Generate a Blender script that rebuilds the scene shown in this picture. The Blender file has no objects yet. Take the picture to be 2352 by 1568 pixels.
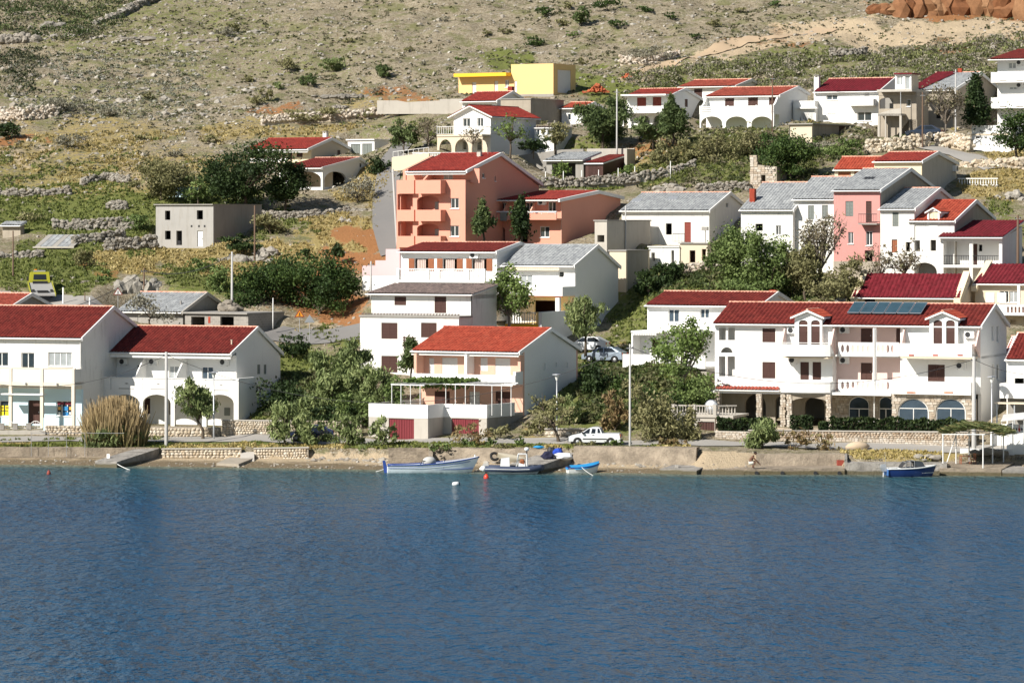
import bpy, math, random
import numpy as np
from mathutils import Vector, Matrix, Euler
from mathutils.geometry import tessellate_polygon

# ------------------------------------------------------------------ camera, sky, sun, exposure
F, CX, HY, CH = 8700.0, 1176.0, 500.0, 20.0      # focal length in photo pixels, principal column, horizon row, eye height
sc = bpy.context.scene
C = sc.collection
cam_d = bpy.data.cameras.new('camera'); cam = bpy.data.objects.new('camera', cam_d); C.objects.link(cam)
cam.location = (0, 0, CH); cam.rotation_euler = (math.pi / 2, 0, 0)
cam_d.sensor_width = 36; cam_d.lens = 36 * F / 2352; cam_d.shift_y = -(784 - HY) / 2352
cam_d.clip_start = 1; cam_d.clip_end = 6000
sc.camera = cam
SUN_AZ, SUN_EL = 52, 37
w = bpy.data.worlds.new('World'); sc.world = w; w.use_nodes = True
wn = w.node_tree; wbg = wn.nodes['Background']
sky = wn.nodes.new('ShaderNodeTexSky'); sky.sky_type = 'NISHITA'; sky.sun_disc = False
sky.sun_elevation = math.radians(SUN_EL); sky.sun_rotation = math.radians(180 + SUN_AZ)
sky.air_density = 1.2; sky.dust_density = 0.3; sky.ozone_density = 1.6
wn.links.new(sky.outputs[0], wbg.inputs[0]); wbg.inputs[1].default_value = 0.052
sd = bpy.data.lights.new('sun', 'SUN'); sun = bpy.data.objects.new('sun', sd); C.objects.link(sun)
_a, _e = math.radians(SUN_AZ), math.radians(SUN_EL)
S = Vector((-math.sin(_a) * math.cos(_e), -math.cos(_a) * math.cos(_e), math.sin(_e)))
sun.rotation_euler = S.to_track_quat('Z', 'Y').to_euler(); sun.location = (-60, 200, 120)
sd.energy = 5.0; sd.angle = math.radians(0.55); sd.color = (1.0, 0.95, 0.87)
sc.view_settings.view_transform = 'Standard'; sc.view_settings.look = 'None'
sc.view_settings.exposure = 0.55; sc.view_settings.gamma = 1.0; sc.view_settings.use_curve_mapping = False
sc.cycles.use_denoising = True; sc.cycles.max_bounces = 6; sc.cycles.transparent_max_bounces = 6

# ------------------------------------------------------------------ helpers
RNG = random.Random(7)
def P(px, py, Y): return Vector(((px - CX) / F * Y, Y, CH - (py - HY) / F * Y))
def tag(o, label=None, cat=None, group=None, kind=None):
    if label: o['label'] = label
    if cat: o['category'] = cat
    if group: o['group'] = group
    if kind or cat: o['kind'] = kind or 'thing'
    return o
def empty(name, loc=(0, 0, 0), rz=0.0, label=None, cat=None, group=None):
    o = bpy.data.objects.new(name, None); o.empty_display_size = 0.3
    C.objects.link(o); o.location = loc; o.rotation_euler = (0, 0, rz)
    return tag(o, label, cat, group)
def link(name, me, parent=None):
    o = bpy.data.objects.new(name, me); C.objects.link(o); o.parent = parent
    return o
def copy_tree(o, parent=None):
    c = o.copy(); C.objects.link(c); c.parent = parent
    for ch in o.children: copy_tree(ch, c)
    return c

class MB:
    """collects shapes, then becomes one mesh object"""
    def __init__(s): s.v = []; s.f = []
    def add(s, vs, fs):
        n = len(s.v); s.v.extend([tuple(p) for p in vs]); s.f.extend([tuple(i + n for i in f) for f in fs]); return s
    def box(s, x0, x1, y0, y1, z0, z1):
        if x0 > x1: x0, x1 = x1, x0
        if y0 > y1: y0, y1 = y1, y0
        if z0 > z1: z0, z1 = z1, z0
        return s.add([(x0,y0,z0),(x1,y0,z0),(x1,y1,z0),(x0,y1,z0),(x0,y0,z1),(x1,y0,z1),(x1,y1,z1),(x0,y1,z1)],
                     [(0,3,2,1),(4,5,6,7),(0,1,5,4),(1,2,6,5),(2,3,7,6),(3,0,4,7)])
    def slab(s, plane, poly, a, b, holes=()):
        """polygon (with holes) extruded from a to b; plane y: (x,z), x: (y,z), z: (x,y)"""
        m = {'y': lambda p, d: (p[0], d, p[1]), 'x': lambda p, d: (d, p[0], p[1]), 'z': lambda p, d: (p[0], p[1], d)}[plane]
        loops = [list(poly)] + [list(h) for h in holes]
        flat = [p for l in loops for p in l]
        tri = tessellate_polygon([[Vector((p[0], p[1], 0)) for p in l] for l in loops])
        n = len(flat)
        vs = [m(p, a) for p in flat] + [m(p, b) for p in flat]
        fs = []
        for t in tri:
            fs.append(tuple(t)); fs.append(tuple(i + n for i in reversed(t)))
        k = 0
        for l in loops:
            for i in range(len(l)):
                j = (i + 1) % len(l); fs.append((k + i, k + j, k + j + n, k + i + n))
            k += len(l)
        return s.add(vs, fs)
    def tube(s, pts, r, n=6, r1=None, cap=True):
        pts = [Vector(p) for p in pts]; m = len(pts); rings = []
        for i, p in enumerate(pts):
            t = (pts[min(i + 1, m - 1)] - pts[max(i - 1, 0)]).normalized()
            a = t.cross(Vector((0, 0, 1))) if abs(t.z) < 0.95 else t.cross(Vector((1, 0, 0)))
            a.normalize(); b = t.cross(a)
            rr = (r[i] if isinstance(r, (list, tuple)) else (r if r1 is None else r + (r1 - r) * i / (m - 1)))
            rings.append([p + (a * math.cos(2 * math.pi * k / n) + b * math.sin(2 * math.pi * k / n)) * rr for k in range(n)])
        vs = [q for g in rings for q in g]; fs = []
        for i in range(m - 1):
            for k in range(n):
                k2 = (k + 1) % n; fs.append((i * n + k, i * n + k2, (i + 1) * n + k2, (i + 1) * n + k))
        if cap: fs.append(tuple(range(n - 1, -1, -1))); fs.append(tuple((m - 1) * n + k for k in range(n)))
        return s.add(vs, fs)
    def lathe(s, prof, c=(0, 0, 0), n=10, ax='z'):
        vs = []; fs = []
        for r, h in prof:
            for k in range(n):
                t = 2 * math.pi * k / n
                q = {'z': (r*math.cos(t), r*math.sin(t), h), 'x': (h, r*math.cos(t), r*math.sin(t)), 'y': (r*math.cos(t), h, r*math.sin(t))}[ax]
                vs.append((q[0] + c[0], q[1] + c[1], q[2] + c[2]))
        m = len(prof)
        for i in range(m - 1):
            for k in range(n):
                k2 = (k + 1) % n; fs.append((i * n + k, i * n + k2, (i + 1) * n + k2, (i + 1) * n + k))
        fs.append(tuple(range(n - 1, -1, -1))); fs.append(tuple((m - 1) * n + k for k in range(n)))
        return s.add(vs, fs)
    def loft(s, rings, closed=True, cap=True):
        n = len(rings[0]); vs = [p for g in rings for p in g]; fs = []
        for i in range(len(rings) - 1):
            for k in range(n if closed else n - 1):
                k2 = (k + 1) % n; fs.append((i * n + k, i * n + k2, (i + 1) * n + k2, (i + 1) * n + k))
        if cap and closed: fs.append(tuple(range(n - 1, -1, -1))); fs.append(tuple((len(rings) - 1) * n + k for k in range(n)))
        return s.add(vs, fs)
    def blob(s, c, r, seed=0, rough=0.25, sub=1, squash=1.0):
        rr = random.Random(seed)
        for p, f in [ICO[sub]]:
            vs = []
            for q in p:
                k = 1 + rr.uniform(-rough, rough)
                vs.append((c[0] + q[0] * r[0] * k, c[1] + q[1] * r[1] * k, c[2] + q[2] * r[2] * k))
            s.add(vs, f)
        return s
    def mesh(s, name, mat=None, smooth=False):
        me = bpy.data.meshes.new(name); me.from_pydata(s.v, [], s.f); me.update()
        if mat is not None: me.materials.append(mat)
        if smooth: me.polygons.foreach_set('use_smooth', [True] * len(me.polygons))
        return me
    def build(s, name, mat, parent=None, smooth=False, kind=None, fix=True):
        me = s.mesh(name, mat, smooth)
        if fix:
            import bmesh
            bm = bmesh.new(); bm.from_mesh(me); bmesh.ops.recalc_face_normals(bm, faces=bm.faces); bm.to_mesh(me); bm.free()
        o = link(name, me, parent)
        if kind: o['kind'] = kind
        return o
def _ico(sub):
    import bmesh
    bm = bmesh.new(); bmesh.ops.create_icosphere(bm, subdivisions=sub, radius=1)
    r = ([tuple(v.co) for v in bm.verts], [tuple(v.index for v in f.verts) for f in bm.faces]); bm.free(); return r
ICO = {1: _ico(1), 2: _ico(2), 3: _ico(3)}

# ------------------------------------------------------------------ materials
def N(nt, t, **kw):
    n = nt.nodes.new(t)
    for k, v in kw.items(): setattr(n, k, v)
    return n
def newmat(name):
    m = bpy.data.materials.new(name); m.use_nodes = True
    return m, m.node_tree, m.node_tree.nodes['Principled BSDF']
def ramp(nt, src, stops):
    r = N(nt, 'ShaderNodeValToRGB'); e = r.color_ramp.elements
    while len(e) < len(stops): e.new(0.5)
    for i, (p, c) in enumerate(stops):
        e[i].position = p; e[i].color = (c, c, c, 1) if isinstance(c, (int, float)) else (*c, 1)
    nt.links.new(src, r.inputs[0]); return r.outputs[0]
def noise(nt, vec, scale, detail=4, rough=0.6):
    n = N(nt, 'ShaderNodeTexNoise'); n.inputs['Scale'].default_value = scale; n.inputs['Detail'].default_value = detail; n.inputs['Roughness'].default_value = rough
    if vec is not None: nt.links.new(vec, n.inputs['Vector'])
    return n.outputs['Fac']
def mapping(nt, vec, scale):
    m = N(nt, 'ShaderNodeMapping'); m.inputs['Scale'].default_value = scale; nt.links.new(vec, m.inputs['Vector']); return m.outputs[0]
def mixc(nt, fac, a, b, mode='MIX'):
    m = N(nt, 'ShaderNodeMix', data_type='RGBA', blend_type=mode)
    for i, v in ((0, fac), (6, a), (7, b)):
        if hasattr(v, 'is_linked') or hasattr(v, 'links'): nt.links.new(v, m.inputs[i])
        else: m.inputs[i].default_value = v if i == 0 else (*v, 1)
    return m.outputs[2]
def bump(nt, bs, h, strength=0.3, dist=0.02):
    b = N(nt, 'ShaderNodeBump'); b.inputs['Strength'].default_value = strength; b.inputs['Distance'].default_value = dist
    nt.links.new(h, b.inputs['Height']); nt.links.new(b.outputs[0], bs.inputs['Normal'])
def dk(c, k): return tuple(x * k for x in c)
def stucco(name, col, stain=0.35, var=0.88, rough=0.92, dirt=(0.22, 0.19, 0.15), bs_=0.25, hide=0.62):
    m, nt, bs = newmat(name); tc = N(nt, 'ShaderNodeTexCoord').outputs['Object']
    c = mixc(nt, noise(nt, tc, 0.7, 5), dk(col, var), col)
    st = ramp(nt, noise(nt, mapping(nt, tc, (2.2, 2.2, 0.35)), 1.0, 6, 0.7), [(hide, 0.0), (hide + 0.25, stain)])
    c = mixc(nt, st, c, dirt)
    nt.links.new(c, bs.inputs['Base Color']); bs.inputs['Roughness'].default_value = rough
    bs.inputs['Specular IOR Level'].default_value = 0.2
    bump(nt, bs, noise(nt, tc, 30, 3), bs_, 0.02); return m
def plain(name, col, rough=0.6, metal=0.0, var=0.85, sc_=3.0, spec=0.4, bs_=0.0, coat=0.0):
    m, nt, bs = newmat(name); tc = N(nt, 'ShaderNodeTexCoord').outputs['Object']
    f = noise(nt, tc, sc_, 5)
    nt.links.new(mixc(nt, f, dk(col, var), col), bs.inputs['Base Color'])
    bs.inputs['Roughness'].default_value = rough; bs.inputs['Metallic'].default_value = metal; bs.inputs['Specular IOR Level'].default_value = spec
    bs.inputs['Coat Weight'].default_value = coat
    if bs_: bump(nt, bs, noise(nt, tc, sc_ * 8, 4), bs_, 0.03)
    return m
def tilemat(name, col, col2, rough=0.75, cell=(4.0, 2.6, 2.6)):
    m, nt, bs = newmat(name); tc = N(nt, 'ShaderNodeTexCoord').outputs['Object']
    v = N(nt, 'ShaderNodeTexVoronoi'); v.inputs['Scale'].default_value = 1.0; nt.links.new(mapping(nt, tc, cell), v.inputs['Vector'])
    sep = N(nt, 'ShaderNodeSeparateColor'); nt.links.new(v.outputs['Color'], sep.inputs[0])
    c = mixc(nt, sep.outputs[0], dk(col, .85), dk(col2, 1.08))
    c = mixc(nt, ramp(nt, noise(nt, tc, 0.9, 6, 0.7), [(0.45, 0.0), (0.75, 0.35)]), c, (col[0] * .5, col[1] * .5 + (col[0] - col[1]) * .14, col[2] * .5 + (col[0] - col[2]) * .09))
    c = mixc(nt, ramp(nt, noise(nt, tc, 7, 4, 0.7), [(0.68, 0.0), (0.8, 0.35)]), c, (0.35, 0.3, 0.25))
    nt.links.new(c, bs.inputs['Base Color']); bs.inputs['Roughness'].default_value = rough; bs.inputs['Specular IOR Level'].default_value = 0.15
    return m
def stonemat(name, cols, per_object=True, sc_=3.0):
    m, nt, bs = newmat(name); tc = N(nt, 'ShaderNodeTexCoord').outputs['Object']
    if per_object:
        oi = N(nt, 'ShaderNodeObjectInfo').outputs['Random']
    else:
        g = N(nt, 'ShaderNodeNewGeometry').outputs['Random Per Island']; oi = g
    c = ramp(nt, oi, [(i / max(1, len(cols) - 1), q) for i, q in enumerate(cols)])
    geo = N(nt, 'ShaderNodeNewGeometry').outputs['Position']
    f = ramp(nt, noise(nt, geo, sc_, 5, 0.7), [(0.3, 0.62), (0.7, 1.12)])
    nt.links.new(mixc(nt, 1.0, c, f, 'MULTIPLY'), bs.inputs['Base Color']); bs.inputs['Roughness'].default_value = 0.95
    bs.inputs['Specular IOR Level'].default_value = 0.15
    bump(nt, bs, noise(nt, geo, 14, 4), 0.5, 0.04); return m
def leafmat(name):
    m, nt, bs = newmat(name)
    a = N(nt, 'ShaderNodeAttribute', attribute_name='col').outputs['Color']
    nt.links.new(a, bs.inputs['Base Color']); bs.inputs['Roughness'].default_value = 0.65; bs.inputs['Specular IOR Level'].default_value = 0.25
    tr = N(nt, 'ShaderNodeBsdfTranslucent'); nt.links.new(a, tr.inputs[0])
    mx = N(nt, 'ShaderNodeMixShader'); mx.inputs[0].default_value = 0.2
    nt.links.new(bs.outputs[0], mx.inputs[1]); nt.links.new(tr.outputs[0], mx.inputs[2])
    nt.links.new(mx.outputs[0], nt.nodes['Material Output'].inputs[0]); return m
def glassmat(name, col, rough=0.06):
    m, nt, bs = newmat(name); tc = N(nt, 'ShaderNodeTexCoord').outputs['Object']
    nt.links.new(mixc(nt, noise(nt, tc, 1.3, 2), dk(col, 0.5), col), bs.inputs['Base Color'])
    bs.inputs['Roughness'].default_value = rough; bs.inputs['Specular IOR Level'].default_value = 0.6
    return m

WHITE = stucco('white_stucco', (0.84, 0.83, 0.80), 0.20, 0.92, hide=0.58)
WHITE2 = stucco('weathered_white_stucco', (0.80, 0.78, 0.73), 0.55, 0.86, hide=0.54)
TRIM = plain('white_paint', (0.84, 0.83, 0.80), 0.55)
CREAM = stucco('cream_stucco', (0.78, 0.66, 0.46), 0.12, 0.94)
CREAM2 = stucco('pale_beige_stucco', (0.68, 0.58, 0.44), 0.3)
BLUEW = stucco('pale_blue_stucco', (0.62, 0.80, 0.88), 0.06, 0.95)
PALEC = stucco('pale_cream_stucco', (0.74, 0.66, 0.54), 0.2)
PEACH = stucco('apricot_stucco', (0.72, 0.44, 0.33), 0.15, 0.92)
CORAL = stucco('coral_stucco', (0.72, 0.345, 0.25), 0.18, 0.9)
PINK = stucco('pink_stucco', (0.62, 0.30, 0.27), 0.5, 0.85, hide=0.55)
PALEPINK = stucco('pale_pink_stucco', (0.72, 0.55, 0.50), 0.15)
YELLOW = stucco('yellow_stucco', (0.80, 0.56, 0.25), 0.06, 0.95)
YELLOWT = stucco('bright_yellow_trim', (0.90, 0.52, 0.05), 0.05, 0.95)
CONC = stucco('raw_concrete', (0.36, 0.34, 0.31), 0.5, 0.75, hide=0.5)
GREYB = stucco('grey_block_render', (0.40, 0.385, 0.36), 0.5, 0.8, hide=0.5)
CONCL = stucco('pale_concrete', (0.52, 0.48, 0.42), 0.45, 0.8, hide=0.52)
CONCB = stucco('sand_concrete', (0.58, 0.47, 0.34), 0.4, 0.8, hide=0.52)
def blockmat(name, col):
    m, nt, bs = newmat(name); tc = N(nt, 'ShaderNodeTexCoord').outputs['Object']
    sx = N(nt, 'ShaderNodeSeparateXYZ'); nt.links.new(tc, sx.inputs[0])
    ad = N(nt, 'ShaderNodeMath', operation='ADD'); nt.links.new(sx.outputs[0], ad.inputs[0]); nt.links.new(sx.outputs[1], ad.inputs[1])
    cb = N(nt, 'ShaderNodeCombineXYZ'); nt.links.new(ad.outputs[0], cb.inputs[0]); nt.links.new(sx.outputs[2], cb.inputs[1])
    br = N(nt, 'ShaderNodeTexBrick'); nt.links.new(cb.outputs[0], br.inputs['Vector'])
    br.inputs['Scale'].default_value = 1; br.inputs['Brick Width'].default_value = 0.45; br.inputs['Row Height'].default_value = 0.22; br.inputs['Mortar Size'].default_value = 0.014
    br.inputs['Color1'].default_value = (*col, 1); br.inputs['Color2'].default_value = (*dk(col, 0.8), 1); br.inputs['Mortar'].default_value = (*dk(col, 1.25), 1)
    c = mixc(nt, noise(nt, tc, 1.1, 6), dk((1, 1, 1), 0.6), (1.1, 1.1, 1.1)); c = mixc(nt, 1.0, br.outputs[0], c, 'MULTIPLY')
    nt.links.new(c, bs.inputs['Base Color']); bs.inputs['Roughness'].default_value = 0.95; bump(nt, bs, br.outputs['Fac'], -0.4, 0.02); return m
BLOCK = blockmat('concrete_block', (0.38, 0.35, 0.31))
STONEWALLM = stucco('rubble_plaster', (0.46, 0.40, 0.32), 0.6, 0.6, hide=0.50, bs_=0.8)
ROOF = tilemat('dark_red_tile', (0.125, 0.017, 0.014), (0.175, 0.028, 0.021))
ROOFO = tilemat('orange_tile', (0.31, 0.050, 0.028), (0.37, 0.072, 0.040))
ROOFB = tilemat('burgundy_tile', (0.13, 0.012, 0.018), (0.17, 0.018, 0.026))
ROOFR = tilemat('red_tile', (0.22, 0.028, 0.022), (0.28, 0.042, 0.030))
ROOFBR = tilemat('brown_red_tile', (0.25, 0.05, 0.032), (0.33, 0.075, 0.05))
ROOFG = tilemat('grey_cement_sheet', (0.26, 0.27, 0.28), (0.34, 0.35, 0.35), 0.9)
ROOFD = tilemat('dark_grey_brown_tile', (0.15, 0.12, 0.11), (0.24, 0.18, 0.16), 0.9)
RIDGE = tilemat('ridge_tile', (0.58, 0.28, 0.19), (0.68, 0.38, 0.28))
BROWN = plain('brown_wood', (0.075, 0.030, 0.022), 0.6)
BROWN2 = plain('orange_wood', (0.30, 0.10, 0.04), 0.6)
REDSH = plain('red_brown_wood', (0.26, 0.05, 0.035), 0.6)
GREYW = plain('grey_green_wood', (0.22, 0.24, 0.22), 0.7)
GARAGE = plain('wine_red_steel', (0.20, 0.028, 0.035), 0.5)
GLASS = glassmat('dark_glass', (0.035, 0.05, 0.06))
GLASSB = glassmat('blue_glass', (0.07, 0.10, 0.13))
GLASSL = glassmat('curtained_glass', (0.42, 0.45, 0.46), 0.15)
METAL = plain('galvanised_steel', (0.55, 0.56, 0.57), 0.45, 0.6)
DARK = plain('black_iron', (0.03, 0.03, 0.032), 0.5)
RUBBER = plain('black_rubber', (0.02, 0.02, 0.02), 0.8)
POLE = plain('grey_concrete_pole', (0.45, 0.44, 0.42), 0.9, bs_=0.2)
WOODP = plain('weathered_pole_wood', (0.14, 0.09, 0.06), 0.9)
BARK = plain('bark', (0.11, 0.085, 0.06), 0.95, bs_=0.5, sc_=6)
BARKG = plain('grey_bark', (0.24, 0.20, 0.16), 0.95, bs_=0.5, sc_=6)
LEAF = leafmat('foliage')
ASPH = plain('asphalt', (0.20, 0.19, 0.18), 0.95, sc_=1.5, bs_=0.3)
ASPHL = plain('pale_asphalt', (0.34, 0.32, 0.29), 0.95, sc_=1.2, bs_=0.3)
STONE_C = stonemat('cream_stone', [(0.55, 0.46, 0.34), (0.68, 0.60, 0.48), (0.50, 0.40, 0.28), (0.72, 0.66, 0.56)])
STONE_CI = stonemat('cream_stone_mass', [(0.55, 0.46, 0.34), (0.68, 0.60, 0.48), (0.50, 0.40, 0.28), (0.72, 0.66, 0.56)], False)
STONE_G = stonemat('grey_limestone', [(0.22, 0.20, 0.17), (0.34, 0.315, 0.27), (0.27, 0.235, 0.19), (0.42, 0.39, 0.34)])
STONE_GI = stonemat('grey_limestone_mass', [(0.26, 0.235, 0.20), (0.40, 0.37, 0.32), (0.32, 0.28, 0.23), (0.52, 0.49, 0.43)], False)
STONE_T = stonemat('tan_ashlar', [(0.44, 0.35, 0.26), (0.58, 0.50, 0.41), (0.64, 0.58, 0.50), (0.50, 0.41, 0.31)])
STONE_TI = stonemat('tan_ashlar_mass', [(0.42, 0.30, 0.20), (0.55, 0.44, 0.33), (0.60, 0.52, 0.42), (0.48, 0.36, 0.25)], False)
def seawallmat(name, col):
    m, nt, bs = newmat(name); geo = N(nt, 'ShaderNodeNewGeometry').outputs['Position']; sx = N(nt, 'ShaderNodeSeparateXYZ'); nt.links.new(geo, sx.inputs[0])
    n1 = noise(nt, geo, 0.8, 7, 0.7); n2 = noise(nt, geo, 5, 6, 0.75)
    c = mixc(nt, ramp(nt, n1, [(0.38, 0), (0.62, 1)]), dk(col, 0.55), col); c = mixc(nt, ramp(nt, n2, [(0.55, 0), (0.68, 0.7)]), c, dk(col, 0.45))
    a = N(nt, 'ShaderNodeMath', operation='MULTIPLY_ADD'); nt.links.new(n1, a.inputs[0]); a.inputs[1].default_value = -0.45; nt.links.new(sx.outputs[2], a.inputs[2])
    c = mixc(nt, ramp(nt, a.outputs[0], [(0.0, 0.85), (0.12, 0.0)]), c, (0.10, 0.085, 0.045))
    nt.links.new(c, bs.inputs['Base Color']); bs.inputs['Roughness'].default_value = 0.95; bs.inputs['Specular IOR Level'].default_value = 0.15
    ad = N(nt, 'ShaderNodeMath', operation='ADD'); nt.links.new(n1, ad.inputs[0]); nt.links.new(n2, ad.inputs[1]); bump(nt, bs, ad.outputs[0], 1.0, 0.12); return m
SEAW = seawallmat('tide_stained_wall', (0.40, 0.33, 0.25)); SEAG = seawallmat('tide_stained_concrete', (0.40, 0.37, 0.33))
MORTAR = plain('mortar', (0.36, 0.31, 0.25), 0.95, bs_=0.4)
# ------------------------------------------------------------------ terrain
def px_of(X, Y): return CX + X / Y * F
HOUSES = []
CP = [(-300,1000,322),(0,1000,321),(300,1000,321),(600,1000,318),(850,1008,315),(1100,1010,312),(1300,1008,312),(1500,1010,311),(1700,1020,307),(2000,1020,306),(2300,1022,305),(2700,1022,303),
 (-300,1027,312),(0,1027,312),(300,1027,312),(560,1030,310),(720,1030,309),(940,1030,306),(1200,1030,304.5),(1450,1027,302.5),(1600,1029,302),(1740,1041,299.5),(1940,1041,299.5),(2060,1052,297.5),(2352,1050,297.5),(2700,1050,297),
 (0,930,331),(200,930,331),(400,930,332),(560,925,331),(660,895,331),(700,860,336),(740,800,342),(650,772,346),(830,772,344),(800,742,350),(835,690,358),(850,620,368),(800,560,378),(870,548,379),(700,520,386),(890,455,396),
 (90,684,356),(0,680,356),(-300,680,356),(200,690,352),(300,690,352),(30,640,362),(200,640,362),(330,650,358),(400,720,350),(560,730,347),(620,690,354),(150,575,378),(-200,570,378),(20,565,380),(420,570,380),(490,572,379),(600,560,381),
 (700,480,394),(250,480,396),(50,450,402),(-300,450,402),(350,420,406),(550,440,402),(750,437,400),(870,445,398),(100,380,416),(350,350,420),(600,362,415),(850,357,415),(100,300,432),(400,290,432),(700,290,430),(900,270,432),
 (-300,200,458),(100,200,456),(500,200,455),(900,200,448),(1200,150,458),(100,100,486),(600,100,480),(1200,80,476),(0,0,520),(600,0,510),(1200,0,495),(1000,100,470),
 (860,870,330),(960,880,330),(1330,860,331),(1390,826,338),(1440,850,333),(1300,775,342),(1420,728,350),(860,665,351),(1100,668,350),(1480,655,355),(1250,572,366),(910,572,364),(1060,565,365),(1250,445,385),(1420,435,390),(1300,412,396),(1400,407,398),(1200,405,394),
 (1010,352,402),(1240,342,405),(1380,332,408),(1290,292,416),(1050,230,431),(1322,214,436),(1430,292,418),(1180,300,412),
 (1440,855,326),(1600,860,324),(1700,800,330),(1750,980,313),(2200,985,309),(1950,985,311),(2000,720,336),(2352,790,326),(2300,985,308),(1700,660,346),(1560,645,350),(1650,605,356),(1570,614,357),(1600,562,364),(1480,562,364),
 (1750,630,350),(1940,645,348),(2150,650,345),(2340,650,343),(1800,445,380),(1755,437,384),(1500,432,388),(1650,445,384),(2190,460,372),(2260,437,376),(2320,380,386),(2200,352,392),(2080,318,404),(1900,332,402),(1700,302,412),(2290,352,395),
 (1600,352,400),(1550,402,392),(1700,185,432),(2000,155,440),(2300,132,442),(1500,165,446),(1750,95,462),(2000,100,458),(2150,40,470),(2200,4,480),(1700,0,490),(1400,100,466),(2700,130,442),(2700,650,343),(2700,380,386),
 (-300,-200,600),(1176,-200,590),(2700,-200,580),(0,-420,760),(1176,-420,760),(2600,-420,760)]
_pts = np.array([tuple(P(*c)) for c in CP]); _xy = _pts[:, :2] / 50.0; _n = len(_xy)
def _K(a, b):
    d2 = ((a[:, None, :] - b[None, :, :]) ** 2).sum(2); return 0.5 * d2 * np.log(d2 + 1e-12)
_A = np.zeros((_n + 3, _n + 3)); _A[:_n, :_n] = _K(_xy, _xy) + np.eye(_n) * 0.004; _A[:_n, _n] = 1; _A[:_n, _n + 1:] = _xy; _A[_n:, :_n] = _A[:_n, _n:].T
_W = np.linalg.solve(_A, np.r_[_pts[:, 2], 0, 0, 0])
def tps(X, Y):
    q = np.c_[np.ravel(X), np.ravel(Y)] / 50.0; out = np.empty(len(q))
    for i in range(0, len(q), 20000):
        s = q[i:i + 20000]; out[i:i + 20000] = _K(s, _xy) @ _W[:_n] + _W[_n] + s @ _W[_n + 1:]
    return out
SH = np.array([(-900,309,312.5,.35),(-400,308,312.5,.35),(0,307.4,312,.35),(220,306.3,312,.35),(520,303.7,310,.35),(720,302.5,309,.4),(940,300,306,.5),(1200,298.5,304.5,.5),(1450,297,302,.5),(1596,296.2,301,.5),(1606,295.9,301,1.62),(1732,295.9,300.2,1.35),(1744,296.5,299.3,.2),(1940,296.5,299.3,.2),(1950,295.6,296.2,.2),(2150,295.5,296.2,.2),(2160,295.5,300.2,.2),(2325,295.5,300.2,.2),(2345,295.5,297,.2),(3200,295.5,296.2,.2)])
def shore(X, Y):
    px = CX + X / np.maximum(Y, 250) * F
    return [np.interp(px, SH[:, 0], SH[:, k]) for k in (1, 2, 3)]
def vnoise(x, y, seed=0):
    xi = np.floor(x).astype(int); yi = np.floor(y).astype(int); fx = x - xi; fy = y - yi
    fx = fx * fx * (3 - 2 * fx); fy = fy * fy * (3 - 2 * fy)
    def h(a, b):
        n = (a * 374761393 + b * 668265263 + seed * 144665) & 0x7fffffff
        n = (n ^ (n >> 13)) * 1274126177 & 0x7fffffff
        return ((n ^ (n >> 16)) & 0xffff) / 65535.0
    return (h(xi, yi) * (1 - fx) + h(xi + 1, yi) * fx) * (1 - fy) + (h(xi, yi + 1) * (1 - fx) + h(xi + 1, yi + 1) * fx) * fy
def ground_z(X, Y):
    X = np.atleast_1d(np.asarray(X, float)); Y = np.atleast_1d(np.asarray(Y, float))
    land = tps(X, Y)
    up = np.clip((Y - 420) / 30, 0, 1)
    land = land + (vnoise(X / 3.1, Y / 3.1, 1) - .5) * (0.25 + 0.5 * up) + (vnoise(X / 1.1, Y / 1.1, 2) - .5) * (0.1 + 0.3 * up) + (vnoise(X / 9, Y / 9, 3) - .5) * 1.2 * up
    for h in HOUSES:                     # the slope is cut away before and under each building
        dx, dy = X - h.o.location.x, Y - h.o.location.y; c, s_ = math.cos(h.o.rotation_euler.z), math.sin(h.o.rotation_euler.z)
        lx, ly = dx * c + dy * s_, -dx * s_ + dy * c; d = np.hypot(np.maximum(np.maximum(-lx, lx - h.W), 0), np.maximum(np.maximum(-h.fm - ly, ly - (h.D or 1) * .5), 0))
        if (d < 30).any(): land = np.minimum(land, h.o.location.z - .05 + .9 * d)
    ys, yw, zb = shore(X, Y)
    t = np.clip((Y - ys) / (yw - ys), 0, 1)
    z = np.where(Y < ys, np.maximum(-(ys - Y) * 0.22, -3), np.where(Y < yw, zb * t + 0.04 * vnoise(X / .8, Y / .8, 5), land))
    return z
def gz(X, Y): return float(ground_z(X, Y)[0])
def G(px, Y, dz=0.0):
    """ground point in photo column px at distance Y"""
    X = (px - CX) / F * Y; return Vector((X, Y, gz(X, Y) + dz))
_gY = np.concatenate([np.arange(286, 335, 0.5), np.arange(335, 540, 0.75), np.geomspace(540, 1500, 60)])
_gX = np.arange(-105, 105.1, 0.75)
def ghit(px, py, lo=296.0, hi=700.0):
    """ground point seen at photo pixel"""
    Ys = np.arange(lo, hi, 1.0); X = (px - CX) / F * Ys; z = ground_z(X, Ys); ray = CH - (py - HY) / F * Ys
    k = np.argmax(z >= ray)
    if not (z >= ray).any(): k = len(Ys) - 1
    return Vector((X[k], Ys[k], z[k]))
def zone(px, py, ells):
    o = np.zeros_like(px); a, b = px, py
    px = a + 90 * (vnoise(a / 60, b / 30, 51) - .5) + 40 * (vnoise(a / 22, b / 11, 52) - .5); py = b + 44 * (vnoise(a / 60, b / 30, 53) - .5) + 20 * (vnoise(a / 22, b / 11, 54) - .5)
    py = np.where(b > 990, b, py)
    for cx, cy, rx, ry, st in ells:
        d = ((px - cx) / rx) ** 2 + ((py - cy) / ry) ** 2
        o = np.maximum(o, st * np.clip(1.6 - d * 1.2, 0, 1))
    return o
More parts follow.
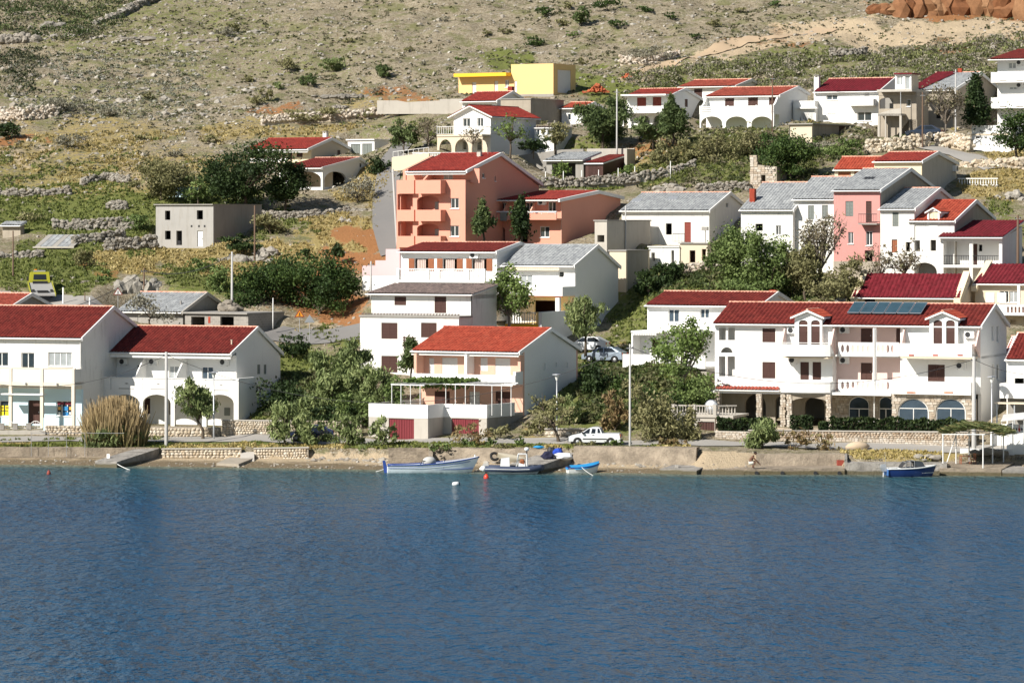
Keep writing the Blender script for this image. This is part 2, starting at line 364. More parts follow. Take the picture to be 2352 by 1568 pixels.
GREEN = [(700,850,110,60,1),(120,620,160,60,.8),(250,560,200,60,.7),(150,470,260,60,.8),(420,470,150,60,.9),(640,500,60,40,.5),(1450,410,170,30,1),(1550,390,80,40,1),(100,400,200,50,.5),(350,60,330,80,.36),(200,240,250,70,.3),(600,130,300,60,.3),(250,1018,350,9,1),(1100,1018,260,8,.8),(650,1018,120,10,.8),
         (1400,1020,200,8,.7),(1180,130,80,25,.7),(1420,200,200,30,.8),(1800,150,420,50,.42),(2200,150,200,60,.35),(1700,360,220,80,.5),(1900,690,90,40,.6),(1330,330,120,30,.5),(950,300,140,40,.3),(560,640,220,60,.6),(740,560,90,60,.4),(800,750,60,40,.6),(1550,700,200,140,.6),(1750,640,180,90,.8),(1400,900,200,120,.6),(2330,500,60,60,.4),(650,900,140,60,.9)]
DRY = [(560,590,200,45,.9),(330,590,120,30,.9),(780,530,100,45,.8),(450,560,170,30,1),(250,390,400,70,.45),(200,310,220,40,.5),(650,300,220,30,.5),(2060,1045,140,10,1),(1260,1012,120,12,.8),(2300,400,90,60,.6),(1500,370,100,50,.5),(880,235,120,25,.5),(660,770,40,20,.3),(840,420,80,40,.6)]
EARTH = [(850,542,62,26,1),(810,600,80,40,.9),(740,690,100,45,.8),(800,720,70,40,.9),(20,320,70,20,.7),(920,225,60,18,.6),(1800,90,90,30,.55),(2200,8,180,30,1),(2330,50,60,50,.8),(640,255,60,18,.6),(1240,220,70,12,.4),(1500,345,60,30,.5),(1690,95,60,20,.5),(2180,105,80,16,.5),(230,620,60,14,.5)]
PATH = [(1540,150,70,13,1),(1620,125,70,13,1),(1700,100,70,13,1),(1480,168,60,12,.8),(30,345,90,20,.6),(100,370,60,16,.5),(1670,1060,70,24,1),(780,1045,100,14,1),(700,610,0.1,0.1,0),(300,395,60,20,.5),(1960,75,240,32,.8),(2150,70,230,34,.9),(740,755,50,10,.6)]
# ------------------------------------------------------------------ water
def watermat():
    m, nt, bs = newmat('sea_water'); geo = N(nt, 'ShaderNodeNewGeometry').outputs['Position']
    a = N(nt, 'ShaderNodeAttribute', attribute_name='shallow').outputs['Fac']
    patch = noise(nt, mapping(nt, geo, (0.05, 0.02, 1)), 1.0, 3)
    deep = mixc(nt, patch, (0.003, 0.047, 0.110), (0.008, 0.070, 0.150))
    c = mixc(nt, ramp(nt, a, [(0.0, 0), (0.55, 0.55), (0.85, 0.8), (1.0, 1)]), deep, (0.032, 0.088, 0.100))
    c = mixc(nt, ramp(nt, a, [(0.90, 0), (1.0, 0.8)]), c, (0.22, 0.22, 0.15))
    w1 = noise(nt, mapping(nt, geo, (1.0, 0.5, 1)), 0.85, 3, 0.55); w2 = noise(nt, mapping(nt, geo, (1.0, 0.4, 1)), 2.9, 4, 0.65)
    mm = N(nt, 'ShaderNodeMath', operation='MULTIPLY_ADD'); nt.links.new(w2, mm.inputs[0]); mm.inputs[1].default_value = 0.3; nt.links.new(w1, mm.inputs[2])
    b = N(nt, 'ShaderNodeBump'); b.inputs['Strength'].default_value = 1.0; b.inputs['Distance'].default_value = 1.0; nt.links.new(mm.outputs[0], b.inputs['Height']); nt.links.new(ramp(nt, noise(nt, mapping(nt, geo, (0.05, 0.03, 1)), 1.0, 3), [(0.35, 0.7), (0.65, 1.0)]), b.inputs['Strength'])
    df = N(nt, 'ShaderNodeBsdfDiffuse'); nt.links.new(c, df.inputs[0]); nt.links.new(b.outputs[0], df.inputs['Normal'])
    gl = N(nt, 'ShaderNodeBsdfGlossy'); gl.inputs['Roughness'].default_value = 0.06; nt.links.new(b.outputs[0], gl.inputs['Normal'])
    fr = N(nt, 'ShaderNodeFresnel'); fr.inputs['IOR'].default_value = 1.33; nt.links.new(b.outputs[0], fr.inputs['Normal'])
    ml = N(nt, 'ShaderNodeMath', operation='MULTIPLY'); nt.links.new(fr.outputs[0], ml.inputs[0]); ml.inputs[1].default_value = 0.6
    mx = N(nt, 'ShaderNodeMixShader'); nt.links.new(ml.outputs[0], mx.inputs[0]); nt.links.new(df.outputs[0], mx.inputs[1]); nt.links.new(gl.outputs[0], mx.inputs[2])
    nt.links.new(mx.outputs[0], nt.nodes['Material Output'].inputs[0]); return m
wx = np.concatenate([[-900, -300], np.arange(-100, 101, 2.5), [300, 900]]); wy = np.concatenate([[-300, 0, 100], np.arange(140, 316, 2.0)])
WX, WY = np.meshgrid(wx, wy); idx = np.arange(WX.size).reshape(WX.shape)
me = bpy.data.meshes.new('sea'); me.from_pydata(np.stack([WX, WY, WX * 0], -1).reshape(-1, 3).tolist(), [], np.stack([idx[:-1, :-1], idx[:-1, 1:], idx[1:, 1:], idx[1:, :-1]], -1).reshape(-1, 4).tolist())
at = me.attributes.new('shallow', 'FLOAT', 'POINT')
_ys = shore(WX.ravel(), WY.ravel())[0]
at.data.foreach_set('value', np.clip(1 - (_ys - WY.ravel()) / 42.0, 0, 1).astype(np.float32))
me.materials.append(watermat()); tag(link('sea', me), kind='structure')

# ------------------------------------------------------------------ roads
def ribbon(name, pts, wid, mat, dz=0.05, n=8, kind='structure'):
    """a road sheet laid on the slope along ground points"""
    pts = [Vector(p) for p in pts]; q = []
    for a, b in zip(pts[:-1], pts[1:]):
        for i in range(n): q.append(a.lerp(b, i / n))
    q.append(pts[-1]); mb = MB(); vs = []
    for i, p in enumerate(q):
        t = (q[min(i + 1, len(q) - 1)] - q[max(i - 1, 0)]); t.z = 0; t.normalize(); s = Vector((-t.y, t.x, 0))
        wd = wid if not isinstance(wid, (list, tuple)) else wid[0] + (wid[1] - wid[0]) * i / (len(q) - 1)
        c = p.z
        for k in (-1, -.5, 0, .5, 1):
            r = p + s * (wd / 2 * k); vs.append((r.x, r.y, gz(r.x, r.y) + dz))
    fs = [(i * 5 + k, i * 5 + k + 1, i * 5 + k + 6, i * 5 + k + 5) for i in range(len(q) - 1) for k in range(4)]
    mb.add(vs, fs); o = mb.build(name, mat, smooth=True); o['kind'] = kind; return o
# ------------------------------------------------------------------ building kit
def arch(x0, x1, z0, zs, zt, n=10):
    """opening with jambs up to zs and an elliptical head up to zt"""
    c = (x0 + x1) / 2; r = (x1 - x0) / 2
    return [(x0, z0), (x1, z0)] + [(c + r * math.cos(math.pi * i / n), zs + (zt - zs) * math.sin(math.pi * i / n)) for i in range(n + 1)]
SHM = {}
def baluster_mesh(h, mat):
    k = (round(h, 2), mat.name)
    if k not in SHM:
        SHM[k] = MB().lathe([(.05, 0), (.06, .04*h), (.035, .12*h), (.075, .38*h), (.045, .68*h), (.032, .85*h), (.06, .94*h), (.05, h)], n=6).mesh('baluster', mat, True)
    return SHM[k]
class House:
    def __init__(s, name, label, cat, fr, Y, yaw, fl, br=None, D=None, group=None):
        th = math.radians(yaw); c, sn = math.cos(th), math.sin(th)
        FR = P(fr[0], fr[1], Y); kl = (fl - CX) / F; s.W = (FR.x - kl * FR.y) / (c + kl * sn)
        if br is not None: kb = (br - CX) / F; D = (kb * FR.y - FR.x) / (sn - kb * c)
        s.fm = 2.5; s.D = D; O = FR - Vector((c, -sn, 0)) * s.W
        s.o = empty(name, O, -th, label, cat, group); s.n = name; s.holes = {}
        s.M = Matrix.Translation(O) @ Matrix.Rotation(-th, 4, 'Z'); s.Mi = s.M.inverted(); s.cam = s.Mi @ Vector((0, 0, CH)); s.R = s.Mi.to_3x3()
        HOUSES.append(s)
    def ray(s, px, py): return s.R @ Vector(((px - CX) / F, 1, (HY - py) / F))
    def f(s, px, py, y=0.0):
        d = s.ray(px, py); p = s.cam + d * ((y - s.cam.y) / d.y); return (p.x, p.z)
    def sd(s, px, py, x=None):
        d = s.ray(px, py); x = s.W if x is None else x; p = s.cam + d * ((x - s.cam.x) / d.x); return (p.y, p.z)
    def fx(s, px, y=0.0): return s.f(px, 600, y)[0]
    def fz(s, px, py, y=0.0): return s.f(px, py, y)[1]
    def box(s, name, x0, x1, y0, y1, z0, z1, mat, parent=None):
        return MB().box(x0, x1, y0, y1, z0, z1).build(name, mat, parent or s.o)
    def pbox(s, name, px0, py0, px1, py1, y0, y1, mat, parent=None):
        """box whose front face fills a rectangle of the photograph at local depth y0"""
        x0, z1 = s.f(px0, py0, y0); x1, z0 = s.f(px1, py1, y0); z1 = (z1 + s.f(px1, py0, y0)[1]) / 2; z0 = (z0 + s.f(px0, py1, y0)[1]) / 2
        return s.box(name, x0, x1, y0, y1, z0, z1, mat, parent)
    def ps(s, name, pts, y0, y1, mat, holes=(), parent=None):
        return MB().slab('y', [s.f(a, b, y0) for a, b in pts], y0, y1, [[s.f(a, b, y0) for a, b in h] for h in holes]).build(name, mat, parent or s.o)
    def pss(s, name, pts, x0, x1, mat, holes=(), parent=None):
        return MB().slab('x', [s.sd(a, b, x0) for a, b in pts], x0, x1, [[s.sd(a, b, x0) for a, b in h] for h in holes]).build(name, mat, parent or s.o)
    # ---- walls with openings
    def wall(s, plane, a, b, poly, mat, wins=(), name='wall', holes=()):
        hs = [list(h) for h in holes]; todo = []
        for wn_ in wins:
            x0, y0, x1, y1, kind = wn_[:5]
            fn = (lambda p, q: s.f(p, q, a)) if plane == 'y' else (lambda p, q: s.sd(p, q, a))
            p0, q1 = fn(x0, y0); p1, q0 = fn(x1, y1)
            q0 = (q0 + fn(x0, y1)[1]) / 2; q1 = (q1 + fn(x1, y0)[1]) / 2
            if p0 > p1: p0, p1 = p1, p0
            ar = kind[0] == 'a'
            rise = (wn_[5] if len(wn_) > 5 else .5) * (p1 - p0) if ar else 0
            h = arch(p0, p1, q0, q1 - rise, q1) if ar else [(p0, q0), (p1, q0), (p1, q1), (p0, q1)]
            hs.append(h); todo.append((p0, p1, q0, q1, kind, h))
        w_ = MB().slab(plane, poly, a, b, hs).build(name, mat, s.o)
        for t in todo: s.window(plane, a, 1 if b > a else -1, *t)
        return w_
    def window(s, plane, a, sg, p0, p1, q0, q1, kind, h):
        def bx(mb, pa, pb, qa, qb, da, db):
            if plane == 'y': mb.box(pa, pb, a + sg * da, a + sg * db, qa, qb)
            else: mb.box(a + sg * da, a + sg * db, pa, pb, qa, qb)
            return mb
        par = s.o
        ar = kind[0] == 'a'
        k = kind[1:] if ar else kind
        if k.startswith('ho'): return
        if k[0] == 'g' and k[:2] != 'ga':
            n = int(k[1]) if len(k) > 1 else 2
            gl = {'l': GLASSL, 'b': GLASSB}.get(k[2:3], GLASS); fm = {'n': BROWN}.get(k[3:4], TRIM)
            if ar:
                mb = MB(); inn = [(p0 + (x - p0) * 1, z) for x, z in h]; cx_, cz_ = (p0 + p1) / 2, (q0 + q1) / 2
                inn = [(cx_ + (x - cx_) * .93, cz_ + (z - cz_) * .94) for x, z in h]
                mb.slab(plane, h, a + sg * .10, a + sg * .17, [inn])
                zs = q0 + (q1 - q0) * .62
                bx(mb, p0, p1, zs - .03, zs + .03, .10, .17)
                for i in range(1, n): c_ = p0 + (p1 - p0) * i / n; bx(mb, c_ - .03, c_ + .03, q0, zs, .10, .17)
                fr = mb.build('window', fm, par); MB().slab(plane, inn, a + sg * .13, a + sg * .15).build('pane', gl, fr); return
            fw = min(.07, (p1 - p0) * .12); mb = MB()
            bx(mb, p0, p0 + fw, q0, q1, .09, .17); bx(mb, p1 - fw, p1, q0, q1, .09, .17)
            bx(mb, p0 + fw, p1 - fw, q0, q0 + fw, .09, .17); bx(mb, p0 + fw, p1 - fw, q1 - fw, q1, .09, .17)
            for i in range(1, n): c_ = p0 + (p1 - p0) * i / n; bx(mb, c_ - fw / 2, c_ + fw / 2, q0 + fw, q1 - fw, .09, .17)
            bx(mb, p0 - .05, p1 + .05, q0 - .07, q0 - .003, -.07, .16)
            fr = mb.build('window', fm, par)
            for i in range(n):
                w_ = (p1 - p0) / n
                bx(MB(), p0 + w_ * i + fw * .4, p0 + w_ * (i + 1) - fw * .4, q0 + fw * .4, q1 - fw * .4, .12, .14).build('pane', gl, fr)
        elif k.startswith('sh'):
            m_ = {'r': REDSH, 'o': BROWN2, 'g': GREYW, 'w': TRIM}.get(k[2:3], BROWN); n = 1 if k.endswith('1') else 2
            w_ = (p1 - p0) / n
            for i in range(n):
                l, r = p0 + w_ * i + .012, p0 + w_ * (i + 1) - .012; mb = MB()
                if ar:
                    cx_ = (p0 + p1) / 2
                    hp = [(min(max(x, l), r), z) for x, z in h if (l - .3 <= x <= r + .3)]
                    hp = [(l, q0), (r, q0)] + [q for q in hp if q[1] > q0 + .2]
                    mb.slab(plane, hp, a + sg * .08, a + sg * .12)
                    ns = int((q1 - q0) * .6 / .16)
                    for j in range(ns): bx(mb, l + .06, r - .06, q0 + .08 + j * .16, q0 + .18 + j * .16, .05, .078)
                else:
                    bx(mb, l, r, q0 + .01, q1 - .01, .085, .12)
                    bx(mb, l, l + .07, q0 + .01, q1 - .01, .05, .083); bx(mb, r - .07, r, q0 + .01, q1 - .01, .05, .083)
                    ns = max(3, int((q1 - q0) / .14)); st = (q1 - q0 - .1) / ns
                    for j in range(ns): bx(mb, l + .075, r - .075, q0 + .05 + j * st + st * .15, q0 + .05 + (j + 1) * st - st * .15, .055, .083)
                mb.build('shutter', m_, par)
        elif k.startswith('dr'):
            m_ = {'w': TRIM, 'o': BROWN2, 'r': REDSH, 'g': GREYW, 'c': CREAM}.get(k[2:3], BROWN)
            mb = MB(); bx(mb, p0 + .01, p1 - .01, q0, q1 - .01, .10, .15)
            w_ = p1 - p0; hh = q1 - q0
            for i in range(2):
                for j in range(2): bx(mb, p0 + w_ * (.12 + .42 * i), p0 + w_ * (.46 + .42 * i), q0 + hh * (.08 + .46 * j), q0 + hh * (.46 + .46 * j), .08, .098)
            d_ = mb.build('door', m_, par); bx(MB(), p1 - .16, p1 - .10, q0 + hh * .47, q0 + hh * .53, .03, .078).build('handle', METAL, d_)
        elif k.startswith('ga'):
            m_ = {'w': TRIM, 'b': BROWN, 'g': GREYW}.get(k[2:3], GARAGE)
            n = 2
            for i in range(n):
                l = p0 + (p1 - p0) * i / n + .01; r = p0 + (p1 - p0) * (i + 1) / n - .01; mb = MB(); bx(mb, l, r, q0, q1 - .01, .12, .17)
                nn = max(3, int((r - l) / .2)); st = (r - l) / nn
                for j in range(nn): bx(mb, l + st * (j + .12), l + st * (j + .88), q0 + .03, q1 - .05, .09, .118)
                mb.build('garage_door', m_, par)
    # ---- roofs
    def tiles(s, A, B, C_, D_, mat, parent, pitch=.30, course=.4, amp=.07, off=.03):
        A, B, C_, D_ = map(Vector, (A, B, C_, D_)); L = max((B - A).length, (C_ - D_).length); K = ((D_ - A).length + (C_ - B).length) / 2
        nrm = (B - A).cross(D_ - A).normalized()
        if nrm.z < 0: nrm = -nrm
        nu = max(2, int(L / pitch)) * 4; nv = max(1, int(K / course))
        us = np.linspace(0, 1, nu + 1); prof = np.abs(np.sin(np.arange(nu + 1) * math.pi / 4)) * amp
        rows = []
        for j in range(nv): rows += [(j / nv, .03), ((j + .96) / nv, .0)]
        rows.append((1, 0))
        vs = []
        for v_, o_ in rows:
            l = A.lerp(D_, v_); r = B.lerp(C_, v_)
            base = np.array(l)[None] + us[:, None] * np.array(r - l)[None] + np.array(nrm)[None] * (off + o_ + prof)[:, None]
            vs.append(base)
        vs = np.concatenate(vs); n1 = nu + 1; idx = np.arange(len(vs)).reshape(len(rows), n1)
        q = np.stack([idx[:-1, :-1], idx[:-1, 1:], idx[1:, 1:], idx[1:, :-1]], -1).reshape(-1, 4)
        me = bpy.data.meshes.new('roof_tiles'); me.from_pydata(vs.tolist(), [], q.tolist()); me.materials.append(mat); me.update()
        return tag(link('roof_tiles', me, parent), kind='stuff')
    def ridge(s, a, b, parent, mat=RIDGE, r=.11):
        a, b = Vector(a), Vector(b); L = (b - a).length; n = max(2, int(L / .42)); mb = MB()
        for i in range(n):
            p, q = a.lerp(b, i / n), a.lerp(b, (i + 1) / n); mb.tube([p, q], [r * 1.12, r * .9], 6)
        return mb.build('ridge_tiles', mat, parent, kind='stuff')
    def gable(s, ef, r, eb, x0, x1, mat, t=.12, deck=TRIM, verge=.10, rm=RIDGE, pitch=.30, course=.4, amp=.07, gutter=True, lv=False):
        """ridge parallel to the front; ef, r, eb are (y, z) of front eave, ridge, back eave"""
        ro = MB().slab('x', [ef, r, eb, (eb[0], eb[1] - t), (r[0], r[1] - t), (ef[0], ef[1] - t)], x0, x1).build('roof', deck, s.o)
        g = .04
        s.tiles((x0 + g, ef[0] - .06, ef[1]), (x1 - g, ef[0] - .06, ef[1]), (x1 - g, r[0], r[1]), (x0 + g, r[0], r[1]), mat, ro, pitch, course, amp)
        s.tiles((x1 - g, eb[0] + .06, eb[1]), (x0 + g, eb[0] + .06, eb[1]), (x0 + g, r[0], r[1]), (x1 - g, r[0], r[1]), mat, ro, pitch, .8, amp)
        if rm: s.ridge((x0, r[0], r[1] + .05), (x1, r[0], r[1] + .05), ro, rm)
        if verge:
            for xx in ([x1] if not lv else [x0 + .1, x1]):
                MB().slab('x', [(ef[0] - .05, ef[1] + .1), (r[0], r[1] + .12), (eb[0] + .05, eb[1] + .1), (eb[0] + .05, eb[1] - t - .08), (r[0], r[1] - t - .1), (ef[0] - .05, ef[1] - t - .08)], xx - .02, xx + verge).build('verge_board', deck, ro)
        if gutter: MB().tube([(x0, ef[0] - .1, ef[1] - .06), (x1, ef[0] - .1, ef[1] - .06)], .065, 6).build('gutter', TRIM, ro)
        return ro
    def shed(s, ef, eb, x0, x1, mat, t=.12, deck=TRIM, gutter=True, **kw):
        ro = MB().slab('x', [ef, eb, (eb[0], eb[1] - t), (ef[0], ef[1] - t)], x0, x1).build('roof', deck, s.o)
        s.tiles((x0 + .02, ef[0] - .05, ef[1]), (x1 - .02, ef[0] - .05, ef[1]), (x1 - .02, eb[0], eb[1]), (x0 + .02, eb[0], eb[1]), mat, ro, **kw)
        if gutter: MB().tube([(x0, ef[0] - .1, ef[1] - .06), (x1, ef[0] - .1, ef[1] - .06)], .06, 6).build('gutter', TRIM, ro)
        return ro
    def shell(s, zf, r=None, zb=None, base=-2.5, mat=WHITE, side=None, wins=(), swins=(), t=.28, y0=0, D=None, x0=0, x1=None, holes=(), sidemat=None):
        """four walls: front at height zf, gables up to r=(y,z), back at zb"""
        D = s.D if D is None else D; x1 = s.W if x1 is None else x1; zb = zf if zb is None else zb
        s.wall('y', y0, y0 + t, [(x0, base), (x1, base), (x1, zf), (x0, zf)], mat, wins, holes=holes)
        gp = [(y0 + t, base), (D - t, base), (D - t, zb if not r else zb), (y0 + t, zf)]
        if r:
            sl = lambda y: zf + (r[1] - zf) * (y - y0) / (r[0] - y0) if y < r[0] else zb + (r[1] - zb) * (D - y) / (D - r[0])
            gp = [(y0, base), (D, base), (D, zb), (r[0], r[1] - .02), (y0, zf)]
            gp = [(y0 + t, base), (D - t, base), (D - t, sl(D - t)), (r[0], r[1] - .02), (y0 + t, sl(y0 + t))]
        s.wall('x', x1, x1 - t, gp, sidemat or mat, swins)
        MB().slab('x', gp, x0, x0 + t).build('wall', mat, s.o)
        MB().slab('y', [(x0, base), (x1, base), (x1, zb), (x0, zb)], D - t, D).build('wall', mat, s.o)
    def flat(s, z, x0, x1, y0, y1, t=.2, mat=CONC, name='roof'): return s.box(name, x0, x1, y0, y1, z, z + t, mat)
    # ---- fittings
    def balustrade(s, p, q, y, h=.85, mat=TRIM, step=.24, y1=None):
        """p, q: (x, z) ends of the foot of a balustrade on plane y (or running from y to y1)"""
        y1 = y if y1 is None else y1; a = Vector((p[0], y, p[1])); b = Vector((q[0], y1, q[1])); L = (b - a).length; n = max(2, int(L / step))
        rl = MB(); dx = (b - a).normalized(); nx = Vector((-dx.y, dx.x, 0)) * .09
        for z0, z1 in ((0, .07), (h - .1, h)):
            rl.add([a + nx + Vector((0,0,z0)), a - nx + Vector((0,0,z0)), b - nx + Vector((0,0,z0)), b + nx + Vector((0,0,z0)), a + nx + Vector((0,0,z1)), a - nx + Vector((0,0,z1)), b - nx + Vector((0,0,z1)), b + nx + Vector((0,0,z1))],
                   [(0,1,2,3),(4,5,6,7),(0,1,5,4),(1,2,6,5),(2,3,7,6),(3,0,4,7)])
        r_ = rl.build('balustrade_rail', mat, s.o); me = baluster_mesh(h - .17, mat)
        for i in range(n):
            o = link('baluster', me, r_); c = a.lerp(b, (i + .5) / n); o.location = (c.x, c.y, c.z + .07)
        return r_
    def railing(s, p, q, y, h=.9, mat=DARK, step=.14, y1=None, bar=.012):
        y1 = y if y1 is None else y1; a = Vector((p[0], y, p[1])); b = Vector((q[0], y1, q[1])); L = (b - a).length; n = max(2, int(L / step))
        u = Vector((0, 0, h)); r_ = MB().tube([a + u, b + u], .03, 5).tube([a + u * .08, b + u * .08], .02, 5).build('railing', mat, s.o)
        me = SHM.setdefault(('bar', round(h, 2), mat.name, bar), MB().tube([(0, 0, h * .08), (0, 0, h)], bar, 4).mesh('railing_bar', mat))
        for i in range(n + 1): o = link('railing_bar', me, r_); o.location = a.lerp(b, i / n)
        return r_
    def aircon(s, px, py, y, plane='y'):
        x, z = s.f(px, py, y); b = MB().box(x - .42, x + .42, y - .32, y - .02, z - .28, z + .28).build('air_conditioner', TRIM, s.o)
        MB().lathe([(.22, 0), (.22, .02), (.1, .03)], (x - .12, y - .345, z), 12, 'y').build('fan_grille', DARK, b)
        for dx in (-.28, .28): MB().box(x + dx - .02, x + dx + .02, y - .30, y, z - .34, z - .282).build('bracket', METAL, b)
    def downpipe(s, x, y, z0, z1, mat=TRIM): MB().tube([(x, y, z0), (x, y, z1)], .045, 6).build('downpipe', mat, s.o)
    def chimney(s, x, y, z0, z1, mat=WHITE, w_=.5, cap=True):
        c = s.box('chimney', x - w_ / 2, x + w_ / 2, y - w_ / 2, y + w_ / 2, z0, z1, mat)
        if cap:
            for a in (-1, 1):
                for b in (-1, 1): MB().box(x + a * w_ * .38 - .04, x + a * w_ * .38 + .04, y + b * w_ * .38 - .04, y + b * w_ * .38 + .04, z1, z1 + .18).build('cap_leg', mat, c)
            MB().box(x - w_ * .65, x + w_ * .65, y - w_ * .65, y + w_ * .65, z1 + .18, z1 + .26).build('chimney_cap', CONC, c)
        return c
def simple(name, label, fr, Y, yaw, fl, br, ridge, eave, mat=WHITE, roof=ROOF, wins=(), swins=(), base=-2.5, back=None, oh=.35, side=.12, sidemat=None, D=None, cat='house', group=None, **kw):
    """gabled house: ridge = pixel of the ridge's right end, eave = pixel row of the front eave at the right front corner"""
    h = House(name, label, cat, fr, Y, yaw, fl, br, D, group)
    zf = h.fz(fr[0], eave); ry, rz = h.sd(*ridge) if not isinstance(ridge[0], str) else (h.D / 2, h.f(fr[0], ridge[1], h.D / 2)[1])
    ry = min(max(ry, h.D * .25), h.D * .8)
    zb = rz - (rz - zf) * (h.D - ry) / ry if back is None else h.sd(*back)[1]
    k = (rz - zf) / ry; kb = (rz - zb) / (h.D - ry)
    h.shell(zf - .12, (ry, rz - .12), zb - .12, base, mat, wins=wins, swins=swins, sidemat=sidemat)
    h.roof = h.gable((-oh, zf - oh * k), (ry, rz), (h.D + .25, zb - .25 * kb), -side, h.W + side, roof, **kw)
    h.zf, h.ry, h.rz, h.zb = zf, ry, rz, zb
    return h
# ------------------------------------------------------------------ waterfront row
def oval(cx_, cz_, rx, rz, n=10): return [(cx_ + rx * math.cos(2 * math.pi * i / n), cz_ + rz * math.sin(2 * math.pi * i / n)) for i in range(n)]
POSTY = plain('yellow_poster', (0.80, 0.66, 0.02), 0.5); POSTB = plain('blue_poster', (0.03, 0.22, 0.50), 0.5); POSTO = plain('orange_poster', (0.75, 0.38, 0.08), 0.5); POSTR = plain('dark_red_poster', (0.22, 0.02, 0.04), 0.5)
# A: shop house
h = House('shop_house', 'white house with pale blue shopfront and cream balcony posts at the far left', 'house', (188, 978), 325, 20, -140, 308)
zf = h.fz(188, 774); ry, rz = h.sd(258, 705); zb = h.sd(308, 746)[1]
zm = h.fz(150, 893)
h.shell(zf - .12, (ry, rz - .12), zb - .1, zm, WHITE2, wins=[(-12, 809, 19, 841, 'g2'), (49, 810, 79, 852, 'g2'), (111, 809, 165, 841, 'g4l'), (-80, 810, -50, 852, 'g2')])
h.wall('y', 0, .28, [(0, -2), (h.W, -2), (h.W, zm), (0, zm)], BLUEW, [(-60, 919, 20, 955, 'g4'), (65, 919, 92, 973, 'dr'), (129, 920, 166, 955, 'g3')])
h.box('wall', h.W - .28, h.W, .28, h.D, -2, zm, WHITE2); h.box('wall', 0, .28, .28, h.D, -2, zm, WHITE)
k = (rz - zf) / ry
h.gable((-.3, zf - .3 * k), (ry, rz), (h.D + .2, zb - .1), -.1, h.W + .12, ROOF)
h.downpipe(h.W - .1, -.08, zm, zf - .2)
yb = -1.7
x0, x1 = 0, h.fx(168.5, yb) + .12; zt, zl = h.fz(150, 846, yb), h.fz(150, 886, yb)
h.box('balcony_floor', x0, x1, yb, 0, zl + .1, zl + .3, CREAM2)
h.box('balcony_front', x0, x1, yb + .02, yb + .12, zl, zt - .06, WHITE2); h.box('balcony_beam', x0, x1 + .03, yb - .03, yb + .02, zl - .02, zl + .28, PALEC); h.box('balcony_rail', x0, x1 + .03, yb - .02, yb + .16, zt - .06, zt + .04, PALEC)
h.box('balcony_side', x1 - .1, x1, yb + .12, 0, zl, zt - .06, WHITE2)
for a in (-120, -48, 24, 96, 168):
    c = h.fx(a, yb); h.box('post', c - .14, c + .14, yb - .06, yb + .2, -1.5, zt - .06, PALEC)
h.pbox('awning_bar', 2, 904, 98, 907, -1.9, -1.2, TRIM)
for (a, b, c, d, m_) in ((-24, 931, -2, 943, POSTY), (0, 931, 9, 942, POSTY), (12, 931, 20, 942, POSTY), (0, 944, 9, 954, POSTY), (12, 944, 20, 954, POSTY), (-24, 944, -3, 954, POSTY), (132, 923, 147, 929, POSTR), (150, 923, 164, 929, POSTR), (133, 934, 140, 941, POSTO), (145, 933, 156, 943, POSTB), (159, 934, 165, 941, POSTO), (144, 946, 157, 954, POSTB), (134, 946, 139, 952, TRIM), (159, 946, 163, 951, TRIM)):
    h.pbox('poster', a, b, c, d, .075, .085, m_)
for a in (2, 14): # lettering strokes on the yellow posters
    for i in range(4): h.pbox('poster_print', a + i * 1.6, 934, a + i * 1.6 + .9, 938, .066, .073, BROWN)
for a in (58, 130): MB().blob((h.fx(a, yb - .1), yb - .12, zl + .18), (.12, .12, .1), 3).build('wall_lamp', METAL, h.o)
hA = h
simple('back_house', 'low house with red roof and grey gable behind the shop house', (24, 722), 343, 24, -160, 115, (70, 675), 704, CONC, ROOFBR, base=-4)

# B: arcade house
h = House('arcade_house', 'white house with red roof above a long balcony and white arches, beside the shop house', 'house', (543, 976), 327, 22, 262, 644)
yT = -2.5; W = h.W; h.fm = 4.5
ze = h.fz(526, 813, -1.4); ry, rz = h.sd(589, 752); zb = h.sd(645, 812)[1]; k = (rz - ze) / (ry + 1.4)
zf = ze + 1.4 * k; zp1, zp0 = h.fz(540, 872, yT), h.fz(540, 903, yT)
h.shell(zf - .12, (ry, rz - .12), zb - .12, -2.5, WHITE, wins=[(315, 838, 320, 848, 'g1'), (388, 840, 411, 873, 'g2l'), (463, 842, 490, 874, 'g2b'), (329, 914, 345, 950, 'sh1'), (388, 915, 396, 952, 'dr'), (432, 915, 452, 940, 'sh')], swins=[(591, 837, 598, 859, 'shg1'), (606, 837, 612, 859, 'shg1')])
h.gable((-1.4, ze), (ry, rz), (h.D + .25, zb), -.35, W + .12, ROOF)
h.box('fascia', -.3, W + .1, -1.36, -1.3, ze - .42, ze - .14, TRIM); h.box('soffit', -.3, W + .1, -1.3, -.01, ze - .2, ze - .14, WHITE)
MB().lathe([(.07, 0), (.07, .35), (.1, .36), (.1, .42)], (W - .6, .3, zf + .2), 8).build('vent_pipe', CREAM2, h.o)
xl, xr = h.fx(180, yT), h.fx(543, yT)
h.box('balcony_floor', xl, xr, yT, 0, zp0 - .12, zp0 + .1, WHITE)
ps_ = [180, 255, 327, 400, 473, 543]
for a, b in zip(ps_[:-1], ps_[1:]):
    p = h.box('balcony_panel', h.fx(a, yT) + .025, h.fx(b, yT) - .025, yT - .02, yT + .12, zp0 + .1, zp1, WHITE)
    c, zc = h.fx((a + b) / 2, yT), (zp0 + zp1) / 2 + .1
    MB().slab('y', [(c - .2, zc), (c, zc - .07), (c + .2, zc), (c, zc + .07)], yT - .035, yT - .021).build('diamond_ornament', CONC, p)
    MB().box(c - .75, c + .75, yT - .03, yT - .021, zp0 + .2, zp0 + .27).build('drain_slot', CONC, p)
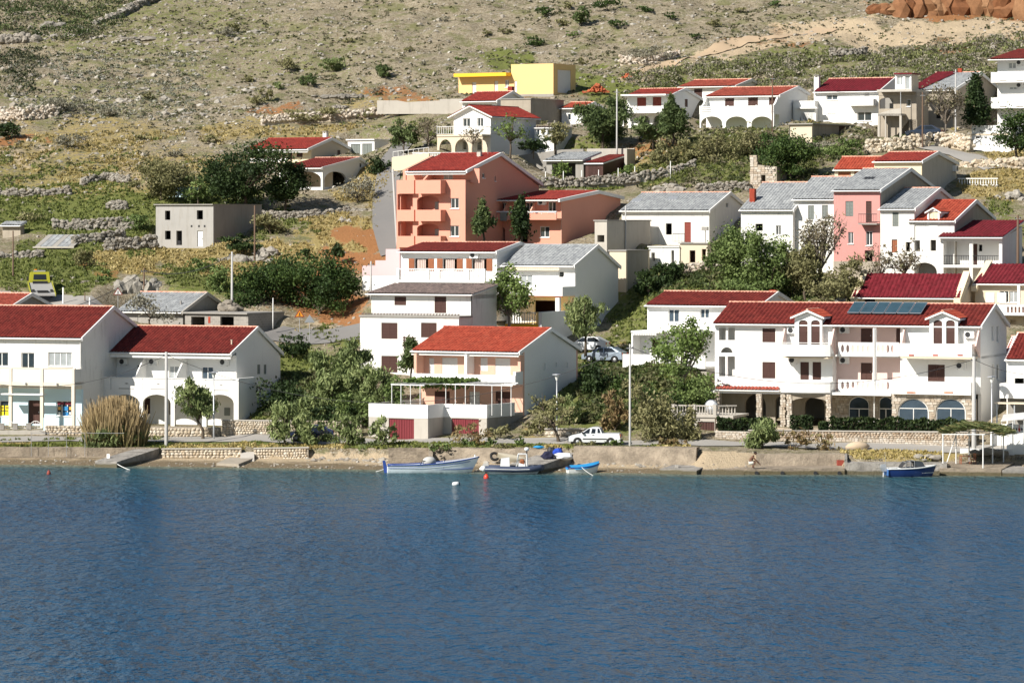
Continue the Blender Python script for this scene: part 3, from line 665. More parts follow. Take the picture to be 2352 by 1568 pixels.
MB().box(xl - .05, xr + .05, yT - .08, yT + .16, zp1, zp1 + .06).build('balcony_rail', TRIM, h.o)
arcs = [(184, 248), (256, 320), (328, 392), (401, 464), (474, 537)]
hs = [arch(h.fx(a, yT), h.fx(b, yT), -.8, h.fz(a, 925, yT), h.fz(a, 905, yT)) for a, b in arcs]
MB().slab('y', [(xl, -1.2), (xr, -1.2), (xr, zp0 - .12), (xl, zp0 - .12)], yT, yT + .3, hs).build('arcade', WHITE, h.o)
yr = h.sd(583, 900, xr)[0]
h.box('terrace_side_wall', xr, xr + .25, yT - .1, yr, -1.2, zp1 + .12, WHITE); h.box('terrace_floor', xl, xr, yT + .3, 0, -1.4, -.75, CONCL)
h.box('column_base', xl - .3, xl, yT, yT + .4, -1.2, zp1, WHITE)
for a in (318, 411):
    x = h.fx(a, -1.3)
    MB().slab('x', [(0, zp0 + .1), (-2.35, zp0 + .1), (-2.35, zp1 - .2), (-.15, ze - .2), (0, ze - .2)], x, x + .12).build('wing_wall', WHITE, h.o)
for a, b in ((286, 830), (354, 830), (517, 831), (272, 907)): h.aircon(a, b, 0)
h.pbox('meter_box', 515, 936, 527, 954, -.12, 0, GREYW)
hB = h

# C: apricot house with garages
h = House('apricot_house', 'apricot house with bright orange roof, pergola terrace and two wine red garages', 'house', (1201, 934), 319, 28, 968, 1327)
W = h.W; yB = -1.3
ze = h.fz(1180, 810, -1.0); ry, rz = h.sd(1262, 755); zb = h.sd(1330, 802)[1]; k = (rz - ze) / (ry + 1.0); zf = ze + k
zp1, zp0 = h.fz(1180, 862, yB), h.fz(1180, 884, yB)
ph = [(998, 898, 1033, 928, 'sh'), (1077, 899, 1102, 930, 'drw'), (1138, 899, 1172, 928, 'sh'), (1015, 821, 1051, 862, 'shw'), (1103, 821, 1120, 852, 'shw1'), (1137, 822, 1172, 862, 'shw'), (985, 822, 997, 862, 'shw1')]
h.shell(zf - .12, (ry, rz - .12), zb - .12, -4.2, PEACH, wins=ph, swins=[(1246, 834, 1253, 850, 'shw1'), (1272, 832, 1279, 842, 'shw1'), (1296, 832, 1304, 844, 'shw1'), (1291, 897, 1306, 914, 'sh1')], sidemat=WHITE)
h.gable((-1.0, ze), (ry, rz), (h.D + .3, zb), -.5, W + .15, ROOFO, rm=ROOFO)
h.box('fascia', -.45, W + .1, -.96, -.9, ze - .34, ze - .14, TRIM); h.box('soffit', -.4, W + .1, -.9, -.01, ze - .2, ze - .14, WHITE)
h.box('balcony_floor', 0, W, yB, 0, zp0, zp0 + .15, WHITE); h.box('balcony_front', -.15, W + .02, yB - .12, yB, zp0, zp1, WHITE); h.box('balcony_side', W - .1, W + .02, yB, 0, zp0 + .15, zp1, WHITE); h.box('balcony_side', -.15, -.05, yB, 0, zp0 + .15, zp1, WHITE)
for a in (1076,):
    x = h.fx(a, -.8); h.box('divider_wall', x - .12, x + .12, yB, 0, zp1 + .002, ze - .2, WHITE)
h.box('corner_wall', W - .22, W + .02, yB, 0, zp1 + .002, zp1 + .3, WHITE); h.box('corner_wall', W - .25, W + .015, -.45, 0, zp1 + .31, ze - .2, PEACH); h.box('corner_wall', 0, .25, yB, 0, zp1, ze - .2, PEACH)
y2 = -6.4; x2l = h.fx(1018, y2); y1 = y2 - 2.7; x1r = h.fx(983, y1); x1l = h.fx(847, y1)
zq1, zq0 = h.fz(1060, 928, y2), h.fz(1060, 955, y2); zq1b, zq0b = h.fz(920, 928, y1), h.fz(920, 954, y1); zg = h.fz(1060, 1014, y2) - .5
h.box('terrace_floor', x1l, x1r, y1 + .1, 0, zq0 - .1, zq0 + .1, CONCL); h.box('terrace_floor', x1r + .001, W, y2 + .1, 0, zq0 - .1, zq0 + .1, CONCL)
h.wall('y', y2, y2 + .25, [(x1r, zg), (W, zg), (W, zq0 - .1), (x1r, zq0 - .1)], CONCL, [(1037, 961, 1100, 1012, 'ga')], holes=())
h.wall('y', y1, y1 + .25, [(x1l, zg), (x1r, zg), (x1r, zq0 - .1), (x1l, zq0 - .1)], CONCL, [(893, 961, 951, 1011, 'ga')])
h.box('garage_side', x1r - .2, x1r, y1 + .25, y2, zg, zq0 - .1, CONCL); h.box('garage_side', W - .25, W, y2 + .25, 0, zg, zq0 - .1, CONC); h.box('garage_side', x1l, x1l + .2, y1 + .25, 0, zg, zq0 - .1, CONCL)
h.box('parapet', x1l, x1r, y1 - .03, y1 + .12, zq0 - .12, zq1b, WHITE); h.box('parapet', x1r - .12, x1r + .03, y1 + .12, y2 - .03, zq0 - .12, zq1b, WHITE)
h.box('parapet', x1r + .03, W + .03, y2 - .03, y2 + .12, zq0 - .12, zq1, WHITE); h.box('parapet', W - .1, W + .03, y2 + .12, yB - .2, zq0 - .12, zq1, WHITE); h.box('parapet', x1l - .02, x1l + .1, y1 + .12, 0, zq0 - .12, zq1b, WHITE)
gx = h.fx(1003, y2 - .2); gzz = h.fz(1003, 1008, y2 - .2)
gt = MB().tube([(gx - .55, y2 - .12, gzz), (gx - .55, y2 - .12, gzz + 1.25)], .03, 4).tube([(gx + .5, y2 - .12, gzz), (gx + .5, y2 - .12, gzz + 1.25)], .03, 4).tube([(gx - .55, y2 - .12, gzz + .1), (gx + .5, y2 - .12, gzz + .1)], .025, 4).tube([(gx - .55, y2 - .12, gzz + 1.1), (gx + .5, y2 - .12, gzz + 1.1)], .025, 4).build('gate', TRIM, h.o)
for i in range(9): MB().tube([(gx - .48 + i * .12, y2 - .12, gzz), (gx - .48 + i * .12, y2 - .12, gzz + 1.2)], .025, 4).build('gate_bar', TRIM, gt)
hC = h
pg = empty('pergola', h.M @ Vector((0, y2, zq1)), h.o.rotation_euler.z, 'white pergola with climbing vine on the terrace of the apricot house', 'pergola')
def hl(p): return Vector(p) - Vector((0, y2, zq1))
zpt = h.fz(1100, 884, y2 + .3)
for a in (1024, 1046, 1069, 1090, 1130, 1152, 1174):
    x = h.fx(a, y2 + .3); p = hl((x, y2 + .3, zq0 + .1)); MB().tube([p, (p.x, p.y, zpt - zq1)], .035, 5).build('post', TRIM, pg)
for a in (900, 921, 943, 965):
    x = h.fx(a, y1 + .3); p = hl((x, y1 + .3, zq0 + .1)); MB().tube([p, (p.x, p.y, zpt - zq1)], .035, 5).build('post', TRIM, pg)
for yy, a, b in ((y2 + .3, 1018, 1178), (y1 + .3, 898, 975), (yB - .2, 975, 1190), (-3.4, 930, 1186)):
    MB().tube([hl((h.fx(a, yy), yy, zpt)), hl((h.fx(b, yy), yy, zpt))], .05, 5).build('beam', TRIM, pg)
for i in range(9):
    x = x2l + (W - x2l) * i / 8; MB().tube([hl((x, y2 + .3, zpt + .06)), hl((x, yB - .2, zpt + .06))], .03, 4).build('crossbar', TRIM, pg)
for i in range(5):
    x = x1l + 2 + (x1r - x1l - 2) * i / 4; MB().tube([hl((x, y1 + .3, zpt + .06)), hl((x, yB - .2, zpt + .06))], .03, 4).build('crossbar', TRIM, pg)
PERGOLA = (pg, hl, x1l, x2l, W, y1, y2, zpt)

# D: apartment house with solar panels
h = House('apartment_house', 'long white apartment house with solar panels, oval-holed balconies and stone ground floor', 'house', (2252, 985), 312, 21, 1642, 2312)
h.fm = 5; W = h.W; zf = h.fz(2250, 750, -.4); ry, rz = h.sd(2282, 700); zb = h.sd(2313, 747)[1]
k = (rz - zf) / (ry + .4)
f1, f0 = h.fz(2000, 901), h.fz(2000, 818)       # top of the stone storey, slab of the upper storey
X = lambda a, y=0: h.fx(a, y)
rL, rR = X(1912), X(2068)                        # recessed bay
st = lambda a, b, y=0, z0=f1, z1=zf - .1: h.wall('y', y, y + .28, [(a, z0), (b, z0), (b, z1), (a, z1)], WHITE, WN)
WN = [(1651, 753, 1667, 781, 'ho'), (1672, 753, 1688, 781, 'ho'), (1655, 797, 1683, 810, 'aho', .5), (1651, 818, 1666, 864, 'ho'), (1671, 818, 1688, 864, 'ho'), (1657, 881, 1683, 893, 'aho', .5), (1751, 754, 1781, 786, 'sh'), (1751, 831, 1781, 869, 'sh'), (1838, 831, 1858, 872, 'sh1'), (1866, 831, 1886, 872, 'sh1')]
zdl = h.fz(1860, 716); xd0, xd1 = X(1830), X(1893)
h.wall('y', 0, .28, [(0, f1), (rL, f1), (rL, zf - .1), (0, zf - .1)], WHITE, WN)
WN = [(2131, 837, 2170, 876, 'sh')]
xe0, xe1 = X(2139), X(2204)
h.wall('y', 0, .28, [(rR, f1), (W, f1), (W, zf - .1), (rR, zf - .1)], WHITE, WN)
h.wall('y', 1.2, 1.45, [(rL, f1), (rR, f1), (rR, zf - .1), (rL, zf - .1)], PALEPINK, [(1977, 754, 2003, 787, 'dr'), (1977, 833, 2003, 873, 'dr'), (2058, 754, 2072, 787, 'dr')])
h.box('wall', rL - .2, rL, .28, 1.2, f1, zf - .1, WHITE); h.box('wall', rR, rR + .2, .28, 1.2, f1, zf - .1, WHITE)
gp = [(0.28, -2), (h.D, -2), (h.D, zb - .15), (ry, rz - .15), (.28, zf)]
h.wall('x', W, W - .28, gp, WHITE, [(2278, 748, 2283, 782, 'g1l'), (2289, 748, 2295, 786, 'g1l'), (2279, 836, 2283, 868, 'g1'), (2289, 836, 2295, 872, 'g1')]); MB().slab('x', gp, 0, .28).build('wall', WHITE, h.o)
h.box('wall', .28, W - .28, h.D - .28, h.D, -2, zb - .2, WHITE)
ro = h.gable((-.4, zf), (ry, rz), (h.D + .25, zb), -.15, W + .15, ROOF, pitch=.36, amp=.075)
h.box('stairwell_wall', X(1645), X(1692), 1.3, 1.4, f1, zf - .2, WHITE2)
# floors and balconies
h.box('floor_slab', 0, W, 0.28, h.D - .3, f0 - .1, f0 + .1, WHITE)
yb = -1.5
def parapet(a, b, p1, p0, y=yb, ov=None, mat=WHITE, nm='balcony_front'):
    x0, x1 = X(a, y), X(b, y); z1, z0 = h.fz((a + b) / 2, p1, y), h.fz((a + b) / 2, p0, y)
    hs = [oval(X(c, y), (z0 + z1) / 2 + .05, .14, .34) for c in (ov or [])]
    MB().slab('y', [(x0, z0), (x1, z0), (x1, z1), (x0, z1)], y, y + .14, hs).build(nm, mat, h.o)
    h.box('balcony_floor', x0, x1, y + .14, (1.2 if ov else 0), z0 + .02, z0 + .2, WHITE)
    return x0, x1, z0, z1
def curved(a, b, p1, p0):
    x0, x1 = X(a, yb), X(b, yb); z1, z0 = h.fz(a, p1, yb), h.fz(a, p0, yb); n = 10; pts = []
    for i in range(n + 1):
        t = i / n; pts.append((x0 + (x1 - x0) * t, yb - .55 * math.sin(math.pi * t) ** .8))
    inner = [(x, y + .14) for x, y in reversed(pts)]
    MB().slab('z', pts + inner, z0, z1).build('balcony_front', WHITE, h.o)
    MB().slab('z', [(x, y + .14) for x, y in pts] + [(x1, 0), (x0, 0)], z0 + .02, z0 + .2).build('balcony_floor', WHITE, h.o)
    for xx in (x0, x1 - .12): h.box('balcony_side', xx, xx + .12, yb + .14, 0, z0, z1, WHITE)
    zz = z1 + .12; MB().tube([(x0, yb, zz), (x1, yb, zz)], .03, 5).build('handrail', TRIM, h.o)
curved(1793, 1907, 790, 817); curved(1793, 1907, 875, 900)
for p1, p0 in ((786, 818), (872, 901)):
    parapet(1925, 2006, p1, p0, -.4, [1935, 1947, 1959, 1971, 1983, 1995])
    a = parapet(2011, 2064 if p1 < 800 else 2050, p1, p0, -.4, [2018, 2028, 2039, 2050][:4 if p1 < 800 else 3])
a = parapet(2066, 2232, 789, 819); h.box('balcony_side', a[1] - .14, a[1], yb + .14, 0, a[2], a[3], WHITE)
b_ = parapet(2048, 2230, 877, 906, -1.9); h.box('balcony_side', b_[1] - .14, b_[1], -1.76, 0, b_[2], b_[3], WHITE)
for c in (2093, 2148, 2205): h.pbox('drain_tile', c - 6, 814, c + 6, 817, yb - .04, yb - .001, ROOFO)
for c in (2092, 2178): h.pbox('drain_tile', c - 10, 899, c + 10, 903, -1.95, -1.901, RIDGE)
MB().slab('x', [(0, f0), (-1.45, f0 + 1), (-.3, zf - .3), (0, zf - .3)], W - .14, W - .002).build('wing_wall', PALEPINK, h.o)
for a in (1798, 1911, 2072):
    x = X(a, -.6); MB().slab('x', [(0, f0), (-1.3, f0 + .9), (-.3, zf - .3), (0, zf - .3)], x, x + .14).build('wing_wall', PALEPINK, h.o)
x = X(2008, -.5); h.box('column', x - .13, x + .13, -.42, -.1, f1, zf - .2, WHITE); h.downpipe(x, -.5, -.5, zf - .2)
# dormers
for x0, x1 in ((xd0, xd1), (xe0, xe1)):
    a = 1838 if x0 == xd0 else 2147; b = 28 if x0 == xd0 else 29
    h.wall('y', -.6, -.35, [(x0, f0 + .2), (x1, f0 + .2), (x1, zf + .6), ((x0 + x1) / 2, zf + 1.05), (x0, zf + .6)], WHITE, [(a - 3, 735, a + 17, 792, 'ash1', .3), (a - 3 + b, 735, a + 17 + b, 792, 'ash1', .3)], 'dormer')
    for xx in (x0, x1 - .2): h.box('dormer_side', xx, xx + .2, -.35, 1.9, f0 + .2, zf + .58, WHITE)
    c = (x0 + x1) / 2; e = .28
    rp = [(x0 - e, zf + .5), (c, zf + 1.1), (x1 + e, zf + .5), (x1 + e, zf + .64), (c, zf + 1.26), (x0 - e, zf + .64)]
    dr = MB().slab('y', rp, -1.0, 2.6).build('dormer_roof', WHITE, h.o)
    h.tiles((x1 + e, -1, zf + .64), (x1 + e, 2.7, zf + .64), (c, 2.7, zf + 1.26), (c, -1, zf + 1.26), ROOFO, dr); h.tiles((x0 - e, 2.7, zf + .64), (x0 - e, -1, zf + .64), (c, -1, zf + 1.26), (c, 2.7, zf + 1.26), ROOFO, dr)
    h.ridge((c, -1, zf + 1.28), (c, 2.7, zf + 1.28), dr)
# solar collectors on the roof slope
sl = Vector((0, ry + .4, rz - zf)).normalized(); nn = Vector((0, -sl.z, sl.y))
SOLAR = glassmat('solar_glass', (0.05, 0.10, 0.13), 0.12)
for i in range(6):
    a = 1948 + i * 28.6; L = (ry + .4) / math.cos(math.atan(k))
    P0 = Vector((X(a, .3), -.4, zf)) + sl * (L * .44); 
    x0 = X(a - 12, .3); x1 = x0 + .98; A = Vector((x0, P0.y, P0.z)); p = nn * .28; u = sl * (L * .44)
    lift = Vector((0, 0, .1))
    pts = [A + p, A + Vector((x1 - x0, 0, 0)) + p, A + Vector((x1 - x0, 0, 0)) + u + p + lift, A + u + p + lift]
    MB().add([*pts, *[q - nn * .1 for q in pts]], [(0,1,2,3),(7,6,5,4),(0,1,5,4),(1,2,6,5),(2,3,7,6),(3,0,4,7)]).build('solar_panel', SOLAR, ro)
    fr = MB()
    for q, r_ in zip(pts, pts[1:] + pts[:1]): fr.tube([q, r_], .025, 4)
    fr.build('panel_frame', METAL, ro)
for a, b, y in ((1821, 758, 0), (2228, 768, 0), (2208, 839, 0), (1824, 826, 0), (1941, 757, 1.2), (1941, 827, 1.2)): h.aircon(a, b, y)
h.pbox('awning_strip', 2068, 820, 2234, 824, -1.75, -.1, CREAM2); h.pbox('awning_strip', 1797, 820, 1902, 823, -1.6, -.1, CREAM2)
# stone ground floor
yS = .02; zf1 = f1 - .002
GA = [(1711, 905, 1759, 985, 'aho', .5), (1781, 910, 1806, 985, 'aho', .4), (1848, 911, 1894, 985, 'aho', .45), (1949, 910, 1996, 985, 'ag2', .4), (2019, 910, 2049, 985, 'ag2', .4)]
h.wall('y', 1.0, 1.3, [(0, -1.2), (X(2056), -1.2), (X(2056), zf1 - .2), (0, zf1 - .2)], STONEWALLM, GA, 'stone_wall')
yF = -1.45; xa, xb = X(2050, yF), X(2232, yF)
h.wall('y', yF, yF + .3, [(xa, -1.2), (xb, -1.2), (xb, b_[2] - .01), (xa, b_[2] - .01)], STONEWALLM, [(2062, 915, 2133, 975, 'ag2b', .42), (2149, 915, 2218, 975, 'ag2b', .42)], 'stone_wall')
h.box('stone_wall', xb - .3, xb, yF + .3, h.D * .6, -1.2, b_[2] - .4, STONEWALLM); h.box('stone_wall', xa, xa + .3, yF + .3, 1.0, -1.2, b_[2] - .01, STONEWALLM)
h.box('inner_wall', .3, W - .4, 5.0, 5.1, -1.2, f1 - .3, CONC)
h.box('floor_slab', 0, X(2056), yb + .2, 1.0, f1 - .2, f1 + .01, WHITE); h.box('porch_eave', X(1644, -1.6), X(1790, -1.6), -1.6, 0, f1 + .012, f1 + .1, TRIM)
h.tiles((X(1644, -1.6), -1.65, f1 + .08), (X(1790, -1.6), -1.65, f1 + .08), (X(1790), 0, f1 + .28), (X(1644), 0, f1 + .28), ROOFBR, h.o)
h.box('terrace_floor', 0, W, -3.6, 1.0, -1.5, -.25, CONCB)
blk = [MB().blob((0, 0, 0), (.5, .5, .5), 20 + i, .05, 1).mesh('stone_block', STONE_T) for i in range(1)]
def rough_box(seed):
    r = random.Random(seed); j = lambda: r.uniform(-.06, .06)
    v = [(sx * (.5 - .03) + j() * .5, sy * .5 + j() * .3, sz * (.5 - .03) + j() * .5) for sz in (-1, 1) for sx, sy in ((-1, -1), (1, -1), (1, 1), (-1, 1))]
    return MB().add(v, [(0,3,2,1),(4,5,6,7),(0,1,5,4),(1,2,6,5),(2,3,7,6),(3,0,4,7)]).mesh('stone_block', STONE_T)
RB = [rough_box(i) for i in range(6)]
def ashlar(par, x0, x1, z0, z1, y, skip, rows=.2, wid=(.25, .5), limit=300, seed=1, t=.07):
    r = random.Random(seed); n = 0; z = z0
    while z < z1 - .05:
        rh = rows * r.uniform(.8, 1.2); x = x0 + r.uniform(-.1, 0)
        while x < x1:
            ww = r.uniform(*wid); c = (x + ww / 2, z + rh / 2)
            if x >= x0 - .12 and x + ww <= x1 + .12 and not skip(c[0], c[1]) and n < limit:
                o = link('stone_block', r.choice(RB), par); o.location = (c[0], y, c[1]); o.scale = (ww - .02, t * r.uniform(.8, 1.5), rh - .018); n += 1
            x += ww
        z += rh
def in_op(ops, m=.12):
    return lambda x, z: any(a - m < x < b + m and z < t_ + m - max(0, abs(x - (a + b) / 2) - (b - a) * .25) for a, b, t_ in ops)
ashlar(h.o, xa, xb, .05, b_[2] - .1, yF - .01, in_op([(X(2062, yF), X(2133, yF), h.fz(2097, 915, yF)), (X(2149, yF), X(2218, yF), h.fz(2180, 915, yF))], .1), limit=170, seed=3)
ashlar(h.o, X(1912, 1), X(2050, 1), .05, f1 - .3, .99, in_op([(X(1949, 1), X(1996, 1), h.fz(1970, 910, 1)), (X(2019, 1), X(2049, 1), h.fz(2030, 910, 1))], .1), limit=130, seed=4)
for a, wd in ((1744, .42), (1798, .34), (1814, .4), (1904, .36), (1648, .4)):
    x = X(a, -1.5); c = h.box('column', x - wd / 2, x + wd / 2, -1.55, -1.15, -1.2, f1 - .2, MORTAR)
    ashlar(c, x - wd / 2, x + wd / 2, -.3, f1 - .25, -1.56, lambda p, q: False, wid=(.18, .26), seed=int(a), t=.06)
a0, a1 = X(1817, -1.5), X(1902, -1.5)
MB().slab('y', [(a0, f1 - .9), (a0, f1 - .2), (a1, f1 - .2), (a1, f1 - .9)] + [((a0 + a1) / 2 + (a1 - a0) / 2 * math.cos(t), f1 - .9 + .45 * math.sin(t)) for t in np.linspace(0, math.pi, 9)[1:-1]], -1.5, -1.2).build('porch_arch', STONEWALLM, h.o)
hD = h
# garden terrace of the apartment house: hedge-topped stone wall
def stonewall(name, label, p, q, H_, t=.35, rows=.2, wid=(.22, .45), mats=(STONE_T, STONE_TI), seed=1, round_=False, base=-.4, cap=None, group=None, limit=300, cat='wall'):
    """free standing wall from p to q (world points at its foot); near stones are single pieces"""
    p, q = Vector(p), Vector(q); d = q - p; L = Vector((d.x, d.y, 0)).length; rz_ = math.atan2(d.y, d.x); sl_ = d.z / L
    e = empty(name, p, rz_, label, cat, group); hh = H_ if isinstance(H_, (tuple, list)) else (H_, H_)
    MB().slab('y', [(0, base), (L, base + d.z), (L, hh[1] + d.z), (0, hh[0])], .03, t).build('core', MORTAR, e)
    key = (name, mats[0].name, round_)
    if round_: ms = [SHM.setdefault(('rs', i, mats[0].name), MB().blob((0, 0, 0), (.5, .5, .5), 40 + i, .16, 1).mesh('stone', mats[0])) for i in range(6)]
    else: ms = [SHM.setdefault(('rb', i, mats[0].name), (lambda m_: (m_.materials.clear(), m_.materials.append(mats[0]), m_)[2])(rough_box(50 + i))) for i in range(6)]
    r = random.Random(seed); n = 0; z = base + .3; rest = MB()
    while z < max(hh) - .02:
        rh = rows * r.uniform(.75, 1.25); x = r.uniform(-.1, .1)
        while x < L:
            ww = r.uniform(*wid); xm = x + ww / 2; zl_ = sl_ * xm; top = hh[0] + (hh[1] - hh[0]) * xm / L
            if x + ww < L + .1 and z + rh < top + .08:
                y = .02 + r.uniform(-.03, .02); dz = r.uniform(-.02, .02) if round_ else 0
                if n < limit:
                    o = link('stone', r.choice(ms), e); o.location = (xm, y, z + rh / 2 + zl_ + dz); o.scale = (ww * (1.12 if round_ else .95), .22, rh * (1.15 if round_ else .92)); n += 1
                    if round_: o.rotation_euler = (0, r.uniform(-.5, .5), 0)
                else: rest.blob((xm, y, z + rh / 2 + zl_), (ww * .54, .11, rh * .55), r.randint(0, 999), .12, 1)
            x += ww
        z += rh
    if rest.v: rest.build('stones', mats[1], e, kind='stuff')
    if cap: MB().slab('y', [(-.05, hh[0]), (L + .05, hh[1] + d.z), (L + .05, hh[1] + d.z + .08), (-.05, hh[0] + .08)], -.08, t + .08).build('coping', cap, e)
    return e
stonewall('garden_wall', 'tan stone garden wall along the shore road below the hedge', P(1720, 1021, 309.5), P(2226, 1026, 304), 1.15, rows=.16, wid=(.2, .38), seed=5, cap=CONCL)
stonewall('garden_wall', 'short stone wall beside the dark brown garage gate', P(1643, 1019, 310.4), P(1719, 1021, 309.6), 1.0, rows=.16, wid=(.2, .38), seed=6, cap=CONCL)
MB().slab('z', [tuple(P(1644, 990, 310.6))[:2], tuple(P(2226, 990, 304.6))[:2], tuple(P(2250, 990, 308.5))[:2], tuple(P(1644, 990, 316))[:2]], 2.0, 2.62).build('terrace_bed', CONCB)['kind'] = 'structure'

# E: house in the shadow at the right edge
h = House('shaded_house', 'shaded white house with dark red roof and dark carport at the right edge', 'house', (2600, 980), 304, 21, 2312, D=8)
zf = h.fz(2352, 826); W = h.W; rz = zf + 2.0
h.shell(zf - .1, (4, rz - .1), zf - .1, -2, WHITE, wins=[(2330, 868, 2352, 884, 'ho')])
h.gable((-.3, zf), (4, rz), (8.2, zf), -.1, W, ROOF, lv=True)
zp1, zp0 = h.fz(2352, 881, -2.2), h.fz(2352, 915, -2.2); x0 = h.fx(2296, -2.2)
h.box('balcony_front', x0, W, -2.2, -2.05, zp0, zp1, WHITE); h.box('balcony_floor', x0, W, -2.05, 0, zp0, zp0 + .15, WHITE); h.box('balcony_side', x0, x0 + .15, -2.05, 0, zp0 + .15, zp1, WHITE)
h.box('canopy', h.fx(2287, -3.2), W, -3.6, -2.06, zp0 - .4, zp0 - .3, CREAM2)
h.box('carport_wall', x0 + .2, W, -.3, -.05, -2, zp0, CONC)
for a in (2290, 2330): x = h.fx(a, -3.4); h.box('post', x - .05, x + .05, -3.45, -3.35, -1, zp0 - .4, METAL)
h.box('terrace_wall', x0 - .4, W, -3.7, -3.5, -1.5, h.fz(2330, 974, -3.6), WHITE)
# ------------------------------------------------------------------ second and third rows
# F
h = simple('hip_house', 'white house with dark red roof between the fig tree and the apartment house', (1745, 852), 329, 24, 1487, 1832, (1784, 672), 701, WHITE, ROOF, [(1535, 710, 1560, 740, 'g2b'), (1608, 709, 1629, 731, 'g2b'), (1536, 779, 1556, 812, 'sh1')], oh=.4, base=-4)
zp1, zp0 = h.fz(1500, 814, -3.6), h.fz(1500, 845, -3.6); xa, xb = h.fx(1430, -3.6), h.fx(1620, -3.6)
h.box('terrace_front', xa, xb, -3.6, -3.45, zp0, zp1, WHITE); h.box('terrace_floor', xa, xb, -3.45, 0, zp0, zp0 + .15, WHITE); h.box('terrace_base', xa + .3, xb, -3.3, 0, zp0 - 4, zp0, CONCL)
zc = h.fz(1480, 764, -3.0); xc = h.fx(1449, -3.0); h.box('canopy', xc, h.fx(1620, -3), -3.0, 0, zc, zc + .16, WHITE); h.box('canopy_side', xc, xc + .15, -2.9, 0, zp0 + .15, zc, WHITE)
vm = MB()
for i in range(14): vm.box(xc + .2 + i * .16, xc + .31 + i * .16, -3.03, -3.0, zc - .22, zc)
vm.build('awning_valance', TRIM, h.o)
h.wall('y', -1.2, -1.0, [(xc + .15, zp0 + .15), (xc + 5, zp0 + .15), (xc + 5, zc), (xc + .15, zc)], WHITE, [(1496, 779, 1517, 822, 'ho')])
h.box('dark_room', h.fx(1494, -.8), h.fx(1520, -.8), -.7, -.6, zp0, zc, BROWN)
h.chimney(h.W + .1 - 1.2, 6.5, h.zb, h.rz + .2, ROOFO, .6, False)
# G1, G2
h = simple('burgundy_roof_house', 'long low cream house with burgundy roof behind the apartment house', (2205, 712), 334, 22, 1960, 2240, (2224, 630), 680, CREAM2, ROOFB, [(1985, 686, 2010, 697, 'ho')], oh=.3, base=-3, pitch=.36, amp=.07, verge=0, rm=None, back=(2240, 660))
for x in (-.1, h.W - .45):
    MB().slab('x', [(-.5, h.zf - .25), (h.ry, h.rz + .3), (h.ry, h.rz - .6), (-.5, h.zf - .7)], x, x + .62).build('gable_coping', CREAM, h.o)
h = simple('balcony_house', 'cream house with burgundy roof and slotted balcony at the right edge', (2520, 790), 333, 22, 2240, None, ('m', 608), 650, CREAM2, ROOFB, [(2296, 668, 2317, 695, 'g2'), (2318, 668, 2338, 695, 'g2l')], oh=.4, base=-4, pitch=.36, amp=.07, verge=0, rm=None, D=9)
MB().slab('x', [(-.7, h.zf - .35), (h.ry, h.rz + .35), (h.ry, h.rz - .5), (-.7, h.zf - .8)], -.2, .35).build('gable_coping', CREAM, h.o)
zp1, zp0 = h.fz(2300, 699, -2), h.fz(2300, 724, -2); x0 = h.fx(2285, -2)
hs = [[(x0 + 1.1 + i * .34, zp0 + .25), (x0 + 1.28 + i * .34, zp0 + .25), (x0 + 1.28 + i * .34, zp1 - .2), (x0 + 1.1 + i * .34, zp1 - .2)] for i in range(14)]
MB().slab('y', [(x0, zp0), (h.W, zp0), (h.W, zp1), (x0, zp1)], -2, -1.85, hs).build('balcony_front', WHITE, h.o); h.box('balcony_back_panel', x0 + 1, h.W, -1.75, -1.7, zp0 + .2, zp1 - .1, PEACH)
h.box('balcony_floor', x0, h.W, -1.85, 0, zp0, zp0 + .15, WHITE)
for a in (2264, 2291): h.pbox('wall_panel', a, 672, a + 20, 694, -.06, -.002, TRIM)
x = h.fx(2340, -1.9); h.box('column', x - .12, x + .12, -1.98, -1.75, zp1, h.zf - .2, WHITE)
h.wall('y', -.4, -.15, [(x0 - 1, -6), (h.W, -6), (h.W, zp0 - .02), (x0 - 1, zp0 - .02)], CREAM2, [(2320, 735, 2334, 775, 'ho')], 'lower_wall')
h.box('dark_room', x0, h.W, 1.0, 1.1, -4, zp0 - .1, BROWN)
h = simple('low_annex', 'small annex with bright orange roof behind the shaded house', (2440, 830), 321, 21, 2310, None, ('m', 775), 812, CONCL, ROOFO, oh=.3, base=-3, D=5, verge=.3, lv=True)
# H: white house with dark shutters
h = House('shuttered_house', 'plain white three-storey house with dark brown shutters and grey roof', 'house', (1085, 866), 332, 25, 853, None, 5.0)
W = h.W; zf = h.fz(1085, 676); zr = h.f(1080, 664, 4.2)[1] + .3
h.shell(zf, None, zr - .1, -4, WHITE2, wins=[(906, 681, 933, 701, 'sh'), (998, 681, 1025, 719, 'sh')])
h.box('wall', 0, W, .28, 4.7, zf - .4, zf - .05, WHITE2)
h.shed((-.45, zf - .02), (5.2, zr + .1), -.35, W + .2, ROOFD, pitch=.3, amp=.07)
y1 = -2.6; xl, xr = h.fx(827, y1), h.fx(1054, y1); zt = h.fz(950, 729, y1)
h.wall('y', y1, y1 + .28, [(xl, -4.5), (xr, -4.5), (xr, zt), (xl, zt)], WHITE2, [(876, 741, 913, 778, 'sh'), (967, 741, 1003, 775, 'sh'), (876, 817, 913, 855, 'sh'), (967, 817, 1003, 855, 'sh')])
h.box('wall', xl, xl + .28, y1 + .28, 0, -4.5, zt, WHITE2); h.box('wall', xr - .28, xr, y1 + .28, 3, -4.5, zt, WHITE2)
h.box('terrace_roof', xl - .08, xr + .08, y1 - .1, -.002, zt + .002, zt + .16, CONC); h.tiles((xl, y1 - .12, zt + .16), (xr, y1 - .12, zt + .16), (xr, y1 + .3, zt + .26), (xl, y1 + .3, zt + .26), ROOFD, h.o)
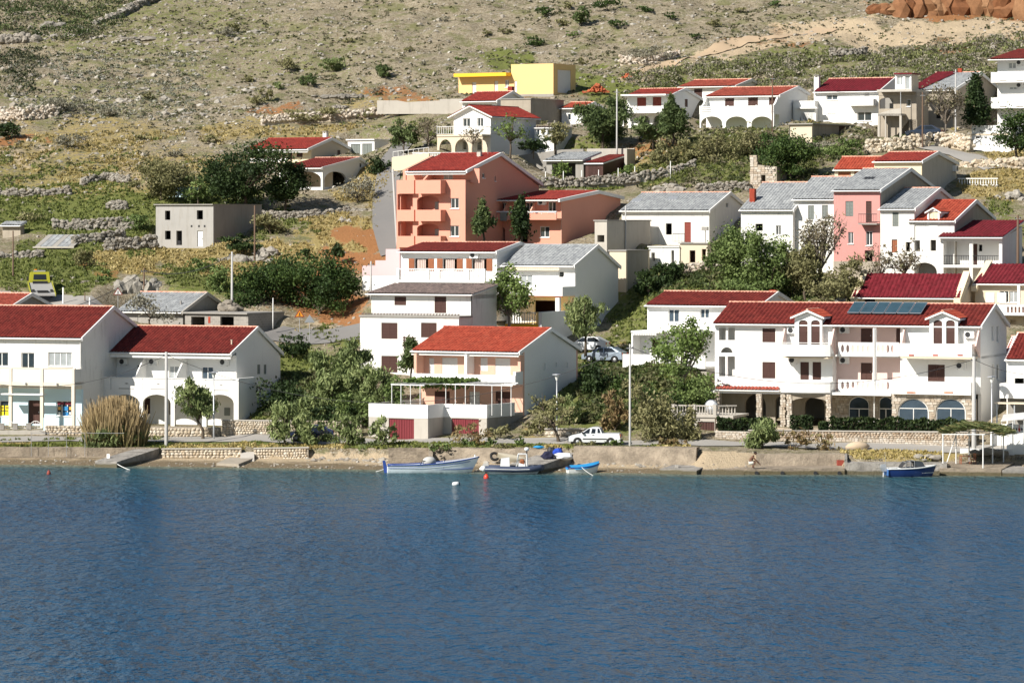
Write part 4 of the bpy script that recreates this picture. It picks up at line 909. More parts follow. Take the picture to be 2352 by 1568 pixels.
h.downpipe(W - .05, -.1, zt, zf - .1, DARK)
for i in range(4): h.pbox('stair_slat', 925, 774 + i * 6, 950, 777 + i * 6, y1 - .9, y1 - .8, BROWN)
for a in (927, 946): h.pbox('stair_post', a, 772, a + 2, 800, y1 - .79, y1 - .7, BROWN)
# I: unfinished block garage and grey gable
h = House('block_garage', 'flat-roofed grey block garage with two black openings, unfinished', 'garage', (570, 782), 345, 30, 425, 653)
zt = h.fz(568, 722)
h.shell(zt, None, zt, -3, BLOCK, wins=[(439, 727, 470, 756, 'ho'), (506, 727, 537, 756, 'ho')]); h.flat(zt + .002, -.15, h.W + .05, -.25, h.D, .14)
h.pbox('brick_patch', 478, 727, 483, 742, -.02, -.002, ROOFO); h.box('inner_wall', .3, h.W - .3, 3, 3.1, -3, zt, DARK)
h = simple('grey_gable_barn', 'low barn with grey corrugated roof behind the block garage', (420, 748), 349, 28, 272, 516, (473, 673), 714, CONC, ROOFG, base=-3, deck=CONCL)
MB().lathe([(.09, 0), (.09, .5)], (h.W - 1.0, 1.2, h.zf + .4), 8).build('flue', CONC, h.o)
# J: balustrade terrace house
h = simple('balustrade_house', 'white house with orange-brown open shutters and white balustrade terrace', (1141, 662), 347, 25, 921, 1203, (1196, 558), 577, WHITE, ROOF, [(952, 594, 984, 622, 'ho'), (1017, 594, 1050, 622, 'ho'), (1084, 594, 1118, 622, 'ho')], oh=.5, base=-3, back=(1203, 562), verge=.12)
h.box('inner_wall', .3, h.W - .3, 2, 2.1, -2, h.zf - .3, BROWN)
CURT = plain('curtain_cloth', (0.62, 0.50, 0.45), .9)
for a, b in ((952, 984), (1017, 1050), (1084, 1118)):
    for c0, c1 in ((a - 13, a), (b, b + 13)):
        x0, x1 = h.fx(c0), h.fx(c1); z1, z0 = h.fz(a, 594), h.fz(a, 622); mb = MB().box(x0, x1, -.045, -.012, z0, z1)
        for j in range(9): mb.box(x0 + .06, x1 - .06, -.06, -.046, z0 + .05 + j * (z1 - z0 - .1) / 9, z0 + .05 + (j + .7) * (z1 - z0 - .1) / 9)
        mb.build('shutter', BROWN2, h.o)
    x0, x1 = h.fx(a + 5), h.fx(b - 7); z1, z0 = h.fz(a, 595), h.fz(a, 622)
    pts = [(x0 + (x1 - x0) * i / 16, .12 + .05 * math.sin(i * 1.9)) for i in range(17)]
    MB().slab('z', pts + [(x, y + .02) for x, y in reversed(pts)], z0, z1).build('curtain', CURT, h.o)
h.aircon(1091, 586, 0)
yt = -2.4; xl, xr = h.fx(915, yt), h.fx(1112, yt); zt0 = h.fz(1000, 645, yt); zt1 = h.fz(1000, 617, yt)
h.box('terrace_floor', xl - .1, xr + .1, yt - .15, 0, zt0 - .15, zt0, TRIM)
h.balustrade((xl, zt0), (xr, zt0), yt, zt1 - zt0)
for a in (915, 983, 1008, 1075, 1112): c = h.fx(a, yt); h.box('balustrade_post', c - .13, c + .13, yt - .12, yt + .12, zt0, zt1 + .03, TRIM)
hs = [arch(h.fx(a, yt), h.fx(b, yt), -2.4, zt0 - 1.0, zt0 - .35) for a, b in ((930, 982), (1000, 1050), (1066, 1104))]
MB().slab('y', [(xl, -2.5), (xr, -2.5), (xr, zt0 - .15), (xl, zt0 - .15)], yt, yt + .35, hs).build('terrace_arcade', STONEWALLM, h.o)
h.box('wall', xl, xr, -.4, -.3, -2.5, zt0 - .15, WHITE2)
LIL = stucco('lilac_pink_stucco', (0.66, 0.50, 0.50), .15)
h.ps('terrace_wall', [(832, 668), (918, 668), (918, 572), (886, 572), (886, 598), (862, 598), (862, 610), (832, 610)], 1.2, 1.5, LIL); h.ps('terrace_wall', [(832, 668), (918, 668), (918, 634), (832, 634)], -1.6, -1.3, WHITE)
# K: house with grey roof
h = House('grey_roof_house', 'white house with grey corrugated roof, broad blank gable and raised terrace, in the middle', 'house', (1321, 767), 344, 26, 1164, 1420)
W = h.W; ze = h.fz(1318, 611, -.5); ry, rz = h.sd(1370, 564); zb = h.sd(1420, 612)[1]; k = (rz - ze) / (ry + .5)
h.shell(ze + .5 * k - .12, (ry, rz - .12), zb - .1, -3, WHITE, wins=[(1196, 631, 1223, 658, 'g2l'), (1283, 623, 1295, 638, 'g1'), (1178, 640, 1190, 656, 'g1'), (1227, 690, 1281, 724, 'ho')])
h.gable((-.5, ze), (ry, rz), (h.D + .2, zb - .05), -.4, W + .12, ROOFG, pitch=.34, amp=.06, rm=ROOFG)
h.box('inner_wall', .3, W - .3, 2.5, 2.6, -2, ze - 2, BROWN)
yb = -2.7; xl, xr = h.fx(1140, yb), W; zp1, zp0 = h.fz(1240, 658, yb), h.fz(1240, 680, yb)
h.box('balcony_front', xl, xr, yb, yb + .14, zp0, zp1, WHITE); h.box('balcony_side', xr - .14, xr - .002, yb + .14, 0, zp0, zp1, WHITE); h.box('balcony_floor', xl, xr, yb + .14, 0, zp0, zp0 + .18, WHITE); h.box('balcony_edge', xl, xr + .02, yb - .03, yb - .001, zp0 - .06, zp0 + .02, ROOFO)
vm = MB()
for i in range(24): vm.box(.3 + i * .22, .5 + i * .22, -.55, -.52, ze - .42, ze - .18)
vm.build('awning_valance', CREAM, h.o)
x = h.fx(1284, yb + .2); h.box('column', x - .3, x + .1, yb + .05, yb + .4, -1.5, zp0, WHITE)
yt = -7.0; zt = h.fz(1300, 713, -1); xl2 = h.fx(1160, yt)
zbl = h.fz(1210, 744, yt); h.box('terrace_base', xl2, W - .3, yt, -.3, -4, zbl, YELLOWT); h.box('terrace_side', W - .3, W, yt - .05, 0, -4, zt, WHITE)
h.balustrade((xl2, zbl), (W - .4, zbl), yt + .15, h.fz(1210, 717, yt) - zbl); h.box('terrace_post', W - .55, W - .301, yt - .05, yt + .3, zbl, zt, YELLOW)
# L: concrete annexes
h = House('concrete_annex', 'pale concrete flat-roofed annex below the coral building', 'building', (1394, 600), 359, 30, 1366, 1494)
zt = h.fz(1394, 508); h.shell(zt, None, zt, -3, CONCL, wins=[(1372, 540, 1388, 556, 'ho')]); h.flat(zt + .002, -.1, h.W + .08, -.1, h.D + .1, .12)
h = House('concrete_annex', 'lower beige and grey annex squeezed behind the grey-roofed house', 'building', (1438, 655), 354, 30, 1400, 1492)
zt = h.fz(1438, 577); h.shell(zt, None, zt, -4, CREAM2, sidemat=CONC); h.flat(zt + .002, -.1, h.W + .08, -.1, h.D + .1, .12)
# M: coral apartment building
h = House('coral_building', 'tall coral apartment building with stacked balconies and red roof', 'building', (1069, 570), 364, 27, 911, 1238)
W = h.W; zw = h.fz(1069, 413); y1 = 1.0; ze = h.fz(1093, 393, -.2); ry, rz = h.sd(1150, 353, W + .2); zb = h.sd(1240, 428)[1] + .2
k = (rz - ze) / (ry + .2)
h.wall('y', 0, .3, [(0, -2), (W, -2), (W, zw), (0, zw)], CORAL, [(1035, 455, 1054, 479, 'g2'), (1034, 518, 1054, 543, 'g2'), (913, 446, 948, 483, 'ho'), (914, 509, 948, 542, 'ho'), (958, 450, 1008, 483, 'aho', .18), (958, 514, 1008, 542, 'aho', .18), (958, 574, 1008, 580, 'ho')])
h.box('inner_wall', .2, W - 1.9, 1.4, 1.6, -2, zw - .3, CORAL); h.box('divider_wall', h.fx(950), h.fx(955), .3, 1.4, -2, zw - .2, CORAL)
for p0, p1 in ((464, 483), (526, 541)):
    h.pbox('window_glass', 999, p0, 1009, p1, 1.32, 1.39, GLASSL)
h.wall('y', y1, y1 + .3, [(h.fx(934, y1), zw - .3), (W + 1.0, zw - .3), (W + 1.0, ze + y1 * k), (h.fx(934, y1), ze + y1 * k)], CORAL, [(1018, 393, 1040, 413, 'g2l'), (970, 394, 986, 404, 'g1')])
gp = [(.3, -2), (h.D, -2), (h.D, zb - .2), (ry, rz - .15), (1.3, ze + 1.3 * k - .12), (1.3, zw), (.3, zw)]
h.wall('x', W, W - .3, gp, CORAL, [(1107, 398, 1114, 409, 'g1'), (1136, 404, 1139, 416, 'g1')]); MB().slab('x', gp, 0, .3).build('wall', CORAL, h.o); h.box('wall', .3, W - .3, h.D - .3, h.D, -2, zb - .3, CORAL); h.box('roof_deck', 0, W, .3, 1.0, zw - .2, zw - .02, CORAL)
h.box('wall', W, W + 1.0, y1 + .3, 1.6, zw - .3, ze + y1 * k, CORAL)
h.gable((-.2, ze), (ry, rz), (h.D + .3, zb), h.fx(934, 0), W + .15, ROOFR, verge=.16, rm=ROOFR)
h.box('fascia', h.fx(934, 0), W + .1, -.16, -.08, ze - .32, ze - .14, TRIM)
for a, b, yy in ((911, 951, -.5), (954, 1012, -1.1)):
    x0, x1 = h.fx(a, yy), h.fx(b, yy)
    for p1, p0 in ((414, 445), (482, 508), (542, 568)):
        z1, z0 = h.fz(a, p1, yy), h.fz(a, p0, yy); h.box('balcony_front', x0, x1, yy, yy + .15, z0, z1, CORAL); h.box('balcony_side', x1 - .15, x1, yy + .15, 0, z0, z1, CORAL); h.box('balcony_side', x0, x0 + .15, yy + .15, 0, z0, z1, CORAL); h.box('balcony_floor', x0 + .15, x1 - .15, yy + .15, 0, z0, z0 + .18, CORAL)
xw = h.fx(975, -.5); MB().slab('x', [(1.0, zw), (-.9, zw), (1.0, ze + .2)], xw, xw + .2).build('wing_wall', CORAL, h.o)
c = MB().box(W - 1.6, W - 1.2, ry - 1.6, ry - 1.2, rz - .6, rz + .15).build('vent_box', CONCL, h.o); MB().tube([(W - .9, ry - .6, rz - .2), (W - .9, ry - .6, rz + .6)], .03, 4).build('antenna_mast', METAL, h.o)
# N: coral annex
h = simple('coral_annex', 'low coral annex with red roof and white balcony rail beside the coral building', (1291, 568), 368, 27, 1125, 1425, (1371, 440), 457, CORAL, ROOFR, [(1259, 463, 1277, 487, 'g2'), (1208, 465, 1224, 487, 'g2'), (1150, 466, 1166, 487, 'g2'), (1240, 520, 1262, 545, 'g2'), (1140, 520, 1160, 556, 'aho', .4), (1190, 520, 1212, 556, 'aho', .4)], oh=1.1, base=-3, verge=.2, back=(1427, 453), rm=ROOFR)
zp1, zp0 = h.fz(1250, 485, -1.2), h.fz(1250, 505, -1.2); h.box('balcony_front', .2, h.W, -1.25, -1.12, zp0, zp1 - .25, CORAL); h.box('balcony_rail', .2, h.W, -1.3, -1.08, zp1 - .12, zp1, TRIM); h.box('balcony_floor', .2, h.W, -1.12, 0, zp0, zp0 + .15, CORAL)
for a in (1160, 1222): x = h.fx(a, -.5); MB().slab('x', [(0, zp1), (-1.1, zp1), (-.9, zp1 + .1), (0, h.zf - .2)], x, x + .12).build('wing_wall', PEACH, h.o)
for i in range(6): x = .4 + i * (h.W - .6) / 5; h.box('rail_post', x, x + .1, -1.22, -1.14, zp1 - .25, zp1 - .12, TRIM)
h.aircon(1247, 464, 0); h.downpipe(h.W - .05, -.06, -2, h.zf - .2, PEACH)
h.box('planter_box', h.fx(1150, -1.3), h.fx(1164, -1.3), -1.45, -1.26, zp0 - .1, zp1 - .1, GREYW)
# O: grey block house
h = House('grey_block_house', 'bare grey two-storey block house with black window holes, standing alone on the left slope', 'house', (490, 569), 381, 28, 358, 601)
zt = h.fz(490, 471); h.shell(zt, None, zt, -3, GREYB, wins=[(379, 484, 391, 505, 'ho'), (452, 483, 466, 504, 'ho'), (379, 530, 392, 550, 'ho'), (405, 530, 418, 563, 'ho'), (453, 530, 466, 566, 'drw')], sidemat=CONC)
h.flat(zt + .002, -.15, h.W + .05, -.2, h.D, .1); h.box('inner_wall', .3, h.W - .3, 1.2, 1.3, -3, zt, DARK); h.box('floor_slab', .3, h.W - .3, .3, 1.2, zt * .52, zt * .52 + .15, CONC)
for a in (440, 457, 470): h.pbox('vent_hole', a - 2, 517, a + 2, 522, -.005, .02, DARK)
# P, Q
h = simple('long_grey_roof_house', 'long white house with grey roof and two skylights beside the coral annex', (1629, 562), 365, 25, 1428, 1703, (1675, 443), 482, WHITE2, ROOFG, [(1529, 513, 1543, 539, 'ho'), (1572, 510, 1587, 556, 'shr1'), (1440, 516, 1452, 536, 'ho')], [(1688, 512, 1698, 534, 'ho'), (1667, 467, 1673, 476, 'ho')], oh=.3, base=-3)
k = (h.rz - h.zf) / h.ry
for a, t_ in ((1462, .5), (1545, .62)):
    x = h.fx(a, h.ry * t_); y = h.ry * t_; z = h.zf + k * y; MB().add([(x - .5, y - .4, z - .4 * k + .12), (x + .5, y - .4, z - .4 * k + .12), (x + .5, y + .4, z + .4 * k + .18), (x - .5, y + .4, z + .4 * k + .18), (x - .5, y - .4, z - .4 * k), (x + .5, y - .4, z - .4 * k), (x + .5, y + .4, z + .4 * k), (x - .5, y + .4, z + .4 * k)], [(0,1,2,3),(0,1,5,4),(1,2,6,5),(2,3,7,6),(3,0,4,7)]).build('skylight', METAL, h.roof)
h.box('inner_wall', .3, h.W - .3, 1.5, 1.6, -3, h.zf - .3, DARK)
h.railing(h.f(1545, 556, -1), h.f(1572, 556, -1), -1, .8)
h = House('small_flat_house', 'small white flat-roofed house below the long grey-roofed house', 'house', (1561, 615), 358, 24, 1490, None, 4.5)
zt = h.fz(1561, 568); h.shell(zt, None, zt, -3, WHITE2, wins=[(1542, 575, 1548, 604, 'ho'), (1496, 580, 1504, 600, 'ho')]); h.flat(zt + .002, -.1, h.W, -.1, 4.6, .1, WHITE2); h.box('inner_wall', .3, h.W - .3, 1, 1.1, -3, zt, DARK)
h = House('ruined_hut', 'crumbling beige hut with narrow window beside the small flat house', 'hut', (1625, 615), 357, 24, 1562, 1645)
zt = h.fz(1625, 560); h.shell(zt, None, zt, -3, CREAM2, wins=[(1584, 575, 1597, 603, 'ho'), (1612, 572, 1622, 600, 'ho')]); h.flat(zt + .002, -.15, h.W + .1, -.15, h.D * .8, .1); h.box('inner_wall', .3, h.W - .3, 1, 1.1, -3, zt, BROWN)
MB().tube([h.f(1611, 556, 1) and (h.W * .78, 1, zt), (h.W * .78, 1, zt + 1.3)], .05, 5).box(h.W * .78 - .3, h.W * .78 + .3, .8, 1.1, zt + 1.25, zt + 1.6).build('chimney_cowl', CONC, h.o)
# R: old row
R1 = simple('old_row_house', 'white old row house with grey roof and brick chimney, leftmost of the grey-roofed row', (1821, 605), 352, 25, 1702, 1893, (1871, 420), 480, WHITE2, ROOFG, [(1735, 514, 1752, 530, 'ho'), (1782, 518, 1794, 540, 'g2')], oh=.25, base=-4)
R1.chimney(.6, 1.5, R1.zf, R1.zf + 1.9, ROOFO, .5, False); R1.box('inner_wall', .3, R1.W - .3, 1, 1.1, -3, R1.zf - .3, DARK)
h = simple('old_row_house', 'white old row house with two grey-shuttered windows, left of the pink house', (1915, 625), 351, 25, 1823, 1990, (1958, 407), 456, WHITE2, ROOFG, [(1856, 472, 1870, 504, 'shg'), (1888, 471, 1902, 503, 'shg'), (1856, 540, 1872, 562, 'g2')], oh=.25, base=-4)
h = simple('pink_house', 'tall faded pink old house with small iron balcony and grey roof', (2021, 640), 348.5, 25, 1915, 2148, (2089, 388), 436, PINK, ROOFG, [(1942, 462, 1960, 497, 'shg'), (1989, 462, 2002, 510, 'sh1'), (1948, 533, 1960, 560, 'g2'), (1989, 531, 2004, 564, 'g2'), (1986, 575, 2004, 600, 'ho')], oh=.25, base=-3, sidemat=STONEWALLM)
zz = h.fz(1995, 513, -.8); x0, x1 = h.fx(1972, -.8), h.W; h.box('balcony_floor', x0, x1, -.9, 0, zz - .12, zz, CONC); h.railing((x0, zz), (x1, zz), -.85, .85, DARK, .15)
k = (h.rz - h.zf) / h.ry; y = h.ry * .5; x = h.fx(1997, y); z = h.zf + k * y; MB().add([(x - .5, y - .35, z - .35 * k + .12), (x + .5, y - .35, z - .35 * k + .12), (x + .5, y + .35, z + .35 * k + .16), (x - .5, y + .35, z + .35 * k + .16)], [(0, 1, 2, 3)]).build('skylight', DARK, h.roof)
h.box('wall_base', h.fx(1915), h.W, -.06, 0, -3, h.fz(2000, 600), STONEWALLM)
h = simple('old_row_house', 'white old row house with one grey-shuttered window, right of the pink house', (2100, 645), 346.5, 25, 2022, 2193, (2157, 433), 479, WHITE2, ROOFG, [(2050, 488, 2064, 520, 'shg'), (2048, 550, 2061, 580, 'dro'), (2080, 556, 2090, 578, 'ho')], oh=.25, base=-3)
h = simple('orange_dormer_house', 'white house with bright orange tiled roof and small dormer', (2192, 645), 345, 25, 2090, 2281, (2239, 461), 506, WHITE2, ROOFO, [(2100, 552, 2113, 577, 'ho'), (2137, 551, 2150, 576, 'ho'), (2094, 603, 2152, 640, 'aho', .35)], oh=.25, base=-3, sidemat=STONEWALLM, rm=ROOFO, back=(2281, 500))
h.box('inner_wall', .3, h.W - .3, 1.2, 1.3, -3, h.zf - .3, CONC)
x0, x1 = h.fx(2130), h.fx(2158); z1 = h.fz(2140, 480); z0 = h.zf - .4; d = h.wall('y', -.02, .2, [(x0, z0), (x1, z0), (x1, z1 - .3), ((x0 + x1) / 2, z1), (x0, z1 - .3)], WHITE, [(2134, 486, 2154, 523, 'drc')], 'dormer')
c = (x0 + x1) / 2; h.box('dormer', x0, x0 + .15, .2, 2.0, z0, z1 - .3, WHITE); h.box('dormer', x1 - .15, x1, .2, 2.0, z0, z1 - .3, WHITE)
dr = MB().slab('y', [(x0 - .2, z1 - .42), (c, z1 + .02), (x1 + .2, z1 - .42), (x1 + .2, z1 - .3), (c, z1 + .14), (x0 - .2, z1 - .3)], -.2, 2.8).build('dormer_roof', TRIM, h.o); h.tiles((x1 + .2, -.2, z1 - .3), (x1 + .2, 2.8, z1 - .3), (c, 2.8, z1 + .14), (c, -.2, z1 + .14), ROOFO, dr)
# R6 veranda house
h = House('veranda_house', 'white house with two-bay veranda, dark iron railing and burgundy lean-to roof', 'house', (2302, 648), 342, 24, 2160, 2348)
W = h.W; zt = h.fz(2302, 546); zfl = h.fz(2302, 609); zl = h.fz(2302, 615)
h.wall('y', 1.8, 2.0, [(0, -3), (W, -3), (W, zt), (0, zt)], WHITE, [(2236, 560, 2245, 610, 'sh1'), (2248, 562, 2256, 577, 'ho'), (2212, 622, 2232, 645, 'ho')])
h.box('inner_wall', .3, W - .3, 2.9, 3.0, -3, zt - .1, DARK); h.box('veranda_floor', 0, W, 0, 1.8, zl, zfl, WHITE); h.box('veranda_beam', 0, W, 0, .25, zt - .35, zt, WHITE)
for a in (2163, 2230, 2298): x = h.fx(a); h.box('column', x - .15, x + .15, .02, .24, -3, zt - .35, WHITE)
MB().slab('x', [(.3, -3), (h.D, -3), (h.D, zt + 1.0), (.3, zt)], W - .25, W).build('wall', WHITE2, h.o); MB().slab('x', [(.3, -3), (h.D, -3), (h.D, zt + 1.0), (.3, zt)], 0, .25).build('wall', WHITE, h.o)
h.railing((.2, zfl), (W - .1, zfl), .05, .85, DARK, .16, bar=.022)
h.shed((-.4, zt + .02), (h.D + .3, h.f(2320, 507, h.D)[1]), -.2, W + .15, ROOFB)
# R0
h = simple('cream_hill_house', 'cream house with red roof and grey gable above the old row', (2117, 462), 371, 25, 2008, 2197, (2152, 350), 370, CREAM, ROOFR, [(2022, 388, 2034, 400, 'ho'), (2070, 388, 2080, 400, 'ho')], oh=.25, base=-4, sidemat=CONCL, back=(2197, 375))
y_, z_ = h.sd(2191, 387); b = MB().box(h.W, h.W + .35, y_ - .45, y_ + .4, z_ - .3, z_ + .3).build('air_conditioner', TRIM, h.o); MB().lathe([(.2, 0), (.2, .02)], (h.W + .36, y_, z_), 10, 'x').build('fan_grille', DARK, b)
simple('orange_roof_shed', 'low building with orange roof and orange doors left of the cream hill house', (2009, 440), 375, 25, 1917, None, ('m', 361), 388, CREAM2, ROOFO, [(1925, 395, 1954, 407, 'dro'), (1962, 394, 1980, 407, 'dro')], base=-4, D=5, oh=.2)
# stone tower ruin
h = House('stone_ruin', 'roofless ruin of pale rubble stone with narrow dark doorway, among the trees', 'ruin', (1784, 440), 384, 24, 1724, None, 3.0)
zt, z2 = h.fz(1730, 357), h.fz(1770, 383); xa = h.fx(1740)
h.wall('y', 0, .4, [(0, -2), (h.W, -2), (h.W, z2), (xa, z2 + .2), (xa - .1, zt), (0, zt)], STONEWALLM, [(1748, 402, 1758, 436, 'ho')]); MB().slab('x', [(.4, -2), (3, -2), (3, z2), (.4, zt - .3)], 0, .4).build('wall', STONEWALLM, h.o); MB().slab('x', [(.4, -2), (3, -2), (3, z2), (.4, z2)], h.W - .4, h.W).build('wall', STONEWALLM, h.o); h.box('wall', .4, h.W - .4, 2.6, 3, -2, z2, STONEWALLM)
ashlar(h.o, 0, h.W, 0, z2, -.01, lambda x, z: h.fx(1747) - .1 < x < h.fx(1759) + .1 and z < h.fz(1750, 400), rows=.24, wid=(.3, .5), limit=150, seed=9)
ashlar(h.o, 0, xa - .1, z2, zt, -.01, lambda x, z: False, rows=.24, wid=(.3, .5), limit=60, seed=10)
# ------------------------------------------------------------------ upper rows
h = simple('cream_cottage', 'cream cottage with red roof and white fascia, high on the left', (714, 374), 413, 27, 572, 807, (760, 318), 339, CREAM, ROOFR, [(597, 344, 621, 356, 'sh'), (661, 343, 671, 366, 'sh1'), (681, 343, 695, 361, 'sh')], [(775, 345, 782, 361, 'sh1')], oh=.9, base=-3, sidemat=CREAM2, rm=ROOFR, verge=.08, deck=TRIM)
h.box('fascia', -.1, h.W + .1, -.86, -.8, h.zf - .55, h.zf - .33, TRIM)
x = h.fx(615, -.5); MB().slab('x', [(0, 0), (-.8, 0), (0, h.zf - .4)], x, x + .12).build('wing_wall', CREAM, h.o); h.pbox('parapet', 572, 364, 660, 373, -.9, -.8, WHITE)
h.chimney(h.W - .8, h.ry + .2, h.rz - .3, h.rz + .55, WHITE, .45)
h = House('arched_cottage', 'white cottage with dark red roof and two wide arches, half behind the fig tree', 'house', (741, 434), 400, 31, 642, 856)
zf = h.fz(741, 386); ry, rz = h.sd(826, 363); ry = min(ry, h.D * .72)
h.shell(zf - .1, (ry, rz - .1), zf + .1, -2, WHITE, wins=[(670, 394, 737, 430, 'aho', .22)], swins=[(745, 394, 797, 430, 'aho', .22), (826, 374, 832, 385, 'g1'), (838, 400, 852, 428, 'ho')])
h.gable((-.3, zf), (ry, rz), (h.D + .2, zf + .1), -.1, h.W + .12, ROOF, verge=.06, deck=TRIM)
h.box('inner_wall', .3, h.W - .5, 2.6, 2.7, -2, zf - .1, CREAM2); h.box('floor_slab', .3, h.W - .3, .3, h.D - .3, -.5, -.1, CONC); h.box('inner_wall', h.W - 4, h.W - 3.9, 2.7, h.D - .3, -2, zf - .2, CONC)
h = House('white_garage', 'white flat-roofed garage with two gridded dark doors beside the cream cottage', 'garage', (860, 361), 419, 30, 799, 904)
zt = h.fz(860, 322); h.shell(zt, None, zt, -2, WHITE, wins=[(806, 331, 828, 358, 'gag'), (832, 330, 855, 357, 'gag')]); h.flat(zt + .002, -.15, h.W + .1, -.2, h.D, .12, TRIM)
# V: white house with front gable
h = House('gable_balcony_house', 'white house with bright red roof, front gable and wide balcony above the coral building', 'house', (1127, 354), 403, 30, 1042, 1231)
W = h.W; zl, zr_ = h.fz(1040, 267), h.fz(1127, 263); za = h.fz(1083, 243); c = h.fx(1083); z_e = (zl + zr_) / 2
h.wall('y', 0, .3, [(0, -3), (W, -3), (W, z_e), (c, za - .12), (0, z_e)], WHITE, [(1063, 272, 1080, 292, 'g2'), (1096, 271, 1110, 292, 'g2'), (1096, 324, 1116, 345, 'ag2b', .3), (1062, 325, 1072, 345, 'g1')])
h.wall('x', W, W - .3, [(.3, -3), (h.D, -3), (h.D, z_e), (.3, z_e)], WHITE, [(1176, 270, 1180, 278, 'g1')]); h.box('wall', 0, .3, .3, h.D, -3, z_e, WHITE); h.box('wall', .3, W - .3, h.D - .3, h.D, -3, z_e, WHITE)
ro = MB().slab('y', [(-.5, z_e - .2), (c, za), (W + .45, z_e - .2), (W + .45, z_e - .32), (c, za - .12), (-.5, z_e - .32)], -.5, h.D + .3).build('roof', TRIM, h.o)
h.tiles((W + .45, -.5, z_e - .2), (W + .45, h.D + .3, z_e - .2), (c, h.D + .3, za), (c, -.5, za), ROOFR, ro); h.tiles((-.5, h.D + .3, z_e - .2), (-.5, -.5, z_e - .2), (c, -.5, za), (c, h.D + .3, za), ROOFR, ro); h.ridge((c, -.5, za + .05), (c, h.D + .3, za + .05), ro, ROOFR)
yb = -1.8; zb_ = h.fz(1060, 309, yb); x0, x1 = h.fx(1003, yb), W; h.box('balcony_floor', x0, x1, yb, 0, zb_ - .2, zb_, CREAM2); h.railing((x0, zb_), (x1, zb_), yb + .08, .85, TRIM, .28, bar=.035); h.railing((x1 - .05, zb_), (x1 - .05, zb_), yb + .08, .85, TRIM, .28, y1=0, bar=.035)
hs = [arch(h.fx(a, yb), h.fx(b, yb), -1.9, .6, zb_ - .5) for a, b in ((1008, 1036), (1044, 1075), (1082, 1118))]
MB().slab('y', [(x0, -2), (x1, -2), (x1, zb_ - .2), (x0, zb_ - .2)], yb + .1, yb + .35, hs).build('porch_arcade', CREAM2, h.o)
ztw = h.fz(1030, 362, -5); h.box('terrace_wall', x0 - 1, x1, -5.2, -5, -5, ztw, CREAM); h.balustrade((x0 - 1, ztw), (x1, ztw), -5.1, .55, TRIM, .2)
h = simple('small_red_roof_house', 'small white house with red roof below the yellow building', (1141, 262), 425, 28, 1062, 1216, (1176, 211), 231, WHITE, ROOFR, [(1068, 240, 1130, 256, 'ho')], base=-3, oh=.3); h.chimney(h.W - .3, h.ry + .3, h.rz - .4, h.rz + .6, ROOFR, .55, False); h.box('inner_wall', .3, h.W - .3, 1.2, 1.3, -2, h.zf - .2, CREAM2)
h = House('stone_block_house', 'flat-roofed block of rough brown rubble right of the balcony house', 'building', (1219, 300), 417, 31, 1150, 1295); zt = h.fz(1219, 228); h.shell(zt, None, zt, -3, STONEWALLM); h.flat(zt + .002, -.1, h.W + .1, -.1, h.D, .1, CONC)
simple('white_sliver_house', 'white house with orange roof, mostly hidden behind the dark pine', (1340, 298), 421, 28, 1290, None, ('m', 236), 247, WHITE, ROOFO, [(1304, 262, 1311, 276, 'g1')], base=-3, D=5)
simple('low_white_annex', 'low white annex with three small windows behind the balcony house', (1272, 345), 408, 30, 1228, None, ('m', 291), 293, WHITE, ROOFD, [(1233, 298, 1239, 311, 'g1'), (1245, 298, 1251, 311, 'g1'), (1257, 299, 1263, 311, 'g1')], base=-3, D=4, oh=.05, rm=None, verge=0)
# Z: yellow building
h = House('yellow_building', 'bright yellow workshop with low wing and tall block, highest on the hill', 'building', (1271, 222), 434, 32, 1053, 1322)
W = h.W; zt = h.fz(1271, 146); xm = h.fx(1174); zl = h.fz(1100, 177)
h.wall('y', 0, .3, [(xm, -3), (W, -3), (W, zt), (xm, zt)], YELLOW, [(1181, 186, 1187, 212, 'drw')]); h.wall('x', W, W - .3, [(.3, -3), (h.D, -3), (h.D, zt), (.3, zt)], YELLOW, [(1281, 161, 1312, 214, 'gaw')]); h.box('wall', xm, xm + .3, .3, h.D - .3, zl, zt, YELLOW); h.box('wall', xm, W - .3, h.D - .3, h.D, -3, zt, YELLOW); h.flat(zt - .4, xm + .3, W - .3, .3, h.D - .3, .2)
h.box('plinth', xm, W + .04, -.05, -.002, -3, h.fz(1250, 216), CONC)
h.wall('y', .02, .3, [(0, -3), (xm - .002, -3), (xm - .002, zl), (0, zl)], YELLOW, [(1084, 189, 1094, 220, 'drw'), (1135, 186, 1144, 210, 'drw'), (1160, 184, 1169, 201, 'g2l')]); h.box('wall', 0, .3, .3, 5, -3, zl, YELLOW)
h.box('canopy', h.fx(1043, -1), xm - .002, -1.1, 5, zl, zl + .4, YELLOWT)
